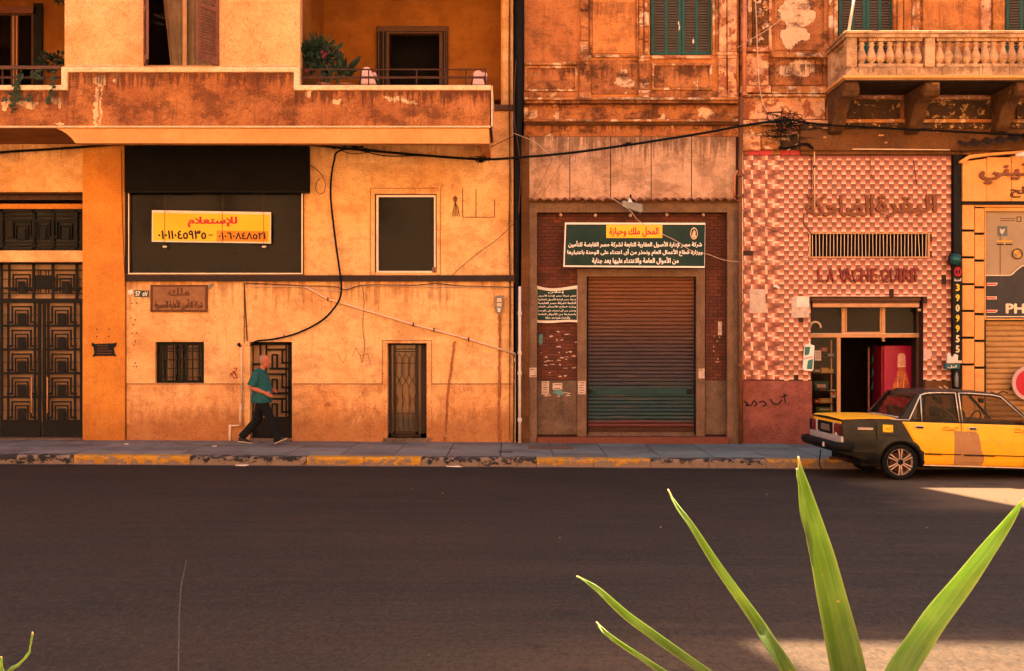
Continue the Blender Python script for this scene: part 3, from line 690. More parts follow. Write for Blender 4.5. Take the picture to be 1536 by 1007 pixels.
b.prism([(px(-130), zt(136)), (px(-130), zt(128.5)), (px(93), zt(128.5)), (px(93), zt(101)), (px(450), zt(101)), (px(450), zt(128.5)), (px(736.5), zt(128.5)), (px(736.5), zt(136)), (px(441), zt(136)), (px(441), zt(109)), (px(102), zt(109)), (px(102), zt(136))], BY-.045, BY+.16)
b.box(px(736.5)-.17, px(736.5), BY+.16, -.01, zt(136), zt(128.5)); b.box(px(736.5), px(736.5)+.03, BY+.0, -.0, zt(190), zt(128.5)); b.build('coping', M['coping'], A, bevel=.01)
# bay wall with window opening
b = MB(); b.wall(97, 450, -64, 101, BY+.03, .25, [(216, 329, -60, 100)]); b.build('bay_wall', M['bay'], A)
x450 = X(450, BY+.03)
for q in ((x450-.25, x450-.001), (X(97,BY+.03)+.001, X(97,BY+.03)+.25)):
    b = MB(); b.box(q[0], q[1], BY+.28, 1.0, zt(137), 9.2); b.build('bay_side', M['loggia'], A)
b = MB(); b.box(X(97, BY+.03)+.25, x450-.25, 1.2, 1.3, 6.2, 9.2); b.build('room_wall', M['darkroom'], A)
# thin rough bead where the bay plaster meets the coping
rr = random.Random(9); pts = [(X(100+k*10, BY), BY+.01, zt(98.4)+rr.uniform(-.012, .012)) for k in range(12)]
b = MB(); b.tube(pts, .012, 5); pts = [(X(332+k*10, BY), BY+.01, zt(98.4)+rr.uniform(-.01, .01)) for k in range(12)]; b.tube(pts, .010, 5); b.build('plaster_bead', M['coping'], A)
# loggia: back wall, ceiling, pillar, ledges
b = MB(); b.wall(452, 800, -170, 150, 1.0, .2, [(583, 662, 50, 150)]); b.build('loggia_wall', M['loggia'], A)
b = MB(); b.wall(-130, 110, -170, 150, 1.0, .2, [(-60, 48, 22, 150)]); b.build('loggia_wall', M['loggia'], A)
for q in ((580, 665), (-60, 60)):
    b = MB(); b.box(X(q[0],1), X(q[1],1), 1.9, 2.0, 6.5, 9.2); b.build('room_wall', M['dark'], A)
b = MB()
cyl = []
b.loft([[(X(752)+.0, 1.0, z), (X(752), .06, z), (X(754), .02, z), (X(757), 0, z), (X(769.5), 0, z), (X(769.5), 1.0, z)] for z in (Z(160), 9.2)]); b.build('pillar', M['wallA'], A)
b = MB(); b.pb(736, 769.8, 157, 166, -.06, .2); b.build('ledge', M['wood'], A, bevel=.006)
b = MB(); b.wall(736, 769.5, 166, 205, .0, .3); b.build('pier_wall', M['wallA_dado'], A)
b = MB(); b.bar((X(764.5), -.02, Z(-100)), (X(764.5), -.02, Z(660)), .018, .03); b.build('corner_bead', M['rustpipe'], A)

# railing of the loggia
def railing(p0, p1, posts, par, pya=104.5, pym=116.5, y=BY+.05):
    rl = bpy.data.objects.new('railing', None); COL.objects.link(rl); rl.parent = par; rl.location = Vector((X(p0, y), y, Z(128, y)))-wloc(par)
    b = MB(); b.bar((X(p0,y), y, Z(pya,y)), (X(p1,y), y, Z(pya,y)), .024); b.build('top_rail', M['rustiron'], rl)
    b = MB(); b.bar((X(p0,y), y, Z(pym,y)), (X(p1,y), y, Z(pym,y)), .04, .012); b.build('middle_rail', M['rustiron'], rl)
    for p in posts:
        b = MB(); b.bar((X(p,y), y, Z(129,y)), (X(p,y), y, Z(pya-.5,y)), .022); b.build('post', M['rustiron'], rl)
    return rl
railing(452, 729, (480, 553, 625, 669, 699, 728), A)
y_ = BY+.05
rl = railing(-80, 93, (4, 18, 66), A, 102.5, 116.5)
b = MB(); b.bar((X(-80,y_), y_-.02, Z(102,y_)), (X(93,y_), y_-.02, Z(102,y_)), .06, .05); b.build('handrail', M['wood'], rl)

# loggia door with folded shutters
def group_part(name, par, loc, label=None):
    o = bpy.data.objects.new(name, None); COL.objects.link(o); o.parent = par; o.location = Vector(loc)-wloc(par)
    if label: o['label'] = label
    return o
d = group_part('balcony_door', A, (X(622, 1), 1.0, 6.9))
b = MB(); b.wall(579, 664, 46, 150, .97, .1, [(583.5, 659, 50.5, 151)]); b.build('frame', M['wood'], d)
b = MB(); b.wall(566, 672, 39, 47, .92, .07); b.build('lintel', M['wood'], d, bevel=.01)
for (a_, c_) in ((565, 579), (664, 672)):
    b = MB(); b.wall(a_, c_, 40, 150, .93, .035); b.build('shutter', M['iron'], d, bevel=.005)
b = MB()
for k in (568, 575, 667, 670): b.bar((X(k,.925), .925, Z(42,.925)), (X(k,.925), .925, Z(140,.925)), .02, .02)
b.build('shutter_hinge', M['wood'], d)
d = group_part('balcony_window', A, (X(10, 1), 1.0, 6.9))
b = MB(); b.wall(-60, 50, 13, 150, .97, .1, [(-60, 16, 23, 151), (27, 47, 23, 151)]); b.build('frame', M['wood'], d)
b = MB(); b.wall(-70, 54, 10, 20, .90, .07); b.build('lintel', M['woodpink'], d, bevel=.01)
b = MB(); b.wall(-60, 48, 22, 150, 1.03, .01); b.build('pane', M['glass'], d)
b = MB(); b.wall(18.5, 21, 24, 150, .955, .02); b.wall(24, 26, 24, 150, .955, .02); b.build('glazing_bar', M['woodpale'], d)
b = MB(); b.wall(50, 63, 5, 150, .90, .05); b.build('shutter', M['iron'], d, bevel=.005)

# bay window: curtains, open louvred shutters
wy = BY+.03
w = group_part('window', A, (X(272, wy), wy, Z(100, wy)))
b = MB(); b.wall(214, 331, -62, 100.5, wy+.14, .06, [(219, 274, -58, 98), (280, 326, -58, 98)]); b.build('frame', M['woodpale'], w, bevel=.004)
b = MB(); b.wall(219, 326, -60, 99, wy+.17, .008); b.build('pane', M['cargl'], w)
def curtain(pa, pb, pa2, name='curtain', y=wy+.26):
    mb = MB(); N = 26; V = []
    for j in range(6):
        t = j/5
        for k in range(N+1):
            u = k/N; L0 = pa+(pa2-pa)*t
            x = X(L0+(pb-L0)*u, y); V.append((x, y+.03*math.sin(u*22+.6*math.sin(t*3))+.012*math.sin(u*51), Z(-60+160*t, y)))
    mb.add(V, [(j*(N+1)+k, j*(N+1)+k+1, (j+1)*(N+1)+k+1, (j+1)*(N+1)+k) for j in range(5) for k in range(N)])
    return mb.build(name, M['sackcloth'], w, smooth=True)
curtain(238, 275, 256); curtain(281, 326, 281)
def louvre_shutter(x_h, zlo, zhi, width, ang, par, mat, slat_mat, y=wy-.01, pitch=.052, sgn=1):
    """a hinged leaf: stiles, rails and slats, turned about its hinge"""
    o = bpy.data.objects.new('shutter', None); COL.objects.link(o); o.parent = par; o.location = Vector((x_h, y, zlo))-wloc(par); o.rotation_euler = (0, 0, ang)
    H = zhi-zlo; st = .075
    mb = MB(); W = width*sgn
    f = lambda a: a*sgn
    mb.box(f(0), f(st), -.02, .02, 0, H); mb.box(f(width-st), f(width), -.02, .02, 0, H)
    mb.box(f(st), f(width-st), -.019, .019, 0, .13); mb.box(f(st), f(width-st), -.019, .019, H-.12, H); mb.box(f(st), f(width-st), -.019, .019, H*.49, H*.49+.09)
    mb.build('stile', mat, o, local=True, bevel=.004)
    mb = MB(); n = int((H-.2)/pitch)
    for k in range(n):
        z = .14+k*pitch
        if abs(z-H*.49-.045) < .07 or z > H-.15: continue
        mb.add([(f(st), -.018, z), (f(width-st), -.018, z), (f(width-st), .014, z+pitch*.72), (f(st), .014, z+pitch*.72), (f(st), -.018, z-.009), (f(width-st), -.018, z-.009), (f(width-st), .014, z+pitch*.72-.009), (f(st), .014, z+pitch*.72-.009)],
               [(0,1,2,3),(7,6,5,4),(0,4,5,1),(3,2,6,7)])
    mb.build('louvre_slats', slat_mat, o, local=True, kind='stuff'); return o
louvre_shutter(X(217, wy), Z(99, wy), Z(-60, wy), .56, R(-68), w, M['woodpink'], M['woodpink'])
louvre_shutter(X(328, wy), Z(99, wy), Z(-60, wy), .56, R(62), w, M['woodpink'], M['woodpink'], sgn=-1)

# dark shop-window box and its glass
v = group_part('display_window', A, (X(320), 0, Z(410)))
b = MB(); b.pb(186.5, 462, 217.5, 287, -.26, .3); b.build('fascia_box', M['blackbox'], v, bevel=.006)
b = MB(); b.pb(186.5, 462, 287.3, 288.6, -.24, .1); b.build('fascia_lip', M['black'], v)
b = MB(); b.wall(187.5, 455, 288.8, 412, -.06, .1, [(190, 452, 288.8, 410)]); b.build('outer_frame', M['darkband'], v)
b = MB(); b.wall(192.2, 454, 289, 411.5, -.075, .03, [(193.6, 452.2, 288, 409.6)]); b.build('inner_frame', M['alu'], v)
b = MB(); b.wall(190, 453, 288.5, 411, .03, .01); b.build('pane', M['glassblack'], v)
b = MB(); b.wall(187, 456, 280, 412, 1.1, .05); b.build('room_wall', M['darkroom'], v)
for (x0, x1, y0, y1) in ((205, 240, 360, 368), (410, 452, 352, 353.5), (415, 452, 372, 373), (430, 438, 394, 397)):
    b = MB(); b.pb(x0, x1, y0, y1, .9, .95); b.build('shelf_edge', M['conduit'] if x0 > 300 else M['wood'], v)
# middle window
v = group_part('window', A, (X(608), 0, Z(409)))
b = MB(); b.wall(562.3, 654.7, 291.3, 409, .05, .1, [(567, 651, 296, 407)]); b.build('outer_frame', M['woodpink'], v)
b = MB(); b.wall(564.5, 653.5, 293, 409, .0, .06, [(567.5, 651, 295.8, 406.6)]); b.build('inner_frame', M['white'], v, bevel=.004)
b = MB(); b.wall(566, 652, 294, 408, .07, .01); b.build('pane', M['glassblack'], v)
b = MB(); b.wall(555, 660, 285, 415, .9, .05); b.build('room_wall', M['darkroom'], v)
b = MB(); b.pb(648, 653, 401, 409, -.015, .02); b.build('latch', M['woodpink'], v)

# barred window
v = group_part('barred_window', A, (X(270), 0, Z(575)))
b = MB(); b.wall(233.5, 305.5, 513.5, 574.6, .10, .06, [(238, 302, 518, 571)]); b.build('frame', M['iron'], v)
b = MB(); b.wall(236, 304, 516, 573, .2, .01); b.build('pane', M['cargl'], v)
b = MB(); b.wall(232, 307, 512, 576, .7, .05); b.build('room_wall', M['darkroom'], v)
for (pa, pb_) in ((250, 262), (283, 297)):
    mb = MB(); V = [(X(pa+(pb_-pa)*k/14, .4), .4+.02*math.sin(k*1.9), Z(py, .4)) for py in (516, 572) for k in range(15)]
    mb.add(V, [(k, k+1, 16+k, 15+k) for k in range(14)]); mb.build('curtain', M['sackcloth'], v, smooth=True)
for k in range(7):
    b = MB(); xx = 241+k*9.6; b.bar((X(xx,.06), .06, Z(517,.06)), (X(xx,.06), .06, Z(572,.06)), .022, .022); b.build('window_bar', M['iron'], v)
for yy in (523, 527, 540, 553, 566):
    b = MB(); b.bar((X(237,.07), .07, Z(yy,.07)), (X(303,.07), .07, Z(yy,.07)), .016, .016); b.build('window_bar', M['iron'], v)

# entrance: lintel, transom and the geometric gate
e = group_part('entrance', A, (X(62), 0, .14))
GYp = .35
b = MB(); b.wall(XL-5, 126, 283, 300, GYp-.01, .35); b.build('lintel', M['wood'], e)
b = MB(); b.box(X(XL-5), X(124)-.002, .02, GYp-.01, Z(290), Z(287.5)); b.build('reveal_top', M['soot'], e)
b = MB(); b.wall(XL-5, 125, 306, 313.5, GYp-.06, .05); b.build('lintel_moulding', M['pilaster'], e, bevel=.01)
b = MB(); b.wall(XL-5, 124.2, 376, 393, .001, .45); b.build('transom_beam', M['pilaster'], e, bevel=.01)
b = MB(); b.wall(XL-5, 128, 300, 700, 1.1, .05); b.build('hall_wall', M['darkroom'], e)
b = MB(); b.box(X(XL-5), X(124)-.01, .43, 1.2, .0, Z(655,.43)); b.box(X(XL-5), X(124)-.002, -.05, .6, 0, .2+.02); b.build('step', M['slabstone'], e, bevel=.01)
b = MB(); b.wall(XL-5, 124, 310, 660, GYp+.12, .012); b.build('gate_glass', M['glassbrown'], e)
def gp(mb, x0, x1, y0, y1, y=GYp, t=.03): mb.box(X(x0,y), X(x1,y), y, y+t, Z(y1,y), Z(y0,y))
def nested(mb, cx, y0, s=1.0, holes=False):
    """one stepped arch motif: two nested square arches round a dark block; cx centre, y0 top, unit in photo pixels"""
    gp(mb, cx-15*s, cx+15*s, y0+6, y0+8.3, GYp+.004); gp(mb, cx-15*s, cx-13*s, y0+8.3, y0+31, GYp+.004); gp(mb, cx+13*s, cx+15*s, y0+8.3, y0+31, GYp+.004)
    gp(mb, cx-10*s, cx+10*s, y0+12, y0+14, GYp+.006); gp(mb, cx-10*s, cx-8.4*s, y0+14, y0+34, GYp+.006); gp(mb, cx+8.4*s, cx+10*s, y0+14, y0+34, GYp+.006)
    gp(mb, cx-6*s, cx+6*s, y0+17, y0+35, GYp+.002, .02)
    gp(mb, cx-22*s, cx-13*s, y0+29, y0+32.5, GYp+.008); gp(mb, cx+13*s, cx+22*s, y0+29, y0+32.5, GYp+.008)
def leaf(cols_, mirror):
    lf = group_part('gate_leaf', e, (X(sum(cols_)/2, GYp), GYp, .3))
    b = MB(); x0, x1 = cols_
    gp(b, x0, x0+4, 451, 655); gp(b, x1-4.5, x1, 451, 655)
    for yy in range(6): gp(b, x0, x1, 453+yy*35.7-1.6, 453+yy*35.7+1.6, GYp-.004)
    gp(b, x0, x1, 632, 655, GYp-.006, .045)
    b.build('stile', M['iron'], lf, bevel=.003)
    for r_ in range(5):
        y0 = 453+r_*35.7; b = MB(); c = x0+32 if not mirror else x1-32
        nested(b, c, y0)
        gp(b, c-21.5, c-18.5, y0, y0+35.5, GYp+.010); gp(b, c+18.5, c+21.5, y0, y0+35.5, GYp+.010)
        gp(b, x0, x1, y0+19, y0+19.8, GYp+.012, .01)
        if mirror:
            for q in range(4):
                for h_ in (-2.5, 2.5): pass
        b.build('grille', M['iron'], lf)
    return lf
lf = leaf((0, 61), False); b = MB(); yh = GYp-.07
b.tube([(X(47,yh), yh, Z(566,yh)), (X(47,yh), yh, Z(620,yh))], .014, 8); b.tube([(X(47,yh), yh, Z(570,yh)), (X(47,yh), GYp, Z(570,yh))], .01, 6); b.tube([(X(47,yh), yh, Z(616,yh)), (X(47,yh), GYp, Z(616,yh))], .01, 6); b.build('handle', M['woodpale'], lf, smooth=True)
lf = leaf((64, 124), True); b = MB()
b.tube([(X(71,yh), yh, Z(566,yh)), (X(71,yh), yh, Z(620,yh))], .014, 8); b.tube([(X(71,yh), yh, Z(570,yh)), (X(71,yh), GYp, Z(570,yh))], .01, 6); b.tube([(X(71,yh), yh, Z(616,yh)), (X(71,yh), GYp, Z(616,yh))], .01, 6); b.build('handle', M['woodpale'], lf, smooth=True)
lf = leaf((-64, -3), True)
tg = group_part('gate_transom', e, (X(62, GYp), GYp, Z(450)))
b = MB(); gp(b, XL, 124, 393, 397); gp(b, XL, 124, 448, 453.5, GYp-.01, .05)
for xx in (0, 48, 77, 113, -40): gp(b, xx, xx+4, 393, 450)
for yy, t_ in ((404.5, 1.8), (418.5, 1), (431, 2.8), (439.5, 1.5)): gp(b, XL, 124, yy, yy+t_, GYp+.01)
gp(b, 12, 15, 396, 450, GYp+.012); gp(b, 53, 76, 413, 433, GYp-.004)
for xx in (57, 60, 68, 72): gp(b, xx, xx+1, 405, 413, GYp+.01); gp(b, xx, xx+1, 433, 440, GYp+.01)
nested(b, 32, 405, .9); nested(b, 98, 405, .9); b.build('grille', M['iron'], tg)
b = MB(); gp(b, XL, 124, 314, 318); gp(b, XL, 124, 372, 376)
for xx in (0, 48, 77, 112): gp(b, xx, xx+4, 314, 376)
for yy in (323, 329, 363, 368): gp(b, XL, 124, yy, yy+1.5, GYp+.01)
nested(b, 32, 325, .95); nested(b, 64, 325, .7); nested(b, 98, 325, .95); b.build('upper_grille', M['iron'], tg)
b = MB(); gp(b, XL, 124, 314, 376, GYp+.06, .01); b.build('transom_pane', M['glassblack'], tg)

# iron door behind the walking man
d = group_part('iron_door', A, (X(407), 0, .2)); DY = .22
def dp(mb, x0, x1, y0, y1, y=DY, t=.03): mb.box(X(x0,y), X(x1,y), y, y+t, Z(y1,y), Z(y0,y))
b = MB(); dp(b, 374, 440, 510, 518); dp(b, 374, 380, 513, 657); dp(b, 432, 437, 513, 657); dp(b, 374, 440, 627, 660, DY-.01, .05); b.build('frame', M['iron'], d, bevel=.003)
for r_ in range(3):
    y0 = 518+r_*37; b = MB()
    dp(b, 398, 400.5, y0, y0+37); dp(b, 428, 430, y0, y0+37, DY+.003); dp(b, 400, 428, y0+5, y0+8); dp(b, 422, 424.5, y0+5, y0+27); dp(b, 422, 436, y0+25, y0+28); dp(b, 404, 436, y0+33.5, y0+37, DY-.004)
    dp(b, 407, 409.5, y0+14, y0+36); dp(b, 414, 417, y0+14, y0+36); dp(b, 408, 416, y0+13, y0+15.5); dp(b, 380, 398, y0+27, y0+30); dp(b, 389, 391.5, y0, y0+27)
    b.build('grille', M['iron'], d)
b = MB(); dp(b, 374, 440, 510, 660, DY+.1, .01); b.build('pane', M['glassbrown'], d)
b = MB(); b.wall(372, 441, 505, 670, 1.0, .05); b.build('room_wall', M['dark'], d)
b = MB(); b.box(X(375)-.0, X(438), -.06, .6, 0, Z(657)); b.build('doorstep', M['slabstone'], d)
# narrow ornate door
d = group_part('ornate_door', A, (X(610), 0, .2)); DY = .2
M['doorbrown'] = simple('dark_door_iron', (.035,.016,.010), .6, var=.5, sc=25, spec=.2)
b = MB(); dp(b, 579, 587, 512, 660); dp(b, 631, 641, 512, 660); dp(b, 580, 641, 513, 518); dp(b, 580, 641, 650, 660); dp(b, 590, 628, 515, 517); b.build('frame', M['doorbrown'], d, bevel=.003)
b = MB(); dp(b, 590, 593, 516, 655, DY-.02); dp(b, 623, 627, 516, 655, DY-.02); dp(b, 590, 627, 523, 524.5); dp(b, 590, 627, 527, 528.5); dp(b, 590, 627, 647, 652, DY-.02); b.build('inner_frame', M['doorbrown'], d, bevel=.003)
b = MB()
def dl(mb, pts, w=.011, y=DY-.004):
    for p, q in zip(pts, pts[1:]): mb.bar((X(p[0],y), y, Z(p[1],y)), (X(q[0],y), y, Z(q[1],y)), w)
for c in (598.5, 608.5, 618.5):
    dl(b, [(c-4, 562), (c-4, 537), (c, 530), (c+4, 537), (c+4, 562)])
for c in (593.5, 603.5, 613.5):
    dl(b, [(c, 562), (c+10, 580), (c+10, 592)]); dl(b, [(c+10, 562), (c, 580), (c, 592)])
for c in (594, 603.5, 613.5, 623): dl(b, [(c, 592), (c, 620)]) ; dl(b, [(c, 592), (c+(3 if c<620 else -3), 600), (c, 610)])
for k in range(4): c = 597+k*7.5; dl(b, [(c, 620), (c, 640), (c+3, 646)])
dl(b, [(590, 545), (627, 545)], .014); dl(b, [(590, 620), (627, 620)])
b.build('grille', M['rustiron'], d)
g = G('grimy_amber_glass'); p = g.pos(); z = g.sep(p)[2]
c = g.mix(g.noise(g.warp(p, 3, .3), 3.5, 5, .7), (.30, .125, .025), (.05, .022, .010)); c = g.mix(g.step(z, Z(632), Z(610), 1, 0), c, (.02, .014, .01)); c = g.mix(g.step(g.noise(g.map(p, (9,9,.7)), 1.5, 4), .45, .7, 0, .7), c, (.05, .025, .012))
mm = g.out(c, .3, None, spec=.5)
b = MB(); dp(b, 580, 641, 512, 660, DY+.06, .01); b.build('pane', mm, d)
b = MB(); b.box(X(575), X(646), -.045, .5, 0, Z(657)); b.build('doorstep', M['slabstone'], d, bevel=.005)

# ---- things fixed to or standing on the orange house
def sign_thing(name, label, cat, px, py, y): return thing(name, label, cat, (X(px, y), y, Z(py, y)))
s_ = sign_thing('banner', 'yellow banner with red Arabic heading and black phone numbers across the dark display window', 'banner', 317, 364, -.10)
yb_ = -.10
b = MB(); b.add([(X(x,yb_), y, Z(z,yb_)) for x, z, y in ((228,315.5,yb_),(406.5,318.5,yb_),(406.5,365.5,yb_),(227.5,363,yb_))]+[(X(x,yb_), yb_+.008, Z(z,yb_)) for x, z in ((228,315.5),(406.5,318.5),(406.5,365.5),(227.5,363))],
   [(3,2,1,0),(4,5,6,7),(0,1,5,4),(1,2,6,5),(2,3,7,6),(3,0,4,7)]); b.build('sheet', M['white'], s_)
by = simple('banner_yellow_print', (.80, .46, .02), .55, var=.35, sc=2.2, dark=(.72, .30, .01)); bo = simple('banner_orange_print', (.75, .24, .012), .55, var=.4, sc=3)
b = MB(); b.add([(X(x,yb_), yb_-.002, Z(z,yb_)) for x, z in ((229.5,319.5),(405,322),(405,363.5),(229.5,361))], [(3,2,1,0)]); b.build('yellow_field', by, s_)
b = MB(); b.add([(X(x,yb_), yb_-.0035, Z(z,yb_)) for x, z in ((325,346),(402,347),(402,363),(325,362))], [(3,2,1,0)]); b.build('orange_patch', bo, s_)
ptext('للإستعلام', 281.5, 356, 325, 341.5, yb_-.006, bold=.09).build('heading', M['printred'], s_)
ptext('٠١٠١١٠٤٥٩٣٥', 237, 309.5, 345.5, 359, yb_-.006, bold=.07).build('phone_number', M['printblack'], s_)
ptext('٠١٠٦٠٨٤٨٥٢١', 327.5, 398.5, 348.5, 359.5, yb_-.006, bold=.06).build('phone_number', M['printblack'], s_)
b = MB(); b.pb(313, 320, 352, 353.4, yb_-.008, yb_-.006); b.build('dash', M['printblack'], s_)
for xx in (247, 333.5, 395.5):
    b = MB(); b.bar((X(xx,yb_-.012), yb_-.012, Z(289.5,yb_)), (X(xx,yb_-.012), yb_-.012, Z(366,yb_)), .006); b.build('hanging_wire', M['wirebrown'], s_)
for xx in (247, 396):
    b = MB(); b.pb(xx-3, xx+3, 369, 371.5, yb_-.005, yb_+.02); b.build('peg', M['white'], s_, bevel=.004)
s_ = sign_thing('company_plaque', 'copper plaque with raised Arabic lettering under the dark string course', 'plaque', 268, 467, -.03)
b = MB(); b.wall(225.5, 311, 427.5, 468, -.045, .045); b.build('plate', M['plaque'], s_, bevel=.006)
b = MB(); b.wall(225.5, 311, 427.5, 468, -.052, .008, [(229, 307.5, 430.5, 465)]); b.build('rim', M['plaquedark'], s_, bevel=.003)
ptext('ملك', 253, 284, 431.5, 444, -.046, depth=.014, bold=.05).build('relief_text', M['plaquedark'], s_)
ptext('شركة التأمين الأهلية المصرية', 232, 304, 449, 465, -.046, depth=.014, bold=.05).build('relief_text', M['plaquedark'], s_)
s_ = sign_thing('house_number_plate', 'small dark enamel house number plate reading 57 left of the copper plaque', 'number plate', 212, 447, -.01)
b = MB(); b.pb(201.5, 211.5, 435.5, 445.5, -.02, 0); b.build('plate', M['bluish'], s_, bevel=.003); b = MB(); b.pb(212, 223, 436, 446, -.02, 0); b.build('plate', M['bluish'], s_, bevel=.003)
ptext('57', 203.2, 210.4, 437, 444.4, -.021, bold=.06).build('number', M['printwhite'], s_); ptext('٥٧', 214, 221.5, 437.5, 444.6, -.021, bold=.06).build('number', M['printwhite'], s_)
s_ = sign_thing('bronze_tablet', 'small dark bronze tablet with notched corners on the ochre pilaster by the gate', 'plaque', 155, 534, -.07)
pl = [(138,514),(142,516),(170,515),(175.5,514),(174,520),(171,522),(172,530),(175,535),(170,534),(143,534),(139,536),(142,529),(141,521),(138,519)]
b = MB(); b.prism([(X(a,-.07), Z(c,-.07)) for a, c in pl], -.095, -.07); b.build('tablet', M['iron'], s_, bevel=.004)
rr = random.Random(2)
for k in range(4):
    b = MB(); b.pb(146, 168-rr.uniform(0,6), 518+k*4, 519.3+k*4, -.100, -.095); b.build('raised_line', M['plaquedark'], s_)
# pinned slip of paper
b = MB(); b.prism([(X(a), Z(c)) for a, c in ((192,436),(199,434),(201,440),(196,443),(193,441))], -.03, -.002); tag(b.build('broken_fixture', M['white']), 'broken pale fixture stub left of the house number plate', 'wall fixture')
b = MB(); b.prism([(X(a), Z(c)) for a, c in ((312,432),(317,425.5),(320,427),(315,434))], -.05, -.002); tag(b.build('lamp_stub', M['lampgrey']), 'small grey clip on the wall at the corner of the copper plaque', 'wall fixture')
# intercom / meter box
s_ = sign_thing('meter_box', 'small grey meter box with white switch below the string course', 'meter box', 748, 470, -.02)
b = MB(); b.prism([(X(743),Z(444)),(X(755),Z(444)),(X(754),Z(463)),(X(751.5),Z(470)),(X(745.5),Z(470)),(X(743),Z(462))], -.09, 0); b.build('case', M['lampgrey'], s_, bevel=.006)
b = MB(); b.pb(746.5, 750.5, 462.5, 468.5, -.10, -.089); b.build('switch', M['white'], s_); b = MB(); b.pb(745.5, 752, 447.5, 453, -.095, -.089); b.pb(745.5, 752, 455, 459.5, -.095, -.089); b.build('dial', M['conduit'], s_)
# red sprayed mark
def strokes(name, lines, y, w, mat, label, cat):
    mb = MB()
    for pts in lines:
        for p, q in zip(pts, pts[1:]): mb.bar((X(p[0],y), y-.0012, Z(p[1],y)), (X(q[0],y), y-.0012, Z(q[1],y)), w, .002)
    return tag(mb.build(name, mat), label, cat)
strokes('sprayed_mark', [[(345,566),(347,560),(351,568),(356,566)],[(346,562),(352,559),(355,563)],[(351,553),(355,552),(354,557),(348,558)],[(350,557),(356,567)]], -.003, .018, M['redspray'], 'small dark red sprayed scribble beside the thin wall pipe', 'graffiti')
strokes('carved_scribble', [[(505,528),(515,545),(520,535)],[(528,536),(534,522),(540,534),(552,531),(556,548)],[(540,532),(543,545)]], -.003, .009, scar, 'faint scratched scribble on the wall left of the ornate door', 'graffiti')
# pipes
def pipe(name, pts, r, mat, label, y=None, clips=(), cat='pipe', joints=()):
    P = [(X(p[0], p[2] if len(p) > 2 else y), p[2] if len(p) > 2 else y, Z(p[1], p[2] if len(p) > 2 else y)) for p in pts]
    t = thing(name, label, cat, P[-1]); b = MB(); b.tube(P, r, 8); b.build('tube', mat, t, smooth=True)
    for (cx, cy) in clips:
        b = MB(); yy = P[0][1]; b.box(X(cx,yy)-.012, X(cx,yy)+.012, yy-r-.01, yy+r+.03, Z(cy,yy)-r-.015, Z(cy,yy)+r+.015); b.build('clip', M['rustiron'], t)
    for (cx, cy) in joints:
        b = MB(); yy = P[0][1]; b.lathe(X(cx,yy), yy, [(r*1.35,-.035),(r*1.4,-.03),(r*1.4,.03),(r*1.35,.035)], 8, Z(cy,yy)); b.build('joint', mat, t)
    return t
pipe('conduit', [(456,429),(492,449),(620,487),(700,508),(773,531)], .020, M['conduit'], 'cream conduit running diagonally down across the orange wall', -.04, clips=((492,449),(620,487),(651,495),(703,509)))
pipe('drainpipe', [(779.5,430),(779.5,665)], .030, M['whitepipe'], 'slim off-white downpipe at the right edge of the orange house', -.30, joints=((779.5,470),(779.5,530),(779.5,560),(779.5,630)))
pipe('drainpipe', [(773.5,531),(773.5,570),(773,664)], .016, M['conduit'], 'thin pale riser continuing down from the diagonal conduit', -.09, joints=((773.5,572),(773,540)))
wp = pipe('water_pipe', [(362,520),(362.5,606)], .016, M['conduit'], 'thin pale water pipe stepping down the wall behind the walking man', -.05, joints=((362,527),(362,548)))
b = MB(); b.tube([(X(362,-.05),-.05,Z(606)), (X(361.5),-.05,Z(616)), (X(361.5),-.05,Z(638))], .028, 8); b.tube([(X(361.5),-.05,Z(638)),(X(347),-.05,Z(639))], .020, 8); b.tube([(X(346),-.05,Z(637)),(X(345.5),-.05,Z(664))], .026, 8); b.build('elbow_run', M['conduit'], wp, smooth=True)
b = MB(); b.tube([(X(359),-.09,Z(516)),(X(362),-.05,Z(520))], [.035,.02], 8); b.build('spout', M['iron'], wp)
b = MB(); b.bar((X(366.5), -.012, Z(425)), (X(366.5), -.012, Z(515)), .012); b.bar((X(366.5), -.012, Z(425)), (X(371), -.012, Z(512)), .02); tag(b.build('wire_drop', M['wirebrown']), 'brown wire dropping from the string course to the lintel of the iron door', 'wire')
# ------------------------------------------------------------------ building B: weathered stucco house with the closed shop
B = thing('stucco_house', 'weathered rust-orange stucco house in the middle with green louvred shutters over a closed shop', 'building', (X(945), 0, .14))
X0, X1 = 786, 1108
b = MB(); b.wall(X0, X1, -40, 205, 0, .3, [(975, 1068, -38, 83), (868, 884, -200, -190)]); b.build('wall', M['fieldB'], B)
b = MB(); b.wall(X0, 866, -40, 93, -.02, .019); b.build('wall_panel', M['brownfield'], B, bevel=.006)
b = MB(); b.wall(889, 952, -40, 80, -.03, .029); b.build('wall_panel', M['fieldB'], B, bevel=.012)
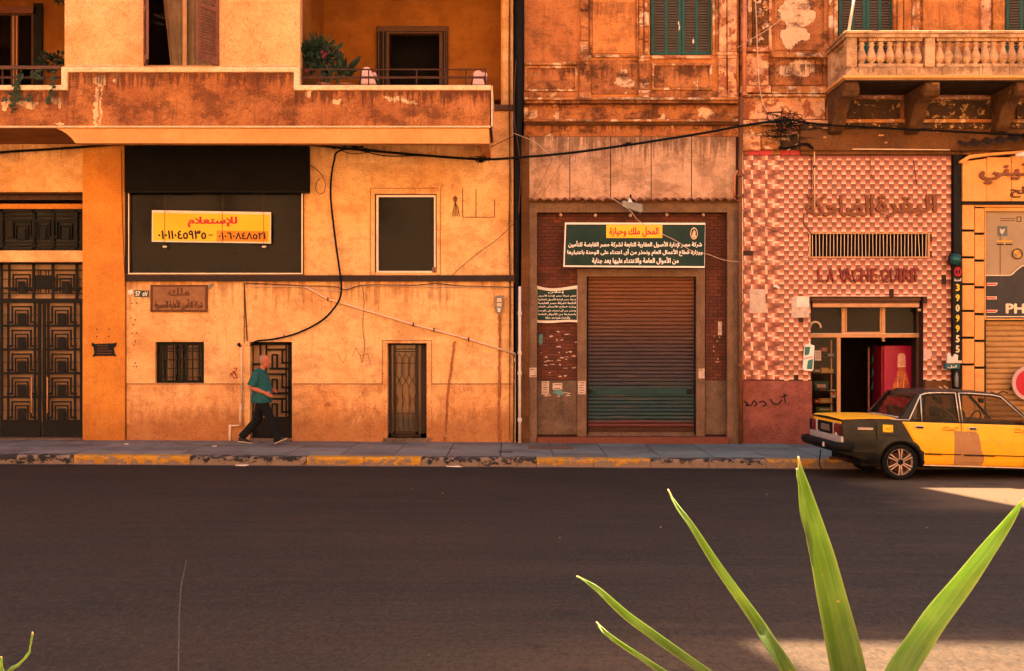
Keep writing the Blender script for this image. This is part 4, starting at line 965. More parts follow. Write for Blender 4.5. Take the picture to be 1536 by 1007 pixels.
# pilasters with rounded quoin-like blocks
rr = random.Random(4)
def quoined(x0, x1, name='pilaster', m='ledgeB', off=-.09):
    p = group_part(name, B, (X((x0+x1)/2), off, Z(84)))
    y = 83; k = 0
    while y > -40:
        h = 23+rr.uniform(-2, 2)
        b = MB(); b.pb(x0+rr.uniform(0,.8), x1-rr.uniform(0,.8), y-h+.8, y, off+rr.uniform(0,.01), 0); b.build('stone', M['upperB'] if k % 2 else M[m], p, bevel=.018); y -= h; k += 1
quoined(870, 883.5); quoined(958, 966, off=-.07); quoined(966.5, 974, off=-.11)
for q in ((884.5,888.5),(955,957.5)):
    b = MB(); b.pb(q[0], q[1], -40, 82, -.05, 0); b.build('moulding_strip', M['upperB'], B, bevel=.008)
b = MB(); b.pb(1069, 1073, -40, 83, -.05, 0.1); b.pb(1073.5, 1078, -40, 83, -.03, 0); b.build('window_jamb', M['ledgeB'], B, bevel=.006)
b = MB(); b.pb(1079, 1090, -40, 78, -.10, 0); b.build('pilaster', M['paleB'], B, bevel=.012)
b = MB(); b.pb(1091.5, 1106, -40, 78, -.13, 0); b.build('pilaster', M['paleB'], B, bevel=.02)
# shutters of the window
sw = group_part('window', B, (X(1021), .1, Z(83)))
def leaf_shutter(pa, pb_, py0, py1, y, par, nst=2, mat=None, smat=None, pitchpx=4.0):
    o = group_part('shutter', par, (X(pa, y), y, Z(py1, y))); mat = mat or M['teal']; smat = smat or M['louvre']
    w = pb_-pa; st = 5.0
    mb = MB(); xs_ = [pa+(w-st)*k/nst for k in range(nst+1)]
    for q in xs_: mb.pb(q, q+st, py0, py1, y, y+.04)
    for k in range(nst): mb.pb(xs_[k]+st+.02, xs_[k+1]-.02, py1-5, py1, y+.001, y+.038)
    mb.build('stile', mat, o, bevel=.003)
    mb = MB()
    for k in range(nst):
        a, c = X(xs_[k]+st, y), X(xs_[k+1], y); yy = py1-6
        while yy > py0:
            z = Z(yy, y); h = pitchpx*(CD+y)/S
            mb.add([(a, y-.002, z), (c, y-.002, z), (c, y+.035, z+h*.8), (a, y+.035, z+h*.8), (a, y-.002, z-.008), (c, y-.002, z-.008), (c, y+.035, z+h*.8-.008), (a, y+.035, z+h*.8-.008)], [(0,1,2,3),(7,6,5,4),(0,4,5,1)])
            yy -= pitchpx
    mb.build('louvre_slats', smat, o, kind='stuff')
    b = MB(); b.pb(pa, pb_, py0, py1, y+.05, y+.06); b.build('backing', M['dark'], o)
leaf_shutter(976.5, 1022, -38, 82.5, .10, sw); leaf_shutter(1022.5, 1067.5, -38, 82.5, .10, sw)
b = MB()
for (px_, py_) in ((1018, 35), (1019, 42), (1040, 62)): b.prism(jag(X(px_,.09), Z(py_,.09), .012, .05, 9, .4, px_), .094, .0995)
b.build('paint_drips', M['white'], sw, kind='stuff')
b = MB(); b.pb(977, 1069, 83.5, 88, -.06, .12); b.build('window_sill', M['paleB'], B, bevel=.01)
# parapet zone
for q in ((X0,867,93,97.5,-.10),(889,957,82,86,-.06)):
    b = MB(); b.pb(*q, 0); b.build('sill_moulding', M['ledgeB'], B, bevel=.012)
for (a, c, y0, y1) in ((869, 886.5, 84, 148), (957.5, 975, 84, 146), (1077, 1090.5, 80, 146), (1091, 1106, 80, 148)):
    p = group_part('pedestal', B, (X((a+c)/2), -.1, Z(y1)))
    m_ = M['paleB'] if a > 1000 else M['upperB']; m2 = M['paleB'] if a > 1000 else M['ledgeB']
    b = MB(); b.pb(a+1, c-1, y0+8, y1-11, -.10, 0); b.build('shaft', m_, p, bevel=.008)
    b = MB(); b.pb(a, c, y0-2, y0+3, -.145, 0); b.pb(a+.5, c-.5, y0+3.2, y0+7.8, -.125, 0); b.build('cap', m2, p, bevel=.012)
    b = MB(); b.pb(a, c, y1-10.8, y1, -.13, 0); b.build('base', m2, p, bevel=.01)
def framed_panel(x0, x1, y0, y1, fw=3.5, deep=.05):
    p = group_part('sunk_panel', B, (X((x0+x1)/2), -.03, Z(y1)))
    b = MB(); b.wall(x0, x1, y0, y1, -.055, .054, [(x0+fw, x1-fw, y0+fw, y1-fw)]); b.build('frame', M['ledgeB'], p, bevel=.008)
    b = MB(); b.wall(x0+fw+.4, x1-fw-.4, y0+fw+.4, y1-fw-.4, -.02, .018); b.build('field', M['upperB'], p, bevel=.006)
framed_panel(787, 866, 99, 137); framed_panel(978, 1068, 95, 135); 
b = MB(); b.wall(888, 956, 90, 141, -.03, .029); b.build('wall_panel', M['upperB'], B, bevel=.008)
for q in ((X0,867,138,148),(976,1076,136,146)):
    b = MB(); b.wall(*q, -.03, .029); b.build('wall_band', M['upperB'], B, bevel=.006)
# cornice courses
def course(name, y0, y1, d, m, par=B, a=X0, c=X1, bev=.015): 
    b = MB(); b.pb(a, c, y0, y1, -d*1.5, 0.0); return b.build(name, M[m], par, bevel=bev, seg=2)
course('cornice', 146, 150, .19, 'ledgeB'); course('cornice', 150.2, 155, .15, 'upperB')
b = MB(); b.wall(X0, X1, 155.3, 179, -.055, .054); b.build('frieze', M['upperB'], B)
course('cornice', 179, 182.5, .16, 'ledgeB', bev=.01); course('cornice', 183, 187, .09, 'soot', bev=.01)
b = MB(); b.wall(X0, X1, 187.5, 205, -.04, .039); b.build('frieze', M['upperB'], B)
# panels above the shop
for k, (a, c) in enumerate(((794, 854.2), (855.4, 915.2), (916.4, 976.2), (977.4, 1036.7), (1037.9, 1103.5))):
    b = MB(); b.wall(a, c, 205.6, 301, -.06+[0,.004,-.003,.002,0][k], .07); b.build('concrete_panel', M['panel'], B, bevel=.004)
b = MB(); b.wall(X0, X1, 205, 304, .02, .2); b.build('backing_wall', M['mortar'], B)
b = MB(); b.wall(782, 793.5, 204, 690, -.09, .3); b.build('corner_strip', M['soot'], B, bevel=.006)
# stone frame
b = MB(); b.wall(793.8, 1108, 303.5, 690, -.04, .10, [(805.5, 1091, 318.5, 690)]); b.build('stone_frame', M['marble'], B, bevel=.006)
b = MB(); b.pb(1101, 1106, 316, 664, -.055, -.035); b.build('frame_edge', M['slabstone'], B)
RY = .22                                                              # plane of the brick cladding
b = MB(); b.wall(800, 1096, 312, 690, RY, .2, [(880, 1043, 415, 690)]); b.build('recess_wall', M['mortar'], B)
b = MB(); b.wall(866, 1057.5, 403.5, 690, RY-.10, .2, [(879.8, 1044.5, 415, 690)]); b.build('door_frame', M['marble'], B, bevel=.006)
b = MB(); b.wall(806, 866, 571, 652, RY-.06, .07); b.build('stone_slab', M['slabstone'], B, bevel=.004)
b = MB(); b.wall(1058, 1090, 571, 652, RY-.06, .07); b.build('stone_slab', M['slabstone'], B, bevel=.004)
b = MB(); b.box(X(806), X(1092), -.12, RY+.3, -.3, Z(655.5)); b.build('granite_step', M['granite'], B, bevel=.008)
b = MB(); b.box(X(806), X(1091)-.0, -.03, RY-.02, Z(318.5)-.01, Z(318.5)+.0+.001) ; b.build('lintel_soffit', M['soot'], B)
# brick cladding: large ones single, the rest joined
BR = []
bw, bh = 12.0, 5.0
def bricks(x0, x1, y0, y1):
    r_ = 0; y = y0
    while y < y1-1:
        x = x0-(6 if r_ % 2 else 0)
        while x < x1:
            a, c = max(x, x0), min(x+bw, x1)
            if c-a > 2: BR.append((a, c, y, min(y+bh, y1)))
            x += bw
        y += bh; r_ += 1
bricks(806, 866, 320, 571); bricks(1058, 1090.5, 320, 571); bricks(866, 1058, 320, 403)
full = [q for q in BR if q[1]-q[0] > 11.5 and q[3]-q[2] > 4.5]; full.sort(key=lambda q: (q[2] < 400, q[2])); ids = set(map(id, full[:300]))
hw, hh = X(CX+bw/2-.35, RY), (bh/2-.35)*(CD+RY)/S
m_ = MB(); m_.add([(-hw,0,-hh),(hw,0,-hh),(hw,0,hh),(-hw,0,hh),(-hw,.02,-hh),(hw,.02,-hh),(hw,.02,hh),(-hw,.02,hh)], [(0,1,2,3),(0,4,5,1),(1,5,6,2),(2,6,7,3),(3,7,4,0)]); bme = m_.mesh('brick', M['brick'])
rest = MB(); rr = random.Random(8)
for q in BR:
    a, c, y0, y1 = q; dy = rr.uniform(-.004, .004)
    if id(q) in ids: inst('brick', bme, (X((a+c)/2, RY), RY-.018+dy, Z((y0+y1)/2, RY)), B, (rr.uniform(-.01,.01), rr.uniform(-.006,.006), rr.uniform(-.015,.015)))
    else: rest.box(X(a+.35,RY), X(c-.35,RY), RY-.018+dy, RY+.002, Z(y1-.35,RY), Z(y0+.35,RY))
rest.build('brick_courses', M['brick'], B, kind='stuff')
# roller shutter of single slats
sh = group_part('roller_shutter', B, (X(961), RY+.06, Z(650)))
SY = RY+.05; n = 40; py0, py1 = 415.0, 641.0; p_ = (py1-py0)/n
pitch = p_*(CD+SY)/S; xa, xb = X(880, SY), X(1044, SY); L = (xb-xa)/2
m_ = MB(); m_.prismx([(0.02,-pitch/2),(.004,-pitch*.46),(-.014,-pitch*.22),(-.016,pitch*.1),(-.006,pitch*.36),(.004,pitch*.46),(.02,pitch*.5)], -L, L); sme = m_.mesh('slat', M['shutter'])
rr = random.Random(11)
for k in range(n):
    inst('slat', sme, ((xa+xb)/2, SY+rr.uniform(-.002, .002), Z(py0+p_*(k+.5), SY)), sh)
b = MB(); b.pb(880.5, 1043.5, 586, 590, SY-.02, SY); b.pb(880.5, 1043.5, 641.2, 649.5, SY-.03, SY+.02); b.build('bottom_rail', M['rustiron'], sh, bevel=.004)
b = MB(); b.pb(884, 1038, 582.5, 592.5, SY-.026, SY-.005); b.build('lock_rail', simple('teal_rail_paint', (.010, .042, .040), .55, var=.4), sh, bevel=.006)
b = MB(); b.pb(883, 890, 585, 590, SY-.035, SY-.02); b.pb(1030, 1037, 584, 591, SY-.035, SY-.02); b.build('lock', M['iron'], sh, bevel=.003)
for q in ((878,882.5),(1041.5,1045.5)):
    b = MB(); b.wall(q[0], q[1], 414, 652, RY-.02, .06); b.build('guide_rail', M['iron'], sh)
b = MB(); b.box(X(879), X(1045), RY, RY+.3, Z(655.5), Z(650)); b.build('sill', M['slabstone'], sh)
# corrugated clay awning strip: each tile a wave
aw = group_part('awning', B, (X(950), -.1, Z(300)))
def wave_tile(w, d, h, t=.012, n=8, drop=.03):
    mb = MB(); V = []
    for j, (yy, zz) in enumerate(((0, 0), (-d, -drop))):
        for s_ in (0, t):
            for k in range(n+1):
                u = k/n; V.append((-w/2+w*u, yy, zz-s_+h*math.sin(u*2*math.pi)))
    a = lambda j, s_, k: (j*2+s_)*(n+1)+k
    F = []
    for k in range(n): F += [(a(0,0,k), a(0,0,k+1), a(1,0,k+1), a(1,0,k)), (a(0,1,k), a(1,1,k), a(1,1,k+1), a(0,1,k+1)), (a(1,0,k), a(1,0,k+1), a(1,1,k+1), a(1,1,k))]
    mb.add(V, F); return mb
nt_ = 25; wt = (X(1109,-.2)-X(794,-.2))/nt_
tme = wave_tile(wt, .20, .022).mesh('tile', M['tileroof'])
rr = random.Random(6)
for k in range(nt_): inst('tile', tme, (X(794,-.2)+wt*(k+.5), -.045, Z(298.5)+rr.uniform(-.006,.006)), aw, (rr.uniform(-.04,.04), rr.uniform(-.03,.03), 0))
b = MB(); b.pb(795, 1107, 300.5, 304, -.08, -.03); b.build('batten', M['soot'], aw)
# unseen upper mass, height and slanted side shaped to shade the road; inner masses
b = MB(); b.box(X(X0), 4.25, .3, 14, 8.7, 10.5); b.box(X(X0), X(1110), 1.2, 14, -.3, 8.7); b.box(X(X0), 4.25, 0.0, .3, 9.28, 10.5); b.add([(x, y, z) for z in (10.5, 27.4) for x, y in ((X(X0),0),(4.25,0),(4.25-SUN_DIR.x/-SUN_DIR.y*12,12),(X(X0),12))], [(0,3,2,1),(4,5,6,7),(0,1,5,4),(1,2,6,5),(2,3,7,6),(3,0,4,7)]); b.build('upper_shade_mass', M['upperB'], B)
for q in ((X0,800),(1094,1109)):
    b = MB(); b.wall(q[0], q[1], 300, 690, .06, .5); b.build('side_wall', M['mortar'], B)
b = MB(); b.box(X(X0), X(1109), .2, 1.3, Z(314), Z(300)); b.build('shop_ceiling', M['mortar'], B)
# fixtures of the shop
for k, (px_, py_) in enumerate(((841,322),(893,322.5),(945.5,322.5),(1000,321.5),(1055,321.5))):
    t = thing('lamp_bulb', ['leftmost dusty bulb under the shop lintel, above the left end of the green sign', 'second dusty bulb from the left under the shop lintel, left of the yellow heading', 'middle dusty bulb under the shop lintel behind the tilted floodlight', 'fourth dusty bulb under the shop lintel, right of the yellow heading', 'rightmost dusty bulb under the shop lintel above the sign emblem'][k], 'bulb', (X(px_,.1), .1, Z(py_,.1)), group='row of bulbs under the shop lintel')
    b = MB(); b.lathe(X(px_,.1), .1, [(.004,-.045),(.03,-.03),(.036,-.005),(.025,.02),(.016,.03)], 10, Z(py_,.1)); b.build('glass_globe', M['bulb'], t, smooth=True)
    b = MB(); b.lathe(X(px_,.1), .1, [(.02,.028),(.022,.05),(.02,.07)], 8, Z(py_,.1)); b.build('socket', M['iron'], t)
fl = thing('floodlight', 'tilted grey floodlight hanging from the awning above the green sign', 'lamp', (X(948,-.45), -.3, Z(312,-.45)))
yf = -.45; pl = [(932.5,302),(936,300.5),(964,306),(965,318),(961,319.5),(934,311)]
b = MB(); b.prism([(X(a,yf), Z(c,yf)) for a, c in pl], yf, yf+.16); b.build('housing', M['lampgrey'], fl, bevel=.012)
b = MB(); b.bar((X(945,yf), yf+.08, Z(303,yf)), (X(946,-.05), -.05, Z(293,-.05)), .03); b.build('bracket', M['iron'], fl)
b = MB(); b.prism([(X(942,yf), Z(303,yf)), (X(944,yf), Z(296,yf)), (X(949,yf), Z(304,yf))], yf-.01, yf+.03); b.build('clamp', M['white'], fl)
GS = -.13
gs = thing('shop_sign', 'dark green sign with yellow heading, white Arabic lines and round emblem over the closed shop', 'sign', (X(950,GS), GS, Z(402,GS)))
b = MB(); V = [(847.5,334),(1058,334.5),(1057,402),(845,400.5)]
b.add([(X(x,GS), GS, Z(z,GS)) for x, z in V]+[(X(x,GS), GS+.03, Z(z,GS)) for x, z in V], [(3,2,1,0),(4,5,6,7),(0,1,5,4),(1,2,6,5),(2,3,7,6),(3,0,4,7)]); b.build('board', M['printwhite'], gs)
b = MB(); V = [(849.3,336.8),(1057.5,337.2),(1056.4,399.5),(847,398.3)]
b.add([(X(x,GS), GS-.003, Z(z,GS)) for x, z in V], [(3,2,1,0)]); b.build('green_face', M['signgreen'], gs)
b = MB(); b.pb(909.5, 993.5, 337.3, 357.2, GS-.006, GS-.003); b.build('yellow_field', M['printyellow'], gs)
ptext('المحل ملك وحيازة', 914, 988, 341, 355.5, GS-.008, bold=.08).build('heading', M['printred'], gs)
ptext('شركة مصر لإدارة الأصول العقارية التابعة لشركة مصر القابضة للتأمين', 852.5, 1053, 361.5, 372.5, GS-.006, bold=.075, res=1).build('text_line', M['printwhite'], gs)
ptext('ووزارة قطاع الأعمال العام ونحذر من أى اعتداء على الوحدة باعتبارها', 851, 1054, 373.5, 384.5, GS-.006, bold=.075, res=1).build('text_line', M['printwhite'], gs)
ptext('من الأموال العامة والاعتداء عليها يعد جناية', 888, 1018, 385.5, 397, GS-.006, bold=.075, res=1).build('text_line', M['printwhite'], gs)
b = MB(); yq = GS-.004
b.prism([(X(1041+5.6*math.cos(a),GS), Z(350.5-9*math.sin(a)*1.0,GS)) for a in [k*math.pi/10 for k in range(20)]], yq-.003, yq); b.build('emblem', M['conduit'], gs)
b = MB(); b.prism([(X(1041+4.4*math.cos(a),GS), Z(350.5-7.6*math.sin(a),GS)) for a in [k*math.pi/8 for k in range(16)]], yq-.005, yq-.003); b.build('emblem_field', M['signgreen'], gs)
b = MB(); b.prism([(X(x,GS), Z(z,GS)) for x, z in ((1038,356),(1039,349),(1041,345),(1043.5,348),(1043,353),(1044.5,357))], yq-.007, yq-.005); b.pb(1039.8, 1041, 341, 344, yq-.007, yq-.004); b.build('emblem_figure', M['conduit'], gs)
# sagging printed cloth on the left brick field
cl = thing('cloth_notice', 'small creased dark green cloth notice with eight white Arabic lines on the left brick field', 'banner', (X(835,.1), .1, Z(484,.1)))
NY = .12; N = 16; mb = MB(); V = []
for j in range(7):
    for k in range(N+1):
        u = k/N; t = j/6; top = 428.5+4.0*math.sin(u*math.pi)*(1-t); V.append((X(805+61*u, NY), NY+.014*math.sin(u*9+t*2)-.01, Z(top+(484-top)*t+.8*math.sin(u*6), NY)))
mb.add(V, [(j*(N+1)+k, (j+1)*(N+1)+k, (j+1)*(N+1)+k+1, j*(N+1)+k+1) for j in range(6) for k in range(N)]); mb.build('cloth', M['white'], cl, smooth=True)
mb = MB(); V = []
for j in range(7):
    for k in range(N+1):
        u = k/N; t = j/6; top = 433.5+3*math.sin(u*math.pi)*(1-t); V.append((X(806+59.3*u, NY), NY+.014*math.sin(u*9+t*2)-.014, Z(top+(480.5-top)*t+.6*math.sin(u*6), NY)))
mb.add(V, [(j*(N+1)+k, (j+1)*(N+1)+k, (j+1)*(N+1)+k+1, j*(N+1)+k+1) for j in range(6) for k in range(N)]); mb.build('printed_field', M['signgreen'], cl, smooth=True)
for j, (a, c, t_) in enumerate(((822,846,'إعلان'),(807,864,'تعلن شركة مصر لإدارة الأصول'),(807,864,'شركة مصر لإدارة الأصول العقارية'),(807,864,'التابعة لشركة مصر القابضة'),(807,864,'وزارة قطاع الأعمال العام'),(807,864,'ونحذر من أى اعتداء على الوحدة'),(807,864,'باعتبارها من الأموال العامة'),(818,855,'والاعتداء عليها يعد جناية'))):
    ptext(t_, a, c, 436.5+j*5.5, 440.6+j*5.5, NY-.032, bold=.05, res=1).build('text_line', M['printwhite'], cl)
# posters
def poster(px0, px1, py0, py1, y, label, lines=5, ragged=0):
    t = thing('poster', label, 'poster', (X((px0+px1)/2,y), y, Z(py1,y)), group='small papers pasted beside the closed shop')
    w, h = (px1-px0)/2, (py1-py0)/2; cx, cy = (px0+px1)/2, (py0+py1)/2; rr = random.Random(int(px0))
    pl = [(cx-w,cy+h),(cx+w,cy+h+rr.uniform(-1,.5)),(cx+w+rr.uniform(-.7,.4),cy),(cx+w,cy-h),(cx,cy-h+rr.uniform(-.6,.6)),(cx-w,cy-h)]
    b = MB(); b.prism([(X(a,y), Z(c,y)) for a, c in pl][::-1], y-.003, y); b.build('sheet', M['paper'], t)
    b = MB()
    for k in range(lines):
        z = py0+2.4+(py1-py0-4.5)*k/max(1, lines-1); b.pb(px0+1.4+rr.uniform(0,1.2), px1-1.4-rr.uniform(0,2), z-.55, z+.55, y-.0045, y-.003)
    b.build('printed_lines', M['wood'], t, kind='stuff')
py_ = RY-.062
poster(794, 805, 552, 566, -.042, 'small torn poster on the left stone post beside the brick field', 2)
poster(812.5, 823.5, 572, 590.5, py_, 'narrow poster with text, leftmost on the left stone slab', 5)
poster(829, 843.5, 575, 585, py_, 'squat pale poster second on the left stone slab, over the torn teal scraps', 2)
poster(867, 878.5, 572, 591.5, RY-.102, 'narrow poster with text on the left door post of the shutter', 5)
poster(1048, 1057, 553, 568, RY-.102, 'blank pale poster on the right door post of the shutter', 1)
poster(1077, 1083, 483, 503, RY-.022, 'narrow torn strip of paper on the right brick field', 1)
b = MB()
rr = random.Random(21)
for k in range(34):
    x = rr.gauss(836, 15); y = rr.gauss(535, 22)
    if 808 < x < 864 and 495 < y < 566: b.prism(jag(X(x,RY), Z(y,RY), rr.uniform(.01,.05), rr.uniform(.006,.016), 8, .5, k), RY-.027, RY-.0235)
for k in range(10): b.prism(jag(X(rr.uniform(1070,1080),RY), Z(rr.uniform(500,545),RY), .012, .012, 7, .5, k+50), RY-.027, RY-.0235)
for k in range(12): b.prism(jag(X(rr.uniform(813,858),py_), Z(rr.uniform(588,595),py_), rr.uniform(.02,.05), .012, 8, .5, k+80), py_-.003, py_)
tag(b.build('paper_remnants', M['paper'], kind='stuff'), 'white remnants of torn posters scattered over the brick and stone', 'paper remnants')
b = MB(); b.prism(jag(X(838,py_), Z(589,py_), .11, .045, 14, .4, 5), py_-.004, py_); b.prism(jag(X(811,RY), Z(509,RY), .05, .09, 12, .5, 6), RY-.03, RY-.024)
tag(b.build('teal_paper_scraps', simple('faded_teal_paper', (.10,.22,.20), .8), kind='stuff'), 'faded teal scraps of torn poster low on the left slab and brick', 'paper remnants')
# ------------------------------------------------------------------ building C: pink tiled shop front below a stone balcony
C = thing('pink_house', 'peeling house on the right with pink woven-look shop tiles below a carved stone balcony', 'building', (X(1270), 0, .14))
EX = 1640
b = MB(); b.wall(1110, EX, -40, 232, 0, .3, [(1257, 1340, -38, 140), (1508, 1600, -38, 140)]); b.build('wall', M['upperB'], C)
def cc(name, px0, px1, py0, py1, d, m, bev=.012, y0=0.0):
    d *= 1.35 if name in ('sill_moulding', 'cornice', 'frieze_moulding') else 1
    b = MB(); b.pb(px0, px1, py0, py1, -d, y0); return b.build(name, M[m], C, bevel=bev)
cc('pilaster', 1113, 1121, -40, 70, .13, 'paleB'); cc('pilaster', 1122, 1128, -40, 70, .08, 'ledgeB'); cc('ornament_backing', 1128.5, 1153, -40, 66, .03, 'soot')
b = MB(); rr = random.Random(13)                                      # eroded scroll ornament in relief
for k in range(26):
    cx, cy = 1140+rr.uniform(-7, 7), -30+k*3.7; a0 = rr.uniform(0, 6)
    b.tube([(X(cx+(5-i*.6)*math.cos(a0+i*.8)), -.05-.005*i, Z(cy+(4-i*.4)*math.sin(a0+i*.8))) for i in range(6)], [.022,.03,.034,.03,.022,.01], 6)
b.build('scroll_ornament', M['ledgeB'], C, smooth=True)
cc('pilaster', 1153.5, 1158, -40, 78, .07, 'paleB'); cc('wall_panel', 1162, 1232, -40, 76, .02, 'upperB'); cc('jamb', 1236, 1243, -40, 100, .05, 'upperB'); cc('jamb', 1243.5, 1250, -40, 140, .12, 'ledgeB'); cc('jamb', 1250.3, 1257, -40, 140, .07, 'ledgeB')
cc('sill_moulding', 1112, 1158, 70, 77, .15, 'paleB'); cc('sill_moulding', 1158.5, 1246, 79, 86, .09, 'ledgeB')
cc('wall_panel', 1116, 1153, 80, 128, .09, 'paleB'); cc('wall_panel', 1162, 1234, 90, 128, .03, 'upperB'); cc('sill_moulding', 1112, 1157, 128.5, 139, .14, 'paleB'); cc('sill_moulding', 1158, 1240, 129.5, 140, .1, 'ledgeB')
cc('wall_band', 1114, 1240, 141, 145, .13, 'ledgeB'); cc('frieze', 1114, 1238, 146, 179, .05, 'paleB' ); cc('cornice', 1112, 1246, 180, 187, .14, 'paleB'); cc('frieze', 1112, 1200, 188, 204, .06, 'ledgeB')
cc('corner_block', 1112, 1142, 202, 225.5, .10, 'paleB', .03); cc('corner_block', 1143, 1171, 202, 224, .12, 'ledgeB', .02); cc('corner_block', 1172.5, 1200, 201, 224, .10, 'frieze', .02)
cc('jamb', 1340.5, 1346, -40, 140, .05, 'ledgeB'); cc('jamb', 1347, 1355, -40, 140, .10, 'fieldB'); cc('pilaster', 1356, 1368, -40, 140, .06, 'fieldB'); cc('pilaster', 1369, 1381, -40, 140, .12, 'ledgeB', .02)
cc('wall_panel', 1384, 1471, -40, 140, .02, 'fieldB'); cc('pilaster', 1473, 1488, -40, 140, .13, 'paleB', .03); cc('pilaster', 1489, 1507, -40, 140, .06, 'fieldB')
w = group_part('window', C, (X(1298), .1, Z(135))); leaf_shutter(1258, 1299, -38, 138, .10, w); leaf_shutter(1299.5, 1340, -38, 138, .10, w)
w = group_part('window', C, (X(1550), .1, Z(135))); leaf_shutter(1509, 1555, -38, 138, .10, w); leaf_shutter(1555.5, 1600, -38, 138, .10, w)
# under the balcony
for (a, c) in ((1262, 1350), (1372, 1500), (1525, EX)):
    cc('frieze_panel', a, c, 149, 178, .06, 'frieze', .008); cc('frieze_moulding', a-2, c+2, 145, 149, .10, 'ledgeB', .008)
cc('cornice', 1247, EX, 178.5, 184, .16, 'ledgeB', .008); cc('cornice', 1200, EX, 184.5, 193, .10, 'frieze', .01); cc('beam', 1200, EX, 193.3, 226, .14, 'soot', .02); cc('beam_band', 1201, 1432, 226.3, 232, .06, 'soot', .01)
b = MB(); rr = random.Random(31)
for (a, c, y) in ((1235,1242,192),(1235,1239,206),(1318,1326,203),(1326,1341,224),(1327,1331,214),(1405,1412,198)): b.pb(a, c, y-1.1, y+1.1, -.16, -.10)
b.build('paint_chips', M['paleB'], C, kind='stuff')
# balcony -------------------------------------------------------------
bal = thing('stone_balcony', 'cream stone balcony with turned balusters and scrolled brackets above the pink shop', 'balcony', (X(1420,-1.2), -.75, Z(120,-1.53)))
stone = M['balstone'] = plaster('balcony_stone', (.60, .36, .19), (.50, .26, .12), (.22, .09, .035), grime=.5, drips=[(Z(51,-1.53), .25, .5), (Z(100,-1.53), .2, .6)], streak=.6, crack=.2, mott=3)
FY = -1.53; fx = lambda v: X(v, FY); fz = lambda v: Z(v, FY); XE = X(EX, FY)
b = MB(); b.box(fx(1268), XE, FY, -.13, fz(113), fz(119)-.16) if False else b.box(fx(1268), XE, FY+.02, -.18, fz(119.5), fz(113)); b.build('slab', stone, bal, bevel=.01)
b = MB(); b.box(fx(1268)-.05, XE, FY-.05, FY+.10, fz(118), fz(113.5)); b.box(fx(1268)-.05, fx(1268)+.10, FY+.1, -.14, fz(118), fz(113.5)); b.build('slab_moulding', M['yclad'], bal, bevel=.012)
plinth_px = [1270, 1345, 1414, 1474.5, 1515, EX]
for a, c in zip(plinth_px, plinth_px[1:]):
    b = MB(); b.box(fx(a)+.003, fx(c)-.003, FY+.02, FY+.22, fz(113)+.001, fz(100.5)); b.build('plinth_block', stone, bal, bevel=.006)
b = MB(); b.box(fx(1270)+.004, fx(1270)+.2, FY+.22, -.15, fz(113)+.001, fz(100.5)); b.build('plinth_block', stone, bal, bevel=.006)
for a, c in ((1270, 1395.3), (1395.9, EX)):
    b = MB(); b.box(fx(a)-.03, fx(c), FY-.02, FY+.24, fz(56.5), fz(51)); b.box(fx(a)-.05, fx(c), FY-.045, FY+.26, fz(51), fz(46.5)); b.build('handrail', stone, bal, bevel=.012)
b = MB(); b.box(fx(1270)-.03, fx(1270)+.22, FY+.26, -.14, fz(56.5), fz(51)); b.box(fx(1270)-.05, fx(1270)+.24, FY+.26, -.14, fz(51), fz(46.5)); b.build('handrail', stone, bal, bevel=.012)
for a, c, y0 in ((1270, 1286, FY), (1388, 1403, FY), (1600, 1615, FY)):
    b = MB(); b.box(fx(a)+.002, fx(c), y0+.01, y0+.21, fz(100.5)+.001, fz(56.5)-.001); b.build('pier', stone, bal, bevel=.008)
b = MB(); b.box(fx(1270)+.01, fx(1270)+.2, -.42, -.15, fz(100.5)+.001, fz(56.5)-.001); b.build('pier', stone, bal, bevel=.008)
H = fz(57)-fz(100); prof = [(.30,0),(.30,.10),(.22,.11),(.17,.14),(.20,.17),(.33,.22),(.42,.31),(.43,.38),(.36,.48),(.25,.60),(.19,.70),(.185,.755),(.27,.775),(.27,.80),(.20,.82),(.21,.86),(.28,.885),(.31,.91),(.31,1.0)]
r0 = .23
m_ = MB(); m_.lathe(0, 0, [(r*r0*.95, z*H) for r, z in prof[2:-2]], 12); m_.box(-.085,.085,-.085,.085,0,.11*H); m_.box(-.078,.078,-.078,.078,.905*H,H); lme = m_.mesh('baluster', stone, smooth=False)
for p_ in lme.polygons: p_.use_smooth = len(p_.vertices) == 4 and abs(p_.normal.z) < .95 and p_.index < 12*(len(prof)-5)
rr = random.Random(17)
bx = [1295, 1309.5, 1323.5, 1337.5, 1351.5, 1365, 1378.5]+[1412+13.7*k for k in range(14)]
for q in bx: inst('baluster', lme, (fx(q), FY+.12, fz(100)+.004), bal, (0, rr.uniform(-.015,.015), rr.uniform(-.1,.1)))
for k in range(4): inst('baluster', lme, (fx(1270)+.11, FY+.36+k*.19, fz(100)+.004), bal)
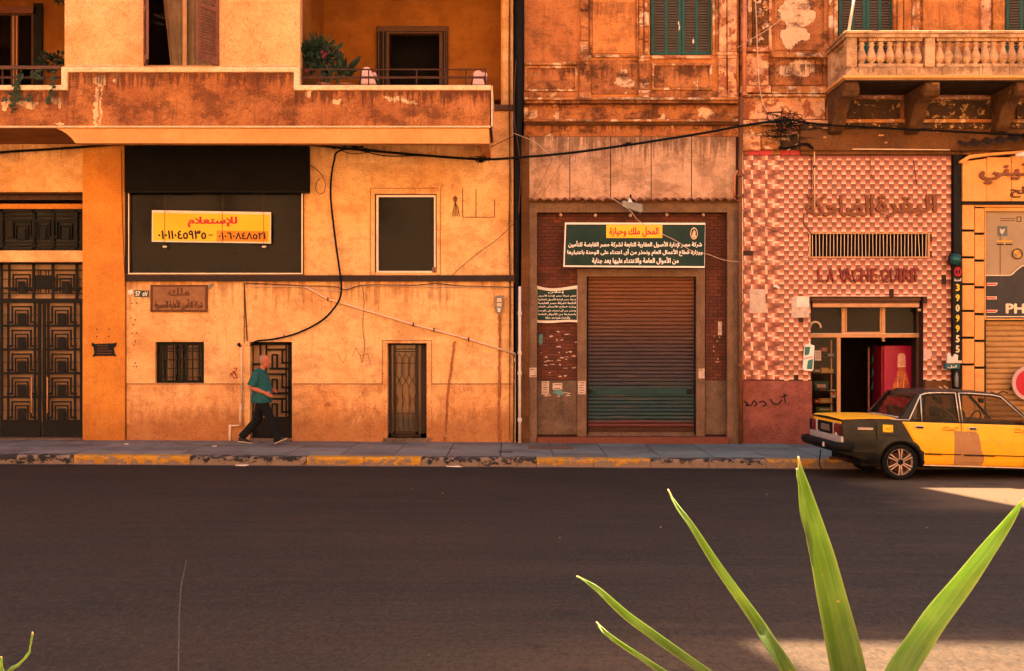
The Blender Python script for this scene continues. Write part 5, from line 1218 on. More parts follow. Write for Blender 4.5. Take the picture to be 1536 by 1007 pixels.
# brackets
M['underside'] = plaster('shade_painted_slab_underside', (.045,.022,.010), (.028,.014,.007), (.012,.007,.005), peel=(.3,.16,.07), peel_amt=-.01, streak=.3, mott=3)  # near-black colour paints in the shade below the balcony
for q in (1256, 1372, 1503, 1625):
    xm = X(q, -.4)
    poly = [(-.17, fz(119.8)-.001), (FY+.18, fz(119.8)-.001)]
    zt_ = fz(120)
    for k in range(10): a = math.pi*.5-k*math.pi/9*1.25; poly.append((FY+.30-.02+.17*math.cos(math.pi-a)*1.0, zt_-.18+.16*math.sin(a)))
    poly += [(-1.05, zt_-.30), (-.80, zt_-.36), (-.58, zt_-.50), (-.45, zt_-.68), (-.30, zt_-.76), (-.17, zt_-.80)]
    # clean the outline into a monotone scroll
    poly = [(-.17, zt_), (-1.38, zt_), (-1.43, zt_-.07), (-1.42, zt_-.17), (-1.34, zt_-.25), (-1.22, zt_-.28), (-1.10, zt_-.25), (-.98, zt_-.24), (-.84, zt_-.30), (-.70, zt_-.40), (-.58, zt_-.54), (-.48, zt_-.66), (-.36, zt_-.74), (-.17, zt_-.78)]
    br = group_part('bracket', bal, (xm, -.2, zt_-.5))
    b = MB(); b.prismx(poly, xm-.13, xm+.13); b.build('scroll', M['corbel'] if 'corbel' in M else M.setdefault('corbel', plaster('corbel_stone', (.13,.055,.018), (.07,.03,.011), (.03,.014,.007), peel=(.42,.22,.09), peel_amt=.05, mott=5)), br, bevel=.015)
    b = MB(); b.tube([(xm-.15, -1.27, zt_-.15), (xm+.15, -1.27, zt_-.15)], .11, 14); b.build('volute', M['corbel'], br, smooth=False)
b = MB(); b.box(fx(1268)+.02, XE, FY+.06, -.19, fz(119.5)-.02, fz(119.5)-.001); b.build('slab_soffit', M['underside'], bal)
# bamboo pole leaning on the balcony
b = MB(); b.tube([(X(1278,-1.7), -1.45, Z(46,-1.7)), (X(1281,-1.4), -1.2, Z(20,-1.4)), (X(1292,-1.0), -.9, Z(-50,-1.0))], .028, 7); tag(b.build('cane_pole', M['conduit'], smooth=True), 'pale slanting pole rising from the left corner of the balcony rail', 'pole')
# small white flower pot cluster on the balcony
fp = thing('balcony_flowers', 'small cluster of white flowers showing between the balusters', 'plant', (X(1466,-1.1), -1.1, fz(100)))
b = MB(); b.lathe(X(1466,-1.1), -1.1, [(.07,0),(.10,.16),(.11,.17)], 10, fz(100)); b.build('pot', M['clay'], fp)
b = MB(); rr = random.Random(3)
for k in range(16):
    c = Vector((X(1466,-1.1)+rr.uniform(-.10,.10), -1.12+rr.uniform(-.06,.06), Z(69,-1.1)+rr.uniform(-.1,.08))); b.lathe(c.x, c.y, [(.001,0),(.03,.008),(.001,.018)], 5, c.z)
b.build('blossoms', M['printwhite'], fp, kind='stuff')
b = MB()
for k in range(9): a = k*.7; b.tube([(X(1466,-1.1), -1.1, fz(100)+.16), (X(1466,-1.1)+.06*math.cos(a), -1.1+.05*math.sin(a), fz(100)+.32), (X(1466,-1.1)+.11*math.cos(a), -1.1+.08*math.sin(a), fz(100)+.42+.02*math.sin(3*a))], [.006,.02,.004], 4)
b.build('foliage', M['leafdark'], fp, kind='stuff')

# ---- pink tile wall -------------------------------------------------
OP = (1216, 1385, 445, 690); VT = (1215.5, 1393, 350.5, 385.5)
b = MB(); b.wall(1112, 1428.5, 224, 690, .012, .3, [OP, VT]); b.build('shop_wall', M['mortar'], C)
TL = []; u = 7.15
def free(x0, x1, y0, y1):
    for (a, c, d, e) in (OP, VT, (1217, 1385, 401, 430)):
        if x1 > a+.5 and x0 < c-.5 and y1 > d+.5 and y0 < e-.5: return False
    return x0 >= 1112 and x1 <= 1429 and y0 >= 233 and y1 <= 571.5
def add_tile(x0, y0, w, h, direction):
    """direction: which edge is the light, raised one: d r l u"""
    TL.append((x0, y0, w, h, direction))
x = 1115.5; col = 0; xl0 = 1115.5; nL = 6
yy = 233.5; r_ = 0
# left band: plain weave with paired horizontal strips
while yy < 569:
    for bx_ in range(0, 3):
        xb_ = xl0+bx_*3*u-(1.5*u if (r_ % 2) else 0)
        add_tile(xb_+u*0, yy, 2*u, u, 'r'); add_tile(xb_, yy+u, 2*u, u, 'l'); add_tile(xb_+2*u, yy, u, 2*u, 'u' if r_ % 2 else 'd')
        if bx_ == 2 and r_ % 2: add_tile(xb_+3*u, yy, u*1.5, u, 'r'); add_tile(xb_+3*u, yy+u, u*1.5, u, 'l')
    yy += 2*u; r_ += 1
LB = xl0+9*u-1.5*u
TL = [(t[0], t[1], min(t[2], LB-t[0]), t[3], t[4]) for t in TL if t[0] < LB-2]
k = 0; x = LB+.0
while x < 1428:
    off = 0 if k % 2 else -u; dr = 'd' if k % 2 == 0 else 'u'; dr = 'd' if (k//2) % 2 == 0 else ('u' if k % 2 else 'd')
    y = 233.5+off*1.0+(u if (k % 4) in (2,) else 0)*.0
    while y < 571:
        add_tile(x, y, u, 2*u, 'd'); y += 2*u
    x += u; k += 1
def clip(t):
    x0, y0, w, h, d = t; x1, y1 = x0+w, y0+h
    x0 = max(x0, 1113); x1 = min(x1, 1428); y0 = max(y0, 233.3); y1 = min(y1, 571)
    for (a, c, dd, e) in (OP, VT):
        if x1 > a+.3 and x0 < c-.3 and y1 > dd+.3 and y0 < e-.3:
            if y0 < dd and y1 <= e: y1 = dd
            elif y1 > e and y0 >= dd: y0 = e
            elif x0 < a: x1 = a
            elif x1 > c: x0 = c
            else: return None
    if x1-x0 < 2 or y1-y0 < 2: return None
    return (x0, y0, x1-x0, y1-y0, d)
def tile_geo(mb, x0, x1, z0, z1, y, d, g_=.0035, hi=.013, lo=.002):
    x0 += g_/2; x1 -= g_/2; z0 += g_/2; z1 -= g_/2
    e = {'d': (hi,hi,lo,lo), 'u': (lo,lo,hi,hi), 'r': (lo,hi,hi,lo), 'l': (hi,lo,lo,hi)}[d]     # bl br tr tl
    uvf = {'d': ((0,1),(1,1),(1,0),(0,0)), 'u': ((0,0),(1,0),(1,1),(0,1)), 'r': ((0,0),(0,1),(1,1),(1,0)), 'l': ((0,1),(0,0),(1,0),(1,1))}[d]
    V = [(x0,y-e[0],z0),(x1,y-e[1],z0),(x1,y-e[2],z1),(x0,y-e[3],z1),(x0,y+.006,z0),(x1,y+.006,z0),(x1,y+.006,z1),(x0,y+.006,z1)]
    F = [(0,1,2,3),(0,4,5,1),(1,5,6,2),(2,6,7,3),(3,7,4,0)]
    U = [uvf]+[(uvf[a],uvf[a],uvf[c],uvf[c]) for a, c in ((0,1),(1,2),(2,3),(3,0))]
    mb.add(V, F, U)
done = [c for c in (clip(t) for t in TL) if c]
whole = [t for t in done if abs(t[2]*t[3]-2*u*u) < .5]
whole.sort(key=lambda t: (t[0] > 1215, t[1] > 350, t[0])); ind = set(whole[:300])
kinds = {}
rest = MB(); rr = random.Random(23)
gone = set(rr.sample(range(len(done)), 7))
for ti, t in enumerate(done):
    x0, y0, w, h, d = t; y = .008
    if ti in gone and t[1] > 300: continue
    if t in ind:
        key = (round(w, 1), d)
        if key not in kinds:
            m_ = MB(); ww, hh = w*CD/S/2, h*CD/S/2; tile_geo(m_, -ww, ww, -hh, hh, 0, d)
            me = bpy.data.meshes.new('tile'); me.from_pydata(m_.v, [], m_.f); ul = me.uv_layers.new(name='UVMap'); q = 0
            for fi, f in enumerate(m_.f):
                for j in range(len(f)): ul.data[q].uv = m_.uv[fi][j]; q += 1
            me.materials.append(M['pinktile']); kinds[key] = me
        inst('tile', kinds[key], (X(x0+w/2), y-.0, Z(y0+h/2)), C, (rr.uniform(-.008,.008), 0, rr.uniform(-.012,.012)))
    else: tile_geo(rest, X(x0), X(x0+w), Z(y0+h), Z(y0), y+rr.uniform(-.001,.001), d)
off = wloc(C); me = bpy.data.meshes.new('tile_courses'); me.from_pydata([Vector(v)-off for v in rest.v], [], rest.f); ul = me.uv_layers.new(name='UVMap'); q = 0
for fi, f in enumerate(rest.f):
    for j in range(len(f)): ul.data[q].uv = rest.uv[fi][j]; q += 1
me.materials.append(M['pinktile']); o = bpy.data.objects.new('tile_courses', me); COL.objects.link(o); o.parent = C; o['kind'] = 'stuff'
for (a, c) in ((1122, 1139), (1140, 1157), (1172, 1184), (1185, 1194), (1195.5, 1208)):
    b = MB(); b.pb(a, c, 225.7, 233, -.012, .012); b.build('red_tile', M['redtile'], C, bevel=.003)
b = MB(); b.wall(1112.5, 1218, 571.5, 690, -.028, .05); b.build('pink_dado', M['pinkdado'], C, bevel=.006)
b = MB(); b.wall(1388, 1428, 571.5, 690, -.02, .04); b.build('dark_dado', M['soot'], C, bevel=.006)
b = MB(); b.wall(1112.3, 1114.5, 226, 572, -.02, .03); b.build('edge_trim', M['alu'], C)
# ventilation grille
vt = group_part('vent_grille', C, (X(1304), 0, Z(385)))
b = MB(); b.wall(1213.5, 1395, 348.8, 387, -.012, .05, [(1216, 1392, 351, 385)]); b.build('frame', M['woodpale'], vt, bevel=.002)
b = MB(); b.wall(1212, 1396, 348, 388, .25, .02); b.build('backing', M['dark'], vt)
rr = random.Random(41); bar = MB(); bar.box(-.0055, .0055, -.006, .006, -Z(0)*0-.225, .225); barm = bar.mesh('grille_bar', M['conduit'])
for k in range(33): inst('grille_bar', barm, (X(1219+k*5.33), .02, Z(368)), vt, (0, R(-3) if k in (30,) else rr.uniform(-.018,.018), 0))
# relief letters
PY = -.010
for (word, a, c, y0, y1) in (('البقرة', 1313, 1405, 292, 327), ('الضاحكة', 1208, 1310, 292, 325)):
    t = thing('relief_lettering', {'البقرة': 'brown raised Arabic word on the right above the ventilation grille', 'الضاحكة': 'brown raised Arabic word on the left above the ventilation grille'}[word], 'lettering', (X((a+c)/2), PY, Z(y1)), group='brown relief words over the vent')
    ptext(word, a, c, y0, y1, PY, depth=.045, bold=.05).build('letters', M['letterbrown'], t)
t = thing('relief_lettering', 'dark red raised capitals LA VACHE QUIRIT over the shop door', 'lettering', (X(1303), PY, Z(424)))
bk = MB(); bk.wall(1217, 1385, 400.5, 428, -.006, .004)
pos = [('L',1226,1235),('A',1240,1251),('V',1258,1268),('A',1266,1277),('C',1278,1289),('H',1291,1303),('E',1306,1316),('Q',1321,1333),('U',1335,1346),('I',1348,1352),('R',1354,1364),('I',1365,1369),('T',1368,1378)]
for ch, a, c in pos: ptext(ch, a, c, 402.5, 423.5 if ch != 'Q' else 425, PY, depth=.04, bold=.035).build('letter', M['letterpink'], t)
# shop interior and front
sf = group_part('shop_front', C, (X(1300), .25, .14))
FYs = .28
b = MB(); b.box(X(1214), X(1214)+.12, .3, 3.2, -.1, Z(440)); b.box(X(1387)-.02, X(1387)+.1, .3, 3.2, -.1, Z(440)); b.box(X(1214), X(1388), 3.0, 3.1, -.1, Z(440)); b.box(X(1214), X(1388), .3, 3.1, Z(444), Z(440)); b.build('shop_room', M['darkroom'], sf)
b = MB(); b.box(X(1216), X(1386), .02, 3.0, -.1, .17); b.build('shop_floor', M['slabstone'], sf)
b = MB(); b.wall(1217, 1381, 446, 451.5, .06, .2); b.wall(1219, 1379, 452, 461.5, .09, .2); b.build('shutter_box', M['wood'], sf, bevel=.01)
b = MB(); b.wall(1219, 1379, 455.5, 461, .08, .009); b.build('shutter_lip', M['woodpale'], sf, bevel=.003)
def fr(name, a, c, y0, y1, m='woodpale', y=FYs, t=.06, bev=.004): b = MB(); b.pb(a, c, y0, y1, y, y+t); return b.build(name, M[m], sf, bevel=bev)
fr('mullion', 1262.5, 1268, 461, 501); fr('mullion', 1322.5, 1328, 461, 501); fr('mullion', 1375, 1380, 461, 640, 'wood')
fr('transom_bar', 1214, 1380, 501, 506.5, y=FYs-.01); fr('mullion', 1255.5, 1261, 506.5, 627); fr('sash', 1268.5, 1322, 498, 500.5); fr('sash', 1268.5, 1270.5, 462, 498); fr('sash', 1320, 1322, 462, 498)
fr('display_sill', 1214, 1262, 622, 628); fr('transom_line', 1214, 1380, 500, 501, 'alu', FYs-.015)
b = MB(); b.wall(1214, 1380, 461, 502, FYs+.03, .008); b.build('transom_pane', M['glassblack'], sf)
b = MB(); b.wall(1214, 1257, 506, 623, FYs+.03, .008); b.build('display_pane', M['cargl'], sf)
b = MB(); b.wall(1214, 1262, 628, 690, FYs, .05); b.build('stall_riser', M['pinkdado'], sf)
ds = thing('display_shelf', 'shelf unit with packets behind the narrow shop window', 'shelf', (X(1238,.6), .6, .3))
for k, py in enumerate((536, 560, 587, 605, 618)):
    b = MB(); b.pb(1221, 1262, py, py+1.6, .55, .95); b.build('shelf', M['iron'], ds)
b = MB(); b.pb(1246.5, 1248, 510, 622, .56, .58); b.build('upright', M['conduit'], ds)
cols_ = {'yellow': (.72,.42,.03), 'purple': (.10,.03,.09), 'redo': (.50,.07,.03), 'tealp': (.03,.11,.12), 'whitep': (.6,.52,.45), 'green': (.05,.16,.06)}
pm = {k: simple('packet_'+k, v, .5, var=.4, sc=40) for k, v in cols_.items()}
items = [(1231.5,1241,521,528,'redo','red tub'),(1220,1232,553,560,'purple','dark purple packets'),(1232,1243,552,560,'yellow','yellow packet'),(1243,1250,554,560,'yellow','pale yellow packet'),(1221,1243,572,587,'tealp','dark teal box'),(1228,1239,582,587,'whitep','white price card'),
         (1222,1230,599,605,'redo','red packet'),(1230,1246,598,605,'yellow','wide yellow packet'),(1247,1254,585,597,'whitep','pale card'),(1224,1250,611,618,'green','green bag'),(1240,1252,530,536,'tealp','teal packet')]
rows_ = {528:'top shelf',536:'top shelf',560:'second shelf',587:'third shelf',597:'third shelf',605:'fourth shelf',618:'bottom shelf'}
rr = random.Random(6)
for (a, c, y0, y1, k, nm) in items:
    yq = .60; t = thing('packet', f'{nm} on the {rows_[y1]} of the narrow shop window', 'packet', (X((a+c)/2,yq), yq, Z(y1,yq)), group='goods in the narrow shop window')
    b = MB(); n_ = max(1, int((c-a)/4))
    b.pb(a, c, y0, y1, yq, yq+.12); b.build('packet_body', pm[k], t, bevel=.008)
    b = MB(); b.pb(a+(c-a)*.2, c-(c-a)*.2, y0+(y1-y0)*.3, y1-(y1-y0)*.35, yq-.003, yq); b.build('packet_print', pm['whitep' if k != 'whitep' else 'redo'], t)
# leaning drink advert: silver-blue-white can board
ad = thing('advert_board', 'white and teal can-shaped drink advert hanging at the left edge of the shop window', 'sign', (X(1214,-.06), -.06, Z(557,-.06)))
ya = -.08; fb = lambda L: [(X(a,ya), Z(c,ya)) for a, c in L]
b = MB(); b.prism(fb([(1204,553),(1206.5,520),(1209,517),(1213,516),(1214,513),(1215.5,513.5),(1216,517),(1222,518.5),(1220,555),(1218,557),(1206,556)]), ya, ya+.03); b.build('board', M['printwhite'], ad, bevel=.003)
b = MB(); b.prism(fb([(1207,520),(1215.5,520.5),(1213.5,532),(1207,534)]), ya-.003, ya); b.prism(fb([(1219.5,538.5),(1218.5,554),(1210,553.5),(1212,541)]), ya-.003, ya); b.build('teal_print', simple('teal_print', (.02,.12,.13), .35, .3), ad)
b = MB(); b.prism(fb([(1205,536.5),(1219.5,534),(1219.5,537),(1205,540)]), ya-.004, ya-.001); b.build('pink_print', M['pinkcloth'], ad)
b = MB(); b.pb(1222, 1231.5, 526, 541, FYs+.01, FYs+.02); t = tag(b.build('notice', M['paper']), 'white handwritten notice inside the narrow shop window', 'notice')
b = MB()
for k in range(4): b.pb(1223.5, 1230, 528+k*3, 528.9+k*3, FYs+.006, FYs+.0095)
b.build('written_lines', M['wood'], t, kind='stuff')
# fridge
FR = .75
fg = thing('drinks_fridge', 'crimson drinks fridge with a large amber bottle printed on its side', 'fridge', (X(1350,FR), FR+.3, .17))
crim = simple('crimson_fridge_vinyl', (.33, .004, .045), .35, var=.12, sc=2)
x0, x1 = X(1325.5,FR), X(1377,FR)
b = MB(); b.box(x0, x1, FR, FR+.6, .2, Z(518.5,FR)); b.build('cabinet', crim, fg, bevel=.012)
b = MB(); b.box(x0-.05, x0-.004, FR-.01, FR+.6, .22, Z(519,FR)); b.build('door', simple('dark_crimson_edge', (.22,.004,.02), .35), fg, bevel=.008)
b = MB(); b.bar((x0-.018, FR-.014, Z(524,FR)), (x0-.018, FR-.014, .4), .008); b.build('door_seal', M['black'], fg)
fb = lambda L: [(X(a,FR), Z(c,FR)) for a, c in L]
amb = simple('amber_bottle_print', (.62, .16, .04), .3, var=.85, sc=26, dark=(.22,.012,.02)); palep = simple('pale_bottle_cap_print', (.72,.34,.28), .3, var=.5, sc=22)
L = [(1338,593),(1340,577),(1344,565),(1347,554),(1347.5,550),(1356.5,550),(1358,555),(1361,566),(1364.5,578),(1364,593)]
b = MB(); b.prism(fb(L), FR-.003, FR); b.build('bottle_print', amb, fg)
b = MB(); b.prism(fb([(1346,550.5),(1346.5,534),(1348.5,530.5),(1356,530.5),(1358,534),(1358.5,550.5)]), FR-.004, FR-.001); b.build('cap_print', palep, fg)
b = MB()
for q in (1345, 1354): b.prism(fb([(q,588),(q+2.4,560),(q+3.0,560),(q+1.0,588)]), FR-.005, FR-.002)
b.prism(fb([(1349,548),(1349.4,534),(1350.2,534),(1350,548)]), FR-.007, FR-.004)
b.prism(fb([(1346.5,549),(1357.5,549),(1357.5,551),(1346.5,551)]), FR-.007, FR-.002); b.build('highlight_print', simple('glint_print', (.80,.45,.25), .3), fg)
b = MB(); b.pb(1341, 1362, 585.5, 587.3, FR-.006, FR-.002); b.build('print_line', M['printwhite'], fg)
# things in the dark shop
b = MB(); b.bar((X(1303,.9), .9, .2), (X(1303,.9), .9, Z(521,.9)), .03); tag(b.build('door_stile', M['woodpink']), 'reddish open door edge inside the dark shop doorway', 'door')
bs = thing('bottle_rack', 'dark rack of bottles beside the crimson fridge', 'rack', (X(1314,1.3), 1.3, .17))
b = MB(); b.pb(1306, 1324, 524, 526, 1.2, 1.6)
for py in (545, 565, 585): b.pb(1306, 1324, py, py+1.5, 1.2, 1.6)
b.build('shelf', M['iron'], bs)
for k in range(9):
    px_ = 1309+(k % 3)*5.0; py = (545, 565, 585)[k//3]
    b = MB(); b.lathe(X(px_,1.25), 1.25, [(.022,0),(.024,.1),(.01,.14),(.009,.18)], 8, Z(py,1.25)); b.build('bottle', pm[['tealp','green','redo'][k % 3]], bs, smooth=True)
b = MB(); px_ = 1325; b.lathe(X(px_,FYs-.05), FYs-.05, [(.012,0),(.034,.01),(.036,.03),(.012,.045),(.036,.055),(.036,.08),(.012,.095)], 10, Z(513,FYs)); tag(b.build('door_bell', M['woodpale'], smooth=True), 'small brass fitting hanging under the transom of the shop door', 'fitting')
b = MB(); b.lathe(X(1379,.1), .1, [(.01,-.03),(.035,-.015),(.035,.02),(.015,.03)], 10, Z(465.5,.1)); tag(b.build('spot_lamp', M['bulb'], smooth=True), 'small pale spot lamp at the upper right corner of the shop window', 'lamp')
b = MB(); b.tube([(X(1223+8*math.cos(a),FYs+.02), FYs+.02, Z(491+8*math.sin(a),FYs)) for a in [math.pi*(.95+k*.1) for k in range(12)]], .02, 6); tag(b.build('ring_decal', M['conduit'], smooth=True), 'pale ring behind the left transom pane of the pink shop', 'decal')
# small things on the pink wall
def slip(name, px0, px1, py0, py1, label, mat='paper', y=-.012, cat='poster'):
    b = MB(); rr = random.Random(int(px0)); pl = [(px0,py1),(px0+rr.uniform(-.5,.5),(py0+py1)/2),(px0,py0),((px0+px1)/2,py0+rr.uniform(-.6,.6)),(px1,py0+.4),(px1+rr.uniform(-.8,.3),(py0+py1)/2),(px1,py1-.7)]
    b.prism([(X(a,y), Z(c,y)) for a, c in pl], y-.003, y+.001); return tag(b.build(name, M[mat]), label, cat)
slip('torn_poster', 1124, 1148, 434, 470, 'ripped pale poster on the pink tiles at the left edge'); slip('torn_poster', 1187, 1214, 446, 477, 'faded torn poster on the pink tiles beside the shop door', 'paper')
slip('paper_card', 1385.5, 1397, 524, 539, 'small mauve card right of the shop door', 'pinkcloth', -.012, 'card'); slip('torn_note', 1195, 1214, 445, 461, 'crumpled pale note above the torn poster beside the shop door', 'white', -.017)
b = MB(); b.prism([(X(a,-.05), Z(c,-.05)) for a, c in ((1161,427),(1165,428),(1170,432),(1168,434),(1163,431),(1159,431))], -.09, -.01); tag(b.build('bird_cutout', M['white']), 'small white clip sticking out of the pink tiles above the posters', 'wall fixture')
strokes('black_scribble', [[(1116,602),(1122,606),(1119,609),(1127,608),(1131,601),(1136,606),(1131,610)],[(1138,604),(1145,602),(1150,607),(1144,610)],[(1155,599),(1160,606),(1167,607),(1173,600)],[(1176,590),(1178,604)],[(1172,596),(1181,593)]], -.0285, .03, M['graffiti'], 'black sprayed scribble across the pink dado', 'graffiti')
strokes('pale_scribble', [[(1408,580),(1414,583),(1410,588),(1418,587)],[(1416,579),(1422,583)]], -.0205, .02, M['conduit'], 'pale sprayed squiggle on the dark dado near the taxi roof', 'graffiti')
# corner strip between B and C
pipe('drainpipe', [(1116.5,-40,-.22),(1116.5,143,-.22)], .040, M['terrapipe'], 'terracotta painted rainwater pipe beside the middle pilasters, upper length', -.22, joints=((1117,60),(1117,141)))
pipe('drainpipe', [(1112,146,-.22),(1110,300,-.16),(1110.5,455,-.16),(1111.5,664,-.14)], .042, M['rustpipe'], 'rusty rainwater pipe running down between the closed shop and the pink tiles', -.16, joints=((1110,262),(1110,294),(1110.5,455),(1110.6,548)))
b = MB(); b.tube([(X(1101),-.10,Z(296)), (X(1099),-.16,Z(285)), (X(1100),-.18,Z(266)), (X(1104),-.17,Z(258))], .022, 8); tag(b.build('bent_pipe', M['terrapipe'], smooth=True), 'short bent terracotta pipe beside the rusty downpipe above the awning', 'pipe')
pipe('conduit', [(1222,320,-.04),(1221.5,228,-.05),(1224,224,-.05),(1300,224,-.16),(1425,225,-.17)], .013, M['conduit'], 'pale conduit rising from the brown letters then turning right under the beam', -.05, clips=((1221.5,250),))
b = MB(); b.tube([(X(1216.5),-.04,Z(228)),(X(1216),-.04,Z(300)),(X(1217),-.04,Z(322))], .010, 6); tag(b.build('wire', M['wirebrown']), 'dark wire running beside the pale conduit on the pink tiles', 'wire')
# roof mass behind; unseen height shaped so its shade ends on the road
b = MB(); b.box(4.27, 24, .31, 14, 7.6, 10.45); b.box(4.27, 24, 0.0, .31, 9.28, 10.45); b.box(4.3, 24, 3.2, 14, -.3, 7.6); b.box(11.31, 24, .012, 3.19, -.3, 7.59); b.box(4.27, 24, .31, 3.2, Z(438), Z(425)); b.build('roof_shade_mass', M['upperB'], C)
# ------------------------------------------------------------------ building D: amber clad shop at the right edge
D = thing('amber_shop', 'amber panelled shop at the right edge with black fascia and tan roller shutter', 'shop', (X(1500), 0, .14))
b = MB(); b.wall(1430, EX, 214, 690, .02, .3, [(1478, EX-3, 316, 690)]); b.build('wall', M['black'], D)
b = MB(); b.pb(1430.5, 1443, 232, 690, -.10, .02); b.build('edge_column', M['black'], D, bevel=.01)
# fascia with a folded top
y = -.16
for k, (a, c) in enumerate(((1444, 1480), (1480.6, 1517), (1517.6, 1560), (1560.6, 1600))):
    t1 = {0: (237, 232), 1: (232, 230), 2: (230, 227), 3: (227, 224)}[k]
    pl = [(a, 302), (c, 302), (c, t1[1]+6), (a if k else a+12, t1[0]+4)]+([(1444, 241)] if k == 0 else [])
    b = MB(); b.prism([(X(p,y), Z(q,y)) for p, q in pl], y, .0); b.build('fascia_panel', M['yclad'], D, bevel=.004)
b = MB(); b.prism([(X(p,y-.25), Z(q,y-.25)) for p, q in ((1444,240),(1458,231),(1490,228),(1600,220),(1600,223),(1490,232),(1460,236),(1446,244))], y-.12, y-.001); b.build('fascia_hood', M['yclad'], D, bevel=.003)
for k in range(7):
    b = MB(); b.pb(1443+k*14, 1456.4+k*14, 212-k*1.2, 228-k*1.6, -.10, .0); b.build('dark_tile', M['darktile'], D, bevel=.004)
b = MB(); b.pb(1443, EX, 302.5, 307, -.12, .02); b.build('fascia_joint', M['black'], D)
for k in range(10):
    y0 = 307.5+k*40.2
    b = MB(); b.pb(1443.5, 1461.5, y0, y0+36.8, -.09, .0); b.build('cladding_panel', M['yclad'], D, bevel=.004)
    y1 = 312+k*40.2
    b = MB(); b.pb(1462.3, 1476.5, max(311, y1+.5), y1+37.0, -.06, .0); b.build('cladding_panel', M['yclad'], D, bevel=.004)
b = MB(); b.pb(1462.3, 1600, 307.5, 310.5, -.07, .0); b.build('cladding_strip', M['yclad'], D)
b = MB(); b.wall(1477, 1600, 311.5, 480, -.03, .05, [(1478.6, 1598, 317, 478)]); b.build('window_frame', M['yclad'], D)
b = MB(); b.wall(1478, 1600, 316, 418, .06, .02); b.build('window_film', M['tan'], D)
b = MB(); b.bar((X(1502), .055, Z(345)), (X(1502), .055, Z(412)), .008); b.build('film_seam', M['wood'], D)
pl = [(1478,480),(1478,413.5),(1514,413.5),(1518,412),(1524,406),(1532,400),(1545,396),(1570,395),(1600,398),(1600,480)]
b = MB(); b.prism([(X(p,.04), Z(q,.04)) for p, q in pl], .035, .058); b.build('black_fascia', simple('black_fascia_vinyl', (.030,.026,.028), .45), D)
b = MB()
for p, q in zip(pl[1:8], pl[2:9]): b.bar((X(p[0],.03), .03, Z(p[1]-.2,.03)), (X(q[0],.03), .03, Z(q[1]-.2,.03)), .018)
b.pb(1478, 1600, 474.5, 476, .02, .035); b.build('pale_outline', M['alu'], D)
b = MB(); b.pb(1478, 1600, 476.5, 481, -.0, .035); b.build('shutter_head', M['black'], D)
for (y0, x1) in ((424.5,1497),(445,1495),(465,1497)):
    b = MB(); sl = 3 if x1 == 1497 else 0
    b.prism([(X(p,.03), Z(q,.03)) for p, q in ((1480,y0+4.2),(x1-sl,y0+4.2),(x1,y0),(1480,y0))], .028, .035); b.build('stripe_mark', M['alu'], D)
    b = MB(); b.prism([(X(p,.03), Z(q,.03)) for p, q in ((1480,y0+3.2),(x1-sl-1,y0+3.2),(x1-1.6,y0+1),(1480,y0+1))], .025, .028); b.build('stripe_mark_fill', M['printred'], D)
# roller shutter slats
sh = group_part('roller_shutter', D, (X(1540,.12), .12, Z(640)))
p_ = 8.0; pitch = p_*(CD+.12)/S; L = (X(1600,.12)-X(1478,.12))/2
m_ = MB(); m_.prismx([(0.02,-pitch/2),(.006,-pitch*.46),(-.016,-pitch*.2),(-.016,pitch*.12),(-.004,pitch*.4),(.008,pitch*.46),(.02,pitch*.5)], -L, L); sme2 = m_.mesh('slat', M['shuttery'])
for k in range(23): inst('slat', sme2, ((X(1600,.12)+X(1478,.12))/2, .10, Z(485+p_*k,.12)), sh)
b = MB(); b.box(X(1478), 11.5, .12, 3, -.2, .5); b.build('threshold', M['soot'], D)
b = MB(); b.wall(1476, EX, 305, 690, .35, .1); b.build('inner_wall', M['dark'], D)
# stickers on the film
def stk(px0, px1, py0, py1, mat, name, label, y=.055):
    b = MB(); b.pb(px0, px1, py0, py1, y-.004, y); return tag(b.build(name, mat), label, 'sticker')
bl = simple('faded_blue_print', (.10,.12,.12), .5); gd = simple('gold_print', (.55,.30,.04), .5)
t = thing('sticker', 'small framed payment emblem, uppermost on the tan window', 'sticker', (X(1525,.05), .05, Z(329,.05)))
b = MB(); b.wall(1525, 1532, 325, 333, .05, .004, [(1526.2, 1530.8, 326.2, 331.8)]); b.pb(1500, 1523, 327.5, 328.4, .05, .054); b.pb(1501, 1523, 330.5, 331.5, .05, .054); b.build('print', M['wood'], t)
t = stk(1496.5, 1511, 339.5, 354, bl, 'sticker', 'square faded blue sticker with pale shield on the tan window')
b = MB(); b.prism([(X(p,.05), Z(q,.05)) for p, q in ((1500,343),(1500,348),(1503,352),(1506,348),(1507.5,343),(1504,345))][::-1], .048, .052); b.build('shield', M['tan'], t) if False else tag(b.build('shield_print', M['conduit']), 'pale shield printed on the blue window sticker', 'sticker')
t = thing('sticker', 'gold and black winged strip emblem on the tan window', 'sticker', (X(1507,.05), .05, Z(365,.05)))
b = MB(); b.pb(1495, 1519, 361, 363.5, .049, .054); b.pb(1506, 1508, 357.5, 367, .048, .0535); b.build('gold_bar', gd, t); b = MB(); b.pb(1495, 1519, 366, 367.6, .049, .054); b.build('dark_bar', M['printblack'], t)
t = thing('sticker', 'round swirl emblem lowest on the tan window', 'sticker', (X(1526,.05), .05, Z(388,.05)))
b = MB(); b.tube([(X(1526+7.5*math.cos(a),.045), .045, Z(381+7.5*math.sin(a),.045)) for a in [k*math.pi/10 for k in range(21)]], .011, 5); b.build('ring', M['wood'], t)
b = MB(); b.prism([(X(1526+q*1,.045), Z(381+w,.045)) for q, w in ((-4,-6),(2,-5),(0,-1),(6,1),(4,6),(-2,5),(1,1),(-6,-1))][::-1], .040, .046); b.build('swirl', gd, t)
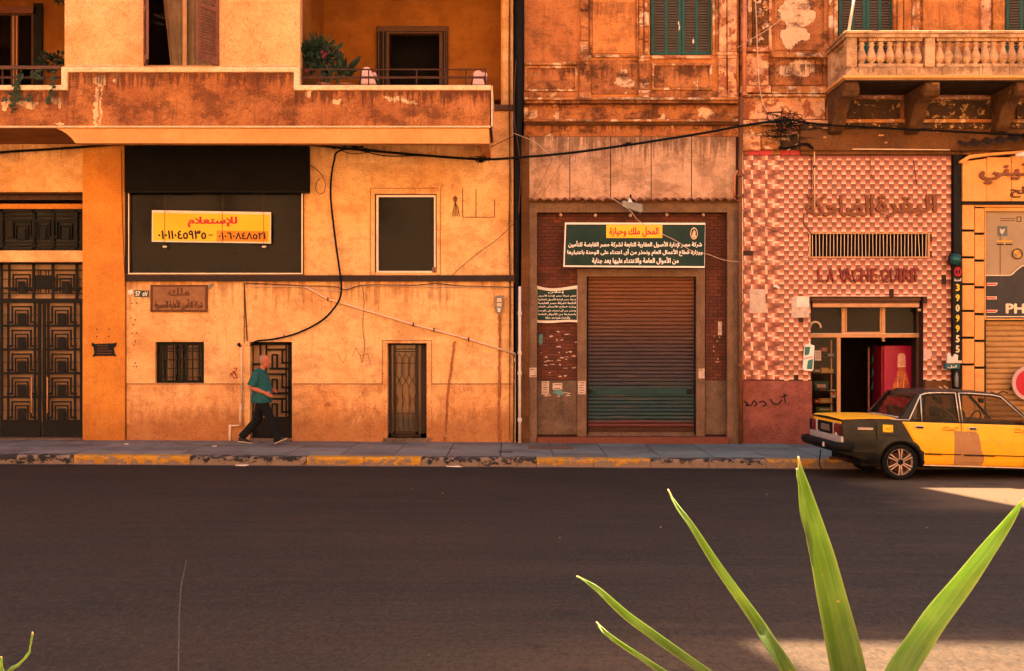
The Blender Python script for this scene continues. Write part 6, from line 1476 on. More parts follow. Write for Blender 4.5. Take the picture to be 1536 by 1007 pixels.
# lettering
t = thing('shop_lettering', 'large brown Arabic letters cut off by the right edge of the amber fascia', 'lettering', (X(1505,-.2), y, Z(275,-.2)))
ptext('اتيني', 1467, 1551, 241, 277, y-.002, depth=.05, bold=.07, slant=.12).build('letters', M['letterbrown'], t)
t = thing('shop_lettering', 'small Arabic word under the large letters on the amber fascia', 'lettering', (X(1530,-.2), y, Z(298,-.2)))
ptext('صالح', 1515, 1566, 280, 297, y-.002, depth=.03, bold=.07).build('letters', M['plaquedark'], t)
t = thing('shop_lettering', 'pale outlined capitals PH on the black shop fascia', 'lettering', (X(1520,.03), .03, Z(471,.03)))
ptext('PH', 1508.5, 1537, 455.5, 470.5, .024, depth=.004, bold=.08).build('letters', M['alu'], t)
t = thing('round_sign', 'crimson round sign with pale rim at the right edge in front of the tan shutter', 'sign', (X(1544,-.1), -.1, Z(575,-.1)))
disc = lambda r, y0, y1: (lambda mb: mb.prism([(X(1544,-.1)+r*math.cos(k*math.pi/20), Z(575,-.1)+r*math.sin(k*math.pi/20)) for k in range(40)], y0, y1))(MB())
disc(.34, -.12, -.08).build('rim', M['pinkcloth'], t, bevel=.004); disc(.27, -.128, -.12).build('face', M['printred'], t)
b = MB(); b.bar((X(1544,-.1), -.08, Z(575,-.1)), (X(1544,-.1), .1, Z(575,-.1)), .05); b.build('arm', M['iron'], t)
strokes('shutter_scribble', [[(1486,588),(1495,592),(1504,587),(1512,590)],[(1488,592),(1500,596)],[(1519,578),(1515,583),(1521,585)]], .078, .03, M['wood'], 'dark scribble across the tan roller shutter above the taxi', 'graffiti')
# vertical phone sign
vsn = thing('vertical_sign', 'narrow black upright sign with yellow digits 3909955 and a red emblem', 'sign', (X(1437,-.16), -.15, Z(590,-.16)))
y = -.16
b = MB(); b.pb(1429.5, 1443, 394, 580, y, y+.05); b.build('board', M['black'], vsn, bevel=.004)
for k, ch in enumerate('3909955'):
    z0 = 426+k*15.4; ptext(ch, 1433.5, 1439.5, z0, z0+11, y-.003, bold=.09).build('digit', M['printyellow'] if k not in (2, 5, 6) else simple('cream_digit_%d' % k, (.78,.55,.25), .6, var=.1), vsn)
b = MB(); b.tube([(X(1436.5+4.6*math.cos(a),y), y-.006, Z(408+6.5*math.sin(a),y)) for a in [k*math.pi/8 for k in range(17)]], .011, 5); b.build('emblem_ring', M['printred'], vsn)
b = MB()
for L_ in ([(1434,405),(1439,403),(1436,408),(1439,412),(1434,412)],):
    for p, q in zip(L_, L_[1:]): b.bar((X(p[0],y), y-.004, Z(p[1],y)), (X(q[0],y), y-.004, Z(q[1],y)), .018, .004)
b.build('emblem', M['printred'], vsn); ptext('الخدمة', 1431.5, 1442, 417.5, 422, y-.003, bold=.05, res=1).build('caption', M['printwhite'], vsn)
b = MB(); b.pb(1431, 1443, 541, 545, y-.003, y); b.build('small_print', M['conduit'], vsn)
t = thing('round_lamp', 'round teal glazed lamp at the top of the upright black sign', 'lamp', (X(1433,-.2), -.2, Z(389,-.2)))
b = MB(); tl = simple('teal_glass', (.015,.085,.085), .2, .2, var=.4)
b.loft([[(X(1433,-.2)+r*math.cos(k*math.pi/8), yy, Z(389,-.2)+r*1.15*math.sin(k*math.pi/8)) for k in range(16)] for r, yy in ((.10,-.12),(.11,-.2),(.09,-.26),(.05,-.29),(.01,-.3))]); b.build('lens', tl, t, smooth=True)
b = MB(); b.loft([[(X(1433,-.2)+r*math.cos(k*math.pi/8), yy, Z(389,-.2)+r*1.15*math.sin(k*math.pi/8)) for k in range(16)] for r, yy in ((.12,-.12),(.125,-.18),(.115,-.2),(.113,-.12))]); b.build('bezel', M['iron'], t, smooth=True)
t = thing('hanging_goods', 'teal box with pale spray bottle hanging at the foot of the upright black sign', 'advert', (X(1430,-.2), -.2, Z(586,-.2)))
y = -.25
b = MB(); b.pb(1418, 1440, 545.5, 554, y, y+.12); b.build('teal_box', simple('teal_box_paint', (.02,.09,.09), .5), t, bevel=.008)
ptext('كبل', 1422, 1436, 548, 552.5, y-.003, bold=.05, res=1).build('box_print', M['printwhite'], t)
b = MB(); b.prism([(X(p,y), Z(q,y)) for p, q in ((1421,545),(1422,531),(1425,529),(1429,537),(1433,531),(1438,533),(1437,545))][::-1], y+.02, y+.08); b.build('spray_head', M['white'], t, bevel=.005)
b = MB(); b.lathe(X(1436.5,y), y+.06, [(.035,0),(.04,.02),(.04,.2),(.02,.27),(.015,.30)], 10, Z(581,y)); b.build('bottle', M['lampgrey'], t, smooth=True)
# dark wavy awning under the beam
aw = thing('tile_awning', 'dark sooty wavy tile awning over the amber fascia', 'awning', (X(1500,-.4), -.3, Z(212)))
wt = .25; tm2 = wave_tile(wt, .42, .032, drop=.16).mesh('tile', M['darktile'])
for k in range(10): inst('tile', tm2, (X(1450,-.3)+wt*k, -.12, Z(213)+k*.030), aw, (0, -.13, 0))
b = MB(); b.prismx([(-.15, Z(227.5)), (-.15, Z(212)), (.0, Z(205)), (.0, Z(227.5))], X(1436), X(1600)); b.build('boxing', M['soot'], aw)
b = MB(); b.box(X(1428)-.0, 24, .33, 3.2, Z(214), Z(208)); b.build('ceiling', M['mortar'], D)
b = MB(); b.tube([(X(1525,-.5), -.45, Z(233,-.5)), (X(1536,-.5), -.45, Z(231,-.5)), (X(1550,-.5), -.45, Z(236,-.5))], [.03,.06,.03], 8); tag(b.build('fascia_lamp', M['white'], smooth=True), 'pale lamp arm in front of the large letters at the right edge', 'lamp')
# ------------------------------------------------------------------ cables and pole between the houses
def smooth_path(pts, n=8):
    P = [Vector(p) for p in pts]; out = []
    for i in range(len(P)-1):
        p0, p1, p2, p3 = P[max(i-1,0)], P[i], P[i+1], P[min(i+2,len(P)-1)]
        for k in range(n):
            t = k/n; out.append(.5*((2*p1)+(-p0+p2)*t+(2*p0-5*p1+4*p2-p3)*t*t+(-p0+3*p1-3*p2+p3)*t**3))
    out.append(P[-1]); return out
def cable(name, pts, r, mat, label, group=None, n=8, cat='cable'):
    P = [(X(a, y), y, Z(c, y)) for a, c, y in pts]
    b = MB(); b.tube(smooth_path(P, n), r, 6); return tag(b.build(name, M[mat], smooth=True), label, cat, group)
pl_ = thing('black_mast', 'tall thick black duct standing in the gap between the orange house and the stucco house', 'duct', (X(777,-.35), -.35, .14))
b = MB(); sp = [(778.5,-60),(778.5,90),(777.5,150),(776,215),(775.5,300),(775.2,400),(774.8,480),(775,662)]; yr = [.105,.105,.10,.075,.060,.045,.022,.020]
P = smooth_path([(X(a,-.3), -.3, Z(c,-.3)) for a, c in sp], 4); rs = [yr[min(i//4, 7)]+(yr[min(i//4+1, 7)]-yr[min(i//4, 7)])*(i % 4)/4 for i in range(len(P))]
b.tube(P, rs, 12); b.build('duct', M['wire'], pl_, smooth=True)
b = MB(); b.tube(smooth_path([(X(a,-.42), -.42, Z(c,-.42)) for a, c in ((774,90),(771,170),(779,232),(781,262),(778,320))], 6), .010, 5); b.build('loose_strand', M['wirebrown'], pl_)
b = MB(); b.box(X(771.5), X(772.5), -.1, -.05, Z(425), Z(-60)); b.build('edge_flashing', M['wood'], pl_)
cy = -.42
cable('cable', [(-60,240,-.2),(0,229,-.2),(60,225,-.2),(120,221,-.25),(185,216.5,-.35),(300,216,-.42),(400,216,-.45),(460,217,-.45),(520,223,-.45),(620,232,-.45),(720,239,-.45),(777,236.5,-.48),(860,229,-.48),(960,215,-.48),(1060,199,-.48),(1110,189.5,-.48),(1160,182,-.48)], .024, 'wire', 'thick black cable bundle sagging across the whole street front', n=6)
cable('cable', [(1150,184,-.5),(1185,180,-.5),(1215,185,-.5),(1300,191,-.45),(1420,197,-.4),(1536,203,-.4),(1600,206,-.4)], .022, 'wire', 'black cable running on to the right under the stone balcony', n=6)
cable('cable', [(460,218,-.46),(510,221,-.48),(540,226,-.48),(580,234,-.48),(640,234,-.47),(720,240,-.46)], .011, 'wire', 'thinner black cable looping below the bundle beside the big loop', 'thin strands of the cable bundle')
cable('cable', [(470,217,-.48),(520,219,-.50),(560,225,-.50),(600,230,-.48)], .009, 'wire', 'thin black strand fanning out above the bundle beside the big loop', 'thin strands of the cable bundle')
cable('cable', [(498,224,-.49),(530,219,-.52),(555,227,-.51),(530,231,-.5),(512,226,-.49)], .008, 'wire', 'small black coil tied to the bundle above the drooping cable', 'thin strands of the cable bundle')
cable('cable', [(545,220,-.48),(508,227,-.35),(501,242,-.15),(497,265,-.09),(496,295,-.08),(500,335,-.08),(505,375,-.1),(510,410,-.12),(512,432,-.12),(508,452,-.10),(490,475,-.07),(468,490,-.07),(440,502,-.07),(410,509,-.07),(385,512,-.08),(376,519,-.02)], .019, 'wire', 'thick black cable drooping in a long curve from the bundle to the iron door')
cable('wire', [(366,425,-.05),(420,427,-.05),(455,429,-.06),(500,430,-.06),(520,435,-.08),(545,428,-.06),(620,428,-.05),(655,425.5,-.06),(690,429,-.05),(770,431,-.05)], .009, 'wirebrown', 'brown wire running along just under the string course', n=6, cat='wire')
cable('wire', [(370,430,-.05),(440,430,-.05),(460,432,-.06),(505,436,-.08),(540,429,-.05),(650,430,-.045),(768,431.5,-.045)], .008, 'wirepale', 'pale wire running along just under the string course', n=6, cat='wire')
cable('wire', [(544,430,-.04),(546,455,-.04),(544,490,-.04),(547,520,-.04),(543,545,-.04)], .005, 'wirebrown', 'hair-thin wire hanging down the middle of the orange wall', cat='wire')
cable('wire', [(678,413,-.10),(700,394,-.10),(725,374,-.12),(745,360,-.15),(775,331,-.38)], .006, 'wirebrown', 'thin slanting wire from the string course up to the black duct', cat='wire')
cable('wire', [(462,247,-.05),(472,252,-.05),(482,262,-.05),(488,275,-.05),(486,288,-.05),(480,291,-.05),(474,285,-.05),(475,274,-.05),(480,268,-.05)], .006, 'wirebrown', 'looped thin wire end hanging right of the dark fascia box', cat='wire')
cable('wire', [(722,240,-.48),(724,232,-.5),(735,222,-.48),(752,213,-.5),(772,204,-.5)], .007, 'wire', 'thin wire curling from the cable knot up to the black duct', cat='wire')
cable('wire', [(770,200,-.5),(800,212,-.45),(820,228,-.4),(832,237,-.4)], .005, 'wirepale', 'pale hair-thin wire falling from the duct across the first panel', cat='wire')
cable('wire', [(829,236,-.3),(815,266,-.25),(800,296,-.2)], .003, 'wirebrown', 'left of two hair-thin wires slanting down the first concrete panel', cat='wire')
cable('wire', [(848,236,-.3),(830,266,-.25),(812,296,-.2)], .003, 'wirebrown', 'right of two hair-thin wires slanting down the first concrete panel', cat='wire')
cable('wire', [(905,290,-.3),(925,302,-.45),(945,316,-.48),(960,333,-.4),(995,352,-.25),(1015,362,-.25),(1040,378,-.25),(1060,381,-.25),(1090,391,-.25),(1130,393,-.12),(1180,393,-.1),(1214,384,-.05)], .006, 'wirepale', 'pale thin wire sagging from the floodlight over the green sign to the vent', n=6, cat='wire')
cable('wire', [(1106,72,-.3),(1125,60,-.5),(1160,38,-.6),(1200,0,-.8),(1215,-20,-.9)], .006, 'wirepale', 'pale thin wire rising to the upper right above the peeling corner', cat='wire')
cable('wire', [(1132,-20,-.2),(1135,40,-.2),(1137,100,-.2),(1143,150,-.2),(1160,182,-.4)], .009, 'wirepale', 'pale wire hanging down the peeling corner to the cable tangle', cat='wire')
cable('wire', [(1112,313,-.1),(1130,331,-.06),(1150,343,-.05),(1180,352,-.05)], .006, 'wirebrown', 'thin dark wire slanting over the upper left pink tiles', cat='wire')
cable('wire', [(1205,322,-.06),(1206,335,-.06),(1213,346,-.05),(1219,352,-.04)], .009, 'wirebrown', 'dark wire curling from the brown letters to the vent corner', cat='wire')
cable('wire', [(1305,233,-.05),(1307,262,-.05),(1313,270,-.05)], .006, 'wirebrown', 'left short dark wire hanging on the pink tiles above the brown letters', cat='wire')
cable('wire', [(1370,240,-.05),(1374,270,-.05),(1375,278,-.05)], .008, 'wirebrown', 'right short dark wire hanging on the pink tiles above the brown letters', cat='wire')
cable('wire', [(764,0,-.06),(763,120,-.06),(765,260,-.06),(763,350,-.06),(766,430,-.05),(765,520,-.05)], .006, 'wirebrown', 'thin wire running down the right edge of the orange house', cat='wire')
cable('wire', [(182,226,-.12),(183,300,-.1),(185,360,-.1),(188,430,-.1)], .007, 'wirebrown', 'thin dark wire down the left edge of the display window', cat='wire')
# knots
def knot(label, cx, cy_, y, rad, n, seed, r=.008):
    rr = random.Random(seed); b = MB()
    for k in range(n):
        pts = [(X(cx,y)+rr.gauss(0, rad), y+rr.uniform(-.05,.05), Z(cy_,y)+rr.gauss(0, rad*.45)) for _ in range(6)]
        b.tube(smooth_path(pts, 5), r*rr.uniform(.6, 1.4), 5)
    return tag(b.build('cable_knot', M['wire'], smooth=True), label, 'cable knot')
knot('small dark knot of wires on the bundle just left of the black duct', 722, 239, -.48, .07, 9, 5, .007)
knot('big tangle of black wires on the peeling corner above the pink tiles', 1180, 184, -.5, .22, 11, 8, .007)
knot('loose hanging wires below the tangle, over the red tile strip', 1168, 205, -.25, .20, 7, 12, .005)
knot('small wire clump on the cable above the third concrete panel', 940, 217, -.5, .06, 4, 14, .005)
b = MB(); b.tube(smooth_path([(X(a,-.2), -.2, Z(c,-.2)) for a, c in ((1168,222),(1185,222),(1200,217),(1212,217),(1220,224))], 5), .025, 6); tag(b.build('bent_duct', M['wire'], smooth=True), 'short bent black duct lying over the red tile strip', 'pipe')
b = MB(); b.bar((X(1181,-.2), -.2, Z(226,-.2)), (X(1196,-.2), -.2, Z(216,-.2)), .016); tag(b.build('pale_rod', M['wirepale']), 'short pale rod slanting over the red tile strip', 'rod')
b = MB(); b.prism([(X(680),Z(297)),(X(683),Z(294)),(X(686),Z(297)),(X(685),Z(303)),(X(681),Z(303))], -.04, -.001)
rr = random.Random(4)
for k in range(4): b.tube([(X(683), -.02, Z(303)), (X(681+k*2), -.02, Z(312)), (X(679+k*3.4), -.02, Z(326-rr.uniform(0,4)))], .007, 4)
tag(b.build('frayed_socket', M['rustpipe']), 'rusty wall socket with frayed wire ends beside the scored panel', 'wall fixture')

# ------------------------------------------------------------------ balcony plants and chairs
def leaf_card(mb, base, tip, w, bend=.0, up=Vector((0,0,1))):
    b0 = Vector(base); t = Vector(tip); d = t-b0; s_ = d.cross(Vector((0,1,0))); 
    if s_.length < 1e-4: s_ = Vector((1,0,0))
    s_.normalize(); n = s_.cross(d).normalized(); m = b0+d*.5+n*bend
    mb.add([b0, m+s_*w*.5+n*.004, m-n*w*.12, m-s_*w*.5+n*.004, t, b0+d*.8+s_*w*.33+n*bend*.7, b0+d*.8-s_*w*.33+n*bend*.7], [(0,1,2),(0,2,3),(1,5,4,2),(2,4,6,3)])
def bush(mb, c, rad, n, lw, ll, rr, hollow=.3):
    for k in range(n):
        u = Vector((rr.gauss(0,1), rr.gauss(0,1), rr.gauss(0,1))).normalized()*(hollow+(1-hollow)*rr.random())
        p = Vector(c)+Vector((u.x*rad[0], u.y*rad[1], u.z*rad[2])); d = (u+Vector((rr.uniform(-.6,.6), rr.uniform(-.6,.3), rr.uniform(-.4,.9)))).normalized()*ll*rr.uniform(.6,1.2)
        leaf_card(mb, p, p+d, lw*rr.uniform(.7,1.3), rr.uniform(-.02,.03))
yp = BY+.45
def pot(par, cx, y, z, r=.13, h=.26): b = MB(); b.lathe(cx, y, [(r*.7,0),(r,h*.85),(r*1.12,h*.86),(r*1.12,h),(r*.9,h),(r*.85,h*.8)], 14, z); return b.build('pot', M['clay'], par, smooth=False)
zf = Z(140, BY)+.0
t = thing('flowering_shrub', 'leafy potted shrub with pink flowers at the left end of the loggia balcony', 'potted plant', (X(487,yp), yp, zf)); pot(t, X(487,yp), yp, zf)
rr = random.Random(2); b = MB(); bush(b, (X(482,yp), yp, Z(88,yp)), (.33,.22,.26), 150, .075, .17, rr); bush(b, (X(468,yp), yp-.1, Z(82,yp)), (.18,.15,.2), 60, .09, .16, rr); b.build('foliage', M['leafdark'], t, kind='stuff')
b = MB(); bush(b, (X(478,yp), yp-.08, Z(70,yp)), (.22,.1,.10), 40, .03, .20, rr)
for k in range(7): b.tube([(X(487,yp), yp, zf+.2), (X(487,yp)+rr.uniform(-.2,.2), yp+rr.uniform(-.1,.1), Z(95,yp)), (X(482,yp)+rr.uniform(-.3,.3), yp, Z(66+rr.uniform(0,20),yp))], [.014,.01,.004], 5)
b.build('stems', M['leafmid'], t, kind='stuff')
b = MB()
for (fx_, fy_) in ((484,79),(489,82),(493,80),(486,86),(461,108),(464,106)):
    for k in range(4): leaf_card(b, (X(fx_,yp-.2), yp-.2, Z(fy_,yp-.2)), (X(fx_,yp-.2)+.035*math.cos(k*1.26), yp-.24, Z(fy_,yp-.2)+.035*math.sin(k*1.26)), .03)
b.build('flower', M['flower'], t, kind='stuff')
t = thing('broad_leaf_plant', 'dark broad-leaved potted plant leaning right beside the pink chair back', 'potted plant', (X(520,yp), yp, zf)); pot(t, X(518,yp), yp, zf)
b = MB()
for (tx, ty, w_) in ((542,84,.13),(537,90,.11),(512,78,.10),(505,84,.12),(528,100,.10),(498,96,.10),(540,104,.08),(520,88,.09),(508,108,.1),(530,112,.09)):
    leaf_card(b, (X(514,yp), yp, Z(112,yp)), (X(tx,yp-.1), yp-.1+rr.uniform(-.1,.1), Z(ty,yp-.1)), w_, .03)
b.build('foliage', M['leafdark'], t, kind='stuff'); b = MB(); bush(b, (X(505,yp), yp-.1, Z(112,yp)), (.3,.12,.12), 50, .05, .14, rr); b.build('low_leaves', M['leafmid'], t, kind='stuff')
t = thing('trailing_vine', 'thin green vine trailing over the coping of the far left balcony', 'plant', (X(30,BY), BY-.03, Z(128,BY)))
b = MB(); yv = BY-.08
for pts in ([(30,108),(29,125),(27,140),(22,152),(18,166)],[(30,112),(24,132),(18,142)],[(83,110),(79,128),(76,145),(73,151)],[(58,106),(48,112),(62,116)]):
    P = [(X(a,yv), yv, Z(c,yv)) for a, c in pts]; b.tube(smooth_path(P, 3), .006, 4)
    for p in smooth_path(P, 4):
        for k in range(2): leaf_card(b, p, p+Vector((rr.uniform(-.10,.10), rr.uniform(-.05,.02), rr.uniform(-.09,.05))), .06)
for k in range(26): p = Vector((X(26,yv)+rr.gauss(0,.12), yv, Z(148,yv)+rr.gauss(0,.10))); leaf_card(b, p, p+Vector((rr.uniform(-.1,.1), -.02, rr.uniform(-.09,.04))), .055)
b.build('foliage', M['leafmid'], t, kind='stuff')
t = thing('dark_shrub', 'dark low shrub in the corner of the far left balcony', 'potted plant', (X(80,-.6), -.6, Z(140,BY))); pot(t, X(82,-.6), -.6, Z(140,BY))
b = MB(); bush(b, (X(80,-.6), -.6, Z(93,-.6)), (.28,.2,.16), 90, .06, .13, rr); b.build('foliage', M['leafdark'], t, kind='stuff')
t = thing('hanging_plant', 'sprig of dark leaves hanging in from above at the left balcony', 'plant', (X(90,-.8), -.8, Z(-20,-.8)))
b = MB(); bush(b, (X(92,-.8), -.8, Z(-4,-.8)), (.14,.1,.10), 40, .05, .12, rr); b.build('foliage', M['leafdark'], t, kind='stuff')
def chair(px0, px1, py0, lab, curved):
    y = BY+.30; t = thing('balcony_chair', lab, 'chair', (X((px0+px1)/2,y), y+.2, zf), group='pale pink chairs behind the balcony rail')
    x0, x1 = X(px0,y), X(px1,y); zt_, zb = Z(py0,y), Z(127,y)
    b = MB(); N = 8
    pr = [(x0, zb), (x0+.02, zt_-.05), (x0+.06, zt_-.01), (x0+.12, zt_), (x1-.10, zt_), (x1-.06, zt_-.03), (x1+(.06 if curved else 0), zb)]
    b.prism(pr, y, y+.09); b.build('backrest', M['pinkcloth'], t, bevel=.025, seg=2)
    b = MB(); b.box(x0, x1+.04, y+.09, y+.5, zf+.38, zf+.46); b.build('seat', M['pinkcloth'], t, bevel=.02)
    for dx in (x0+.03, x1): 
        for dy in (y+.06, y+.46): b = MB(); b.bar((dx, dy, zf), (dx, dy, zf+.38), .03); b.build('leg', M['iron'], t)
    b = MB(); b.bar((x0-.03, y+.03, zb-.02), (x0+.02, y+.03, zt_-.06), .02); b.build('back_frame', M['iron'], t)
chair(541, 560, 100, 'pale pink padded chair back with rounded top beside the broad-leaved plant', True)
chair(709, 727, 105.5, 'pale pink chair back at the right end of the balcony rail', False)

# ------------------------------------------------------------------ foreground leaves
pt = thing('spiky_plant', 'sunlit spiky strap-leaved plant rising in the near right foreground', 'plant', (X(1255,-22.0), -22.0, .9))
def blade(pts, y0, y1, par, fold=.30, n=7):
    """pts: (px, py, width px) from tip to root, real position interpolated in depth"""
    N = len(pts); rows_ = []
    C_ = []
    for i, (px_, py_, w) in enumerate(pts):
        t_ = i/(N-1); y = y1+(y0-y1)*t_; C_.append((Vector((X(px_,y), y, Z(py_,y))), w*(CD+y)/S))
    P = smooth_path([c for c, _ in C_], 6); W = smooth_path([(w, 0, 0) for _, w in C_], 6)
    V = []; F = []; U = []; M_ = len(P)
    for i, p in enumerate(P):
        tv = (P[min(i+1, M_-1)]-P[max(i-1, 0)]).normalized(); sd = tv.cross(Vector((0,1,0))).normalized(); nn = sd.cross(tv)
        w = max(W[i].x, .0006)
        for k in range(n):
            u = k/(n-1)*2-1; V.append(p+sd*(u*w/2)+nn*(abs(u)**1.3*w*fold)*(-1)+nn*.0015*math.sin(i*.7+k))
    for i in range(M_-1):
        for k in range(n-1):
            F.append((i*n+k, i*n+k+1, (i+1)*n+k+1, (i+1)*n+k)); U.append([(k/(n-1), 1-i/(M_-1)), ((k+1)/(n-1), 1-i/(M_-1)), ((k+1)/(n-1), 1-(i+1)/(M_-1)), (k/(n-1), 1-(i+1)/(M_-1))])
    me = bpy.data.meshes.new('leaf'); off = wloc(par); me.from_pydata([v-off for v in V], [], F)
    ul = me.uv_layers.new(name='UVMap'); q = 0
    for fi, f in enumerate(F):
        for j in range(4): ul.data[q].uv = U[fi][j]; q += 1
    me.materials.append(M['leaf']); me.polygons.foreach_set('use_smooth', [True]*len(me.polygons))
    o = bpy.data.objects.new('leaf', me); COL.objects.link(o); o.parent = par
    s2 = o.modifiers.new('thickness', 'SOLIDIFY'); s2.thickness = .0012; return o
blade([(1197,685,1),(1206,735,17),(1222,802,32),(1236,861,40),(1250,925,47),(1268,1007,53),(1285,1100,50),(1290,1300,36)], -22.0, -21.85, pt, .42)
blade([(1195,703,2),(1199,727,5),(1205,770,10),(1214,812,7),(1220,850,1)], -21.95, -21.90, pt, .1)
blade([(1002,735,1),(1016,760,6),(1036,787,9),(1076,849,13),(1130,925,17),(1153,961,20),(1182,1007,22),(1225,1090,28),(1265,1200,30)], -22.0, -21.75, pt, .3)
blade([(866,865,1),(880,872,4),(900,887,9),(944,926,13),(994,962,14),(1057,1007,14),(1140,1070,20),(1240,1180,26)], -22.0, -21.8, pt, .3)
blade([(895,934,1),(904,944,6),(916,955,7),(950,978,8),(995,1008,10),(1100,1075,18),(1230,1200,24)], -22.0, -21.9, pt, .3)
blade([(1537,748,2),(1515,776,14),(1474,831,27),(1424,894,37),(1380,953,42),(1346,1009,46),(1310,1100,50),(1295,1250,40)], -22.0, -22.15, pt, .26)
blade([(1560,720,1),(1537,748,2)], -22.15, -22.16, pt, .2) if False else None
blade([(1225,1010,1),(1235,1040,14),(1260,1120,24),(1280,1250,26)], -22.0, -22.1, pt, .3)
b = MB(); b.lathe(X(1280,-22), -22, [(.10,0),(.15,.30),(.165,.31),(.165,.34),(.14,.34),(.13,.28)], 18, .86); b.build('pot', M['clay'], pt)
b = MB(); b.box(-3.2, 1.6, -22.35, -21.6, .13, .86); tag(b.build('planter_wall', M['slabstone'], bevel=.01), 'low stone planter wall under the foreground plants', 'planter')
pt2 = thing('spiky_plant', 'tip of a small spiky plant at the bottom left corner', 'plant', (X(-20,-22), -22.0, .9))
blade([(49,948,1),(47,965,2),(42,982,3),(30,995,3.5),(12,1009,6),(-10,1040,9),(-20,1200,14)], -22.0, -22.0, pt2, .3); blade([(2,985,1),(3,1000,5),(4,1030,10),(-6,1200,14)], -22.0, -22.0, pt2, .3)
b = MB(); b.lathe(X(-12,-22), -22, [(.08,0),(.11,.22),(.12,.25),(.10,.25),(.09,.2)], 16, .86); b.build('pot', M['clay'], pt2)
# ------------------------------------------------------------------ the taxi: local x forwards from the rear, y away from the camera (far side +), z up
def carpaint(name, col, dust=.10):
    g = G(name); p = g.obj(); c = g.mix(g.step(g.noise(p, 5, 6, .65), .42, .75, 0, dust), col, (.16, .10, .06)); c = g.mix(g.step(g.noise(g.map(p, (2, 2, 9)), 3, 5, .7), .55, .75, 0, dust*.7), c, tuple(q*.5 for q in col))
    g.out(c, g.step(g.noise(p, 9, 4), .3, .7, .28, .5), g.bump(g.noise(p, 2.2, 3), .25, .03), spec=.5); g.b.inputs['Coat Weight'].default_value = .05; g.b.inputs['Specular IOR Level'].default_value = .18; g.b.inputs['Coat Roughness'].default_value = .2; return g.m
M['cblack'] = carpaint('black_car_paint', (.004, .0042, .0038), .03); M['cyellow'] = carpaint('yellow_car_paint', (.80, .36, .010), .22); M['chrome'] = simple('worn_chrome', (.60, .48, .38), .3, .7, var=.12, sc=3, obj=True)
M['cgrey'] = simple('primer_patch_paint', (.34, .17, .07), .7, var=.2, obj=True); M['cseat'] = simple('dark_seat_fabric', (.03, .022, .018), .9, obj=True); M['lampred'] = simple('tail_lamp_red', (.16, .012, .012), .25, var=.4, obj=True)
M['silver'] = simple('silver_rear_panel', (.42, .37, .33), .45, .3, obj=True); M['alloy'] = simple('dusty_alloy_wheel', (.50, .36, .27), .4, .55, var=.35, sc=12, obj=True)
YAW = R(4.0); near = Vector((X(1262, -4.88), -4.88))
HWd = .80
ox = near.x - (-(-HWd)*math.sin(YAW))*1.0; oy = near.y - (-HWd)*math.cos(YAW)
car = thing('taxi', 'old black and yellow saloon taxi parked at the kerb at the right edge', 'car', (ox, oy, GZ(ox+2)), YAW)
RK = math.tan(R(2.0))
WX, FXw = .95, 3.37
rk = lambda x, z: z-(x-WX)*RK+.0
def cb(mb, name, mat, par=car, rake=True, smooth=False, bevel=0, seg=1, label=None):
    if rake: mb.v = [(x, y, rk(x, z)) for x, y, z in mb.v]
    o = mb.build(name, M[mat] if isinstance(mat, str) else mat, par, local=True, smooth=smooth, bevel=bevel, seg=seg, merge=smooth)
    if label: o['label'] = label
    return o
# side section: half width at height z (tumblehome, crease)
def hw(z, x=2.0):
    pts = [(.20,.74),(.32,.785),(.50,.803),(.66,.805),(.78,.790),(.92,.765)]
    for (z0, w0), (z1, w1) in zip(pts, pts[1:]):
        if z <= z1: w = w0+(w1-w0)*max(0, (z-z0))/(z1-z0); break
    else: w = pts[-1][1]
    e = 0
    if x < .25: e = .030*((.25-x)/.25)**2
    if x > 3.8: e = .08*((x-3.8)/.33)**2
    return w-e
def top(x):
    pts = [(0.0,.885),(.06,.905),(.5,.93),(.9,.935),(1.2,.935),(2.9,.925),(3.3,.90),(3.9,.86),(4.12,.82)]
    for (a, za), (b_, zb) in zip(pts, pts[1:]):
        if x <= b_: return za+(zb-za)*(x-a)/(b_-a)
    return .82
AR = .335
def low(x):
    z = .235
    if x < .45: z = .40-.12*x/.45
    for c in (WX, FXw):
        d = abs(x-c)
        if d < AR: z = max(z, .285+math.sqrt(AR*AR-d*d)*.96-.02)
    return z
def side_panel(x0, x1, off, n=40, zlo=low, zhi=top, sgn=-1, levels=(0,.12,.3,.5,.7,.82,.92,1), flare=True):
    mb = MB(); V = []
    for i in range(n+1):
        x = x0(0)+(x1(0)-x0(0))*i/n if callable(x0) else x0+(x1-x0)*i/n
        for t in levels:
            zl, zh = zlo(x), zhi(x); z = zl+(zh-zl)*t; w = hw(z, x)+off
            if flare:
                for c in (WX, FXw):
                    d = math.hypot(x-c, z-.285)
                    if AR-.05 < d < AR+.07: w += .022*(1-abs(d-AR-.01)/.06) if abs(d-AR-.01) < .06 else 0
            V.append((x, sgn*w, z))
    m_ = len(levels); F = []
    for i in range(n):
        for k in range(m_-1): f = (i*m_+k, (i+1)*m_+k, (i+1)*m_+k+1, i*m_+k+1); F.append(f if sgn < 0 else f[::-1])
    mb.add(V, F); return mb
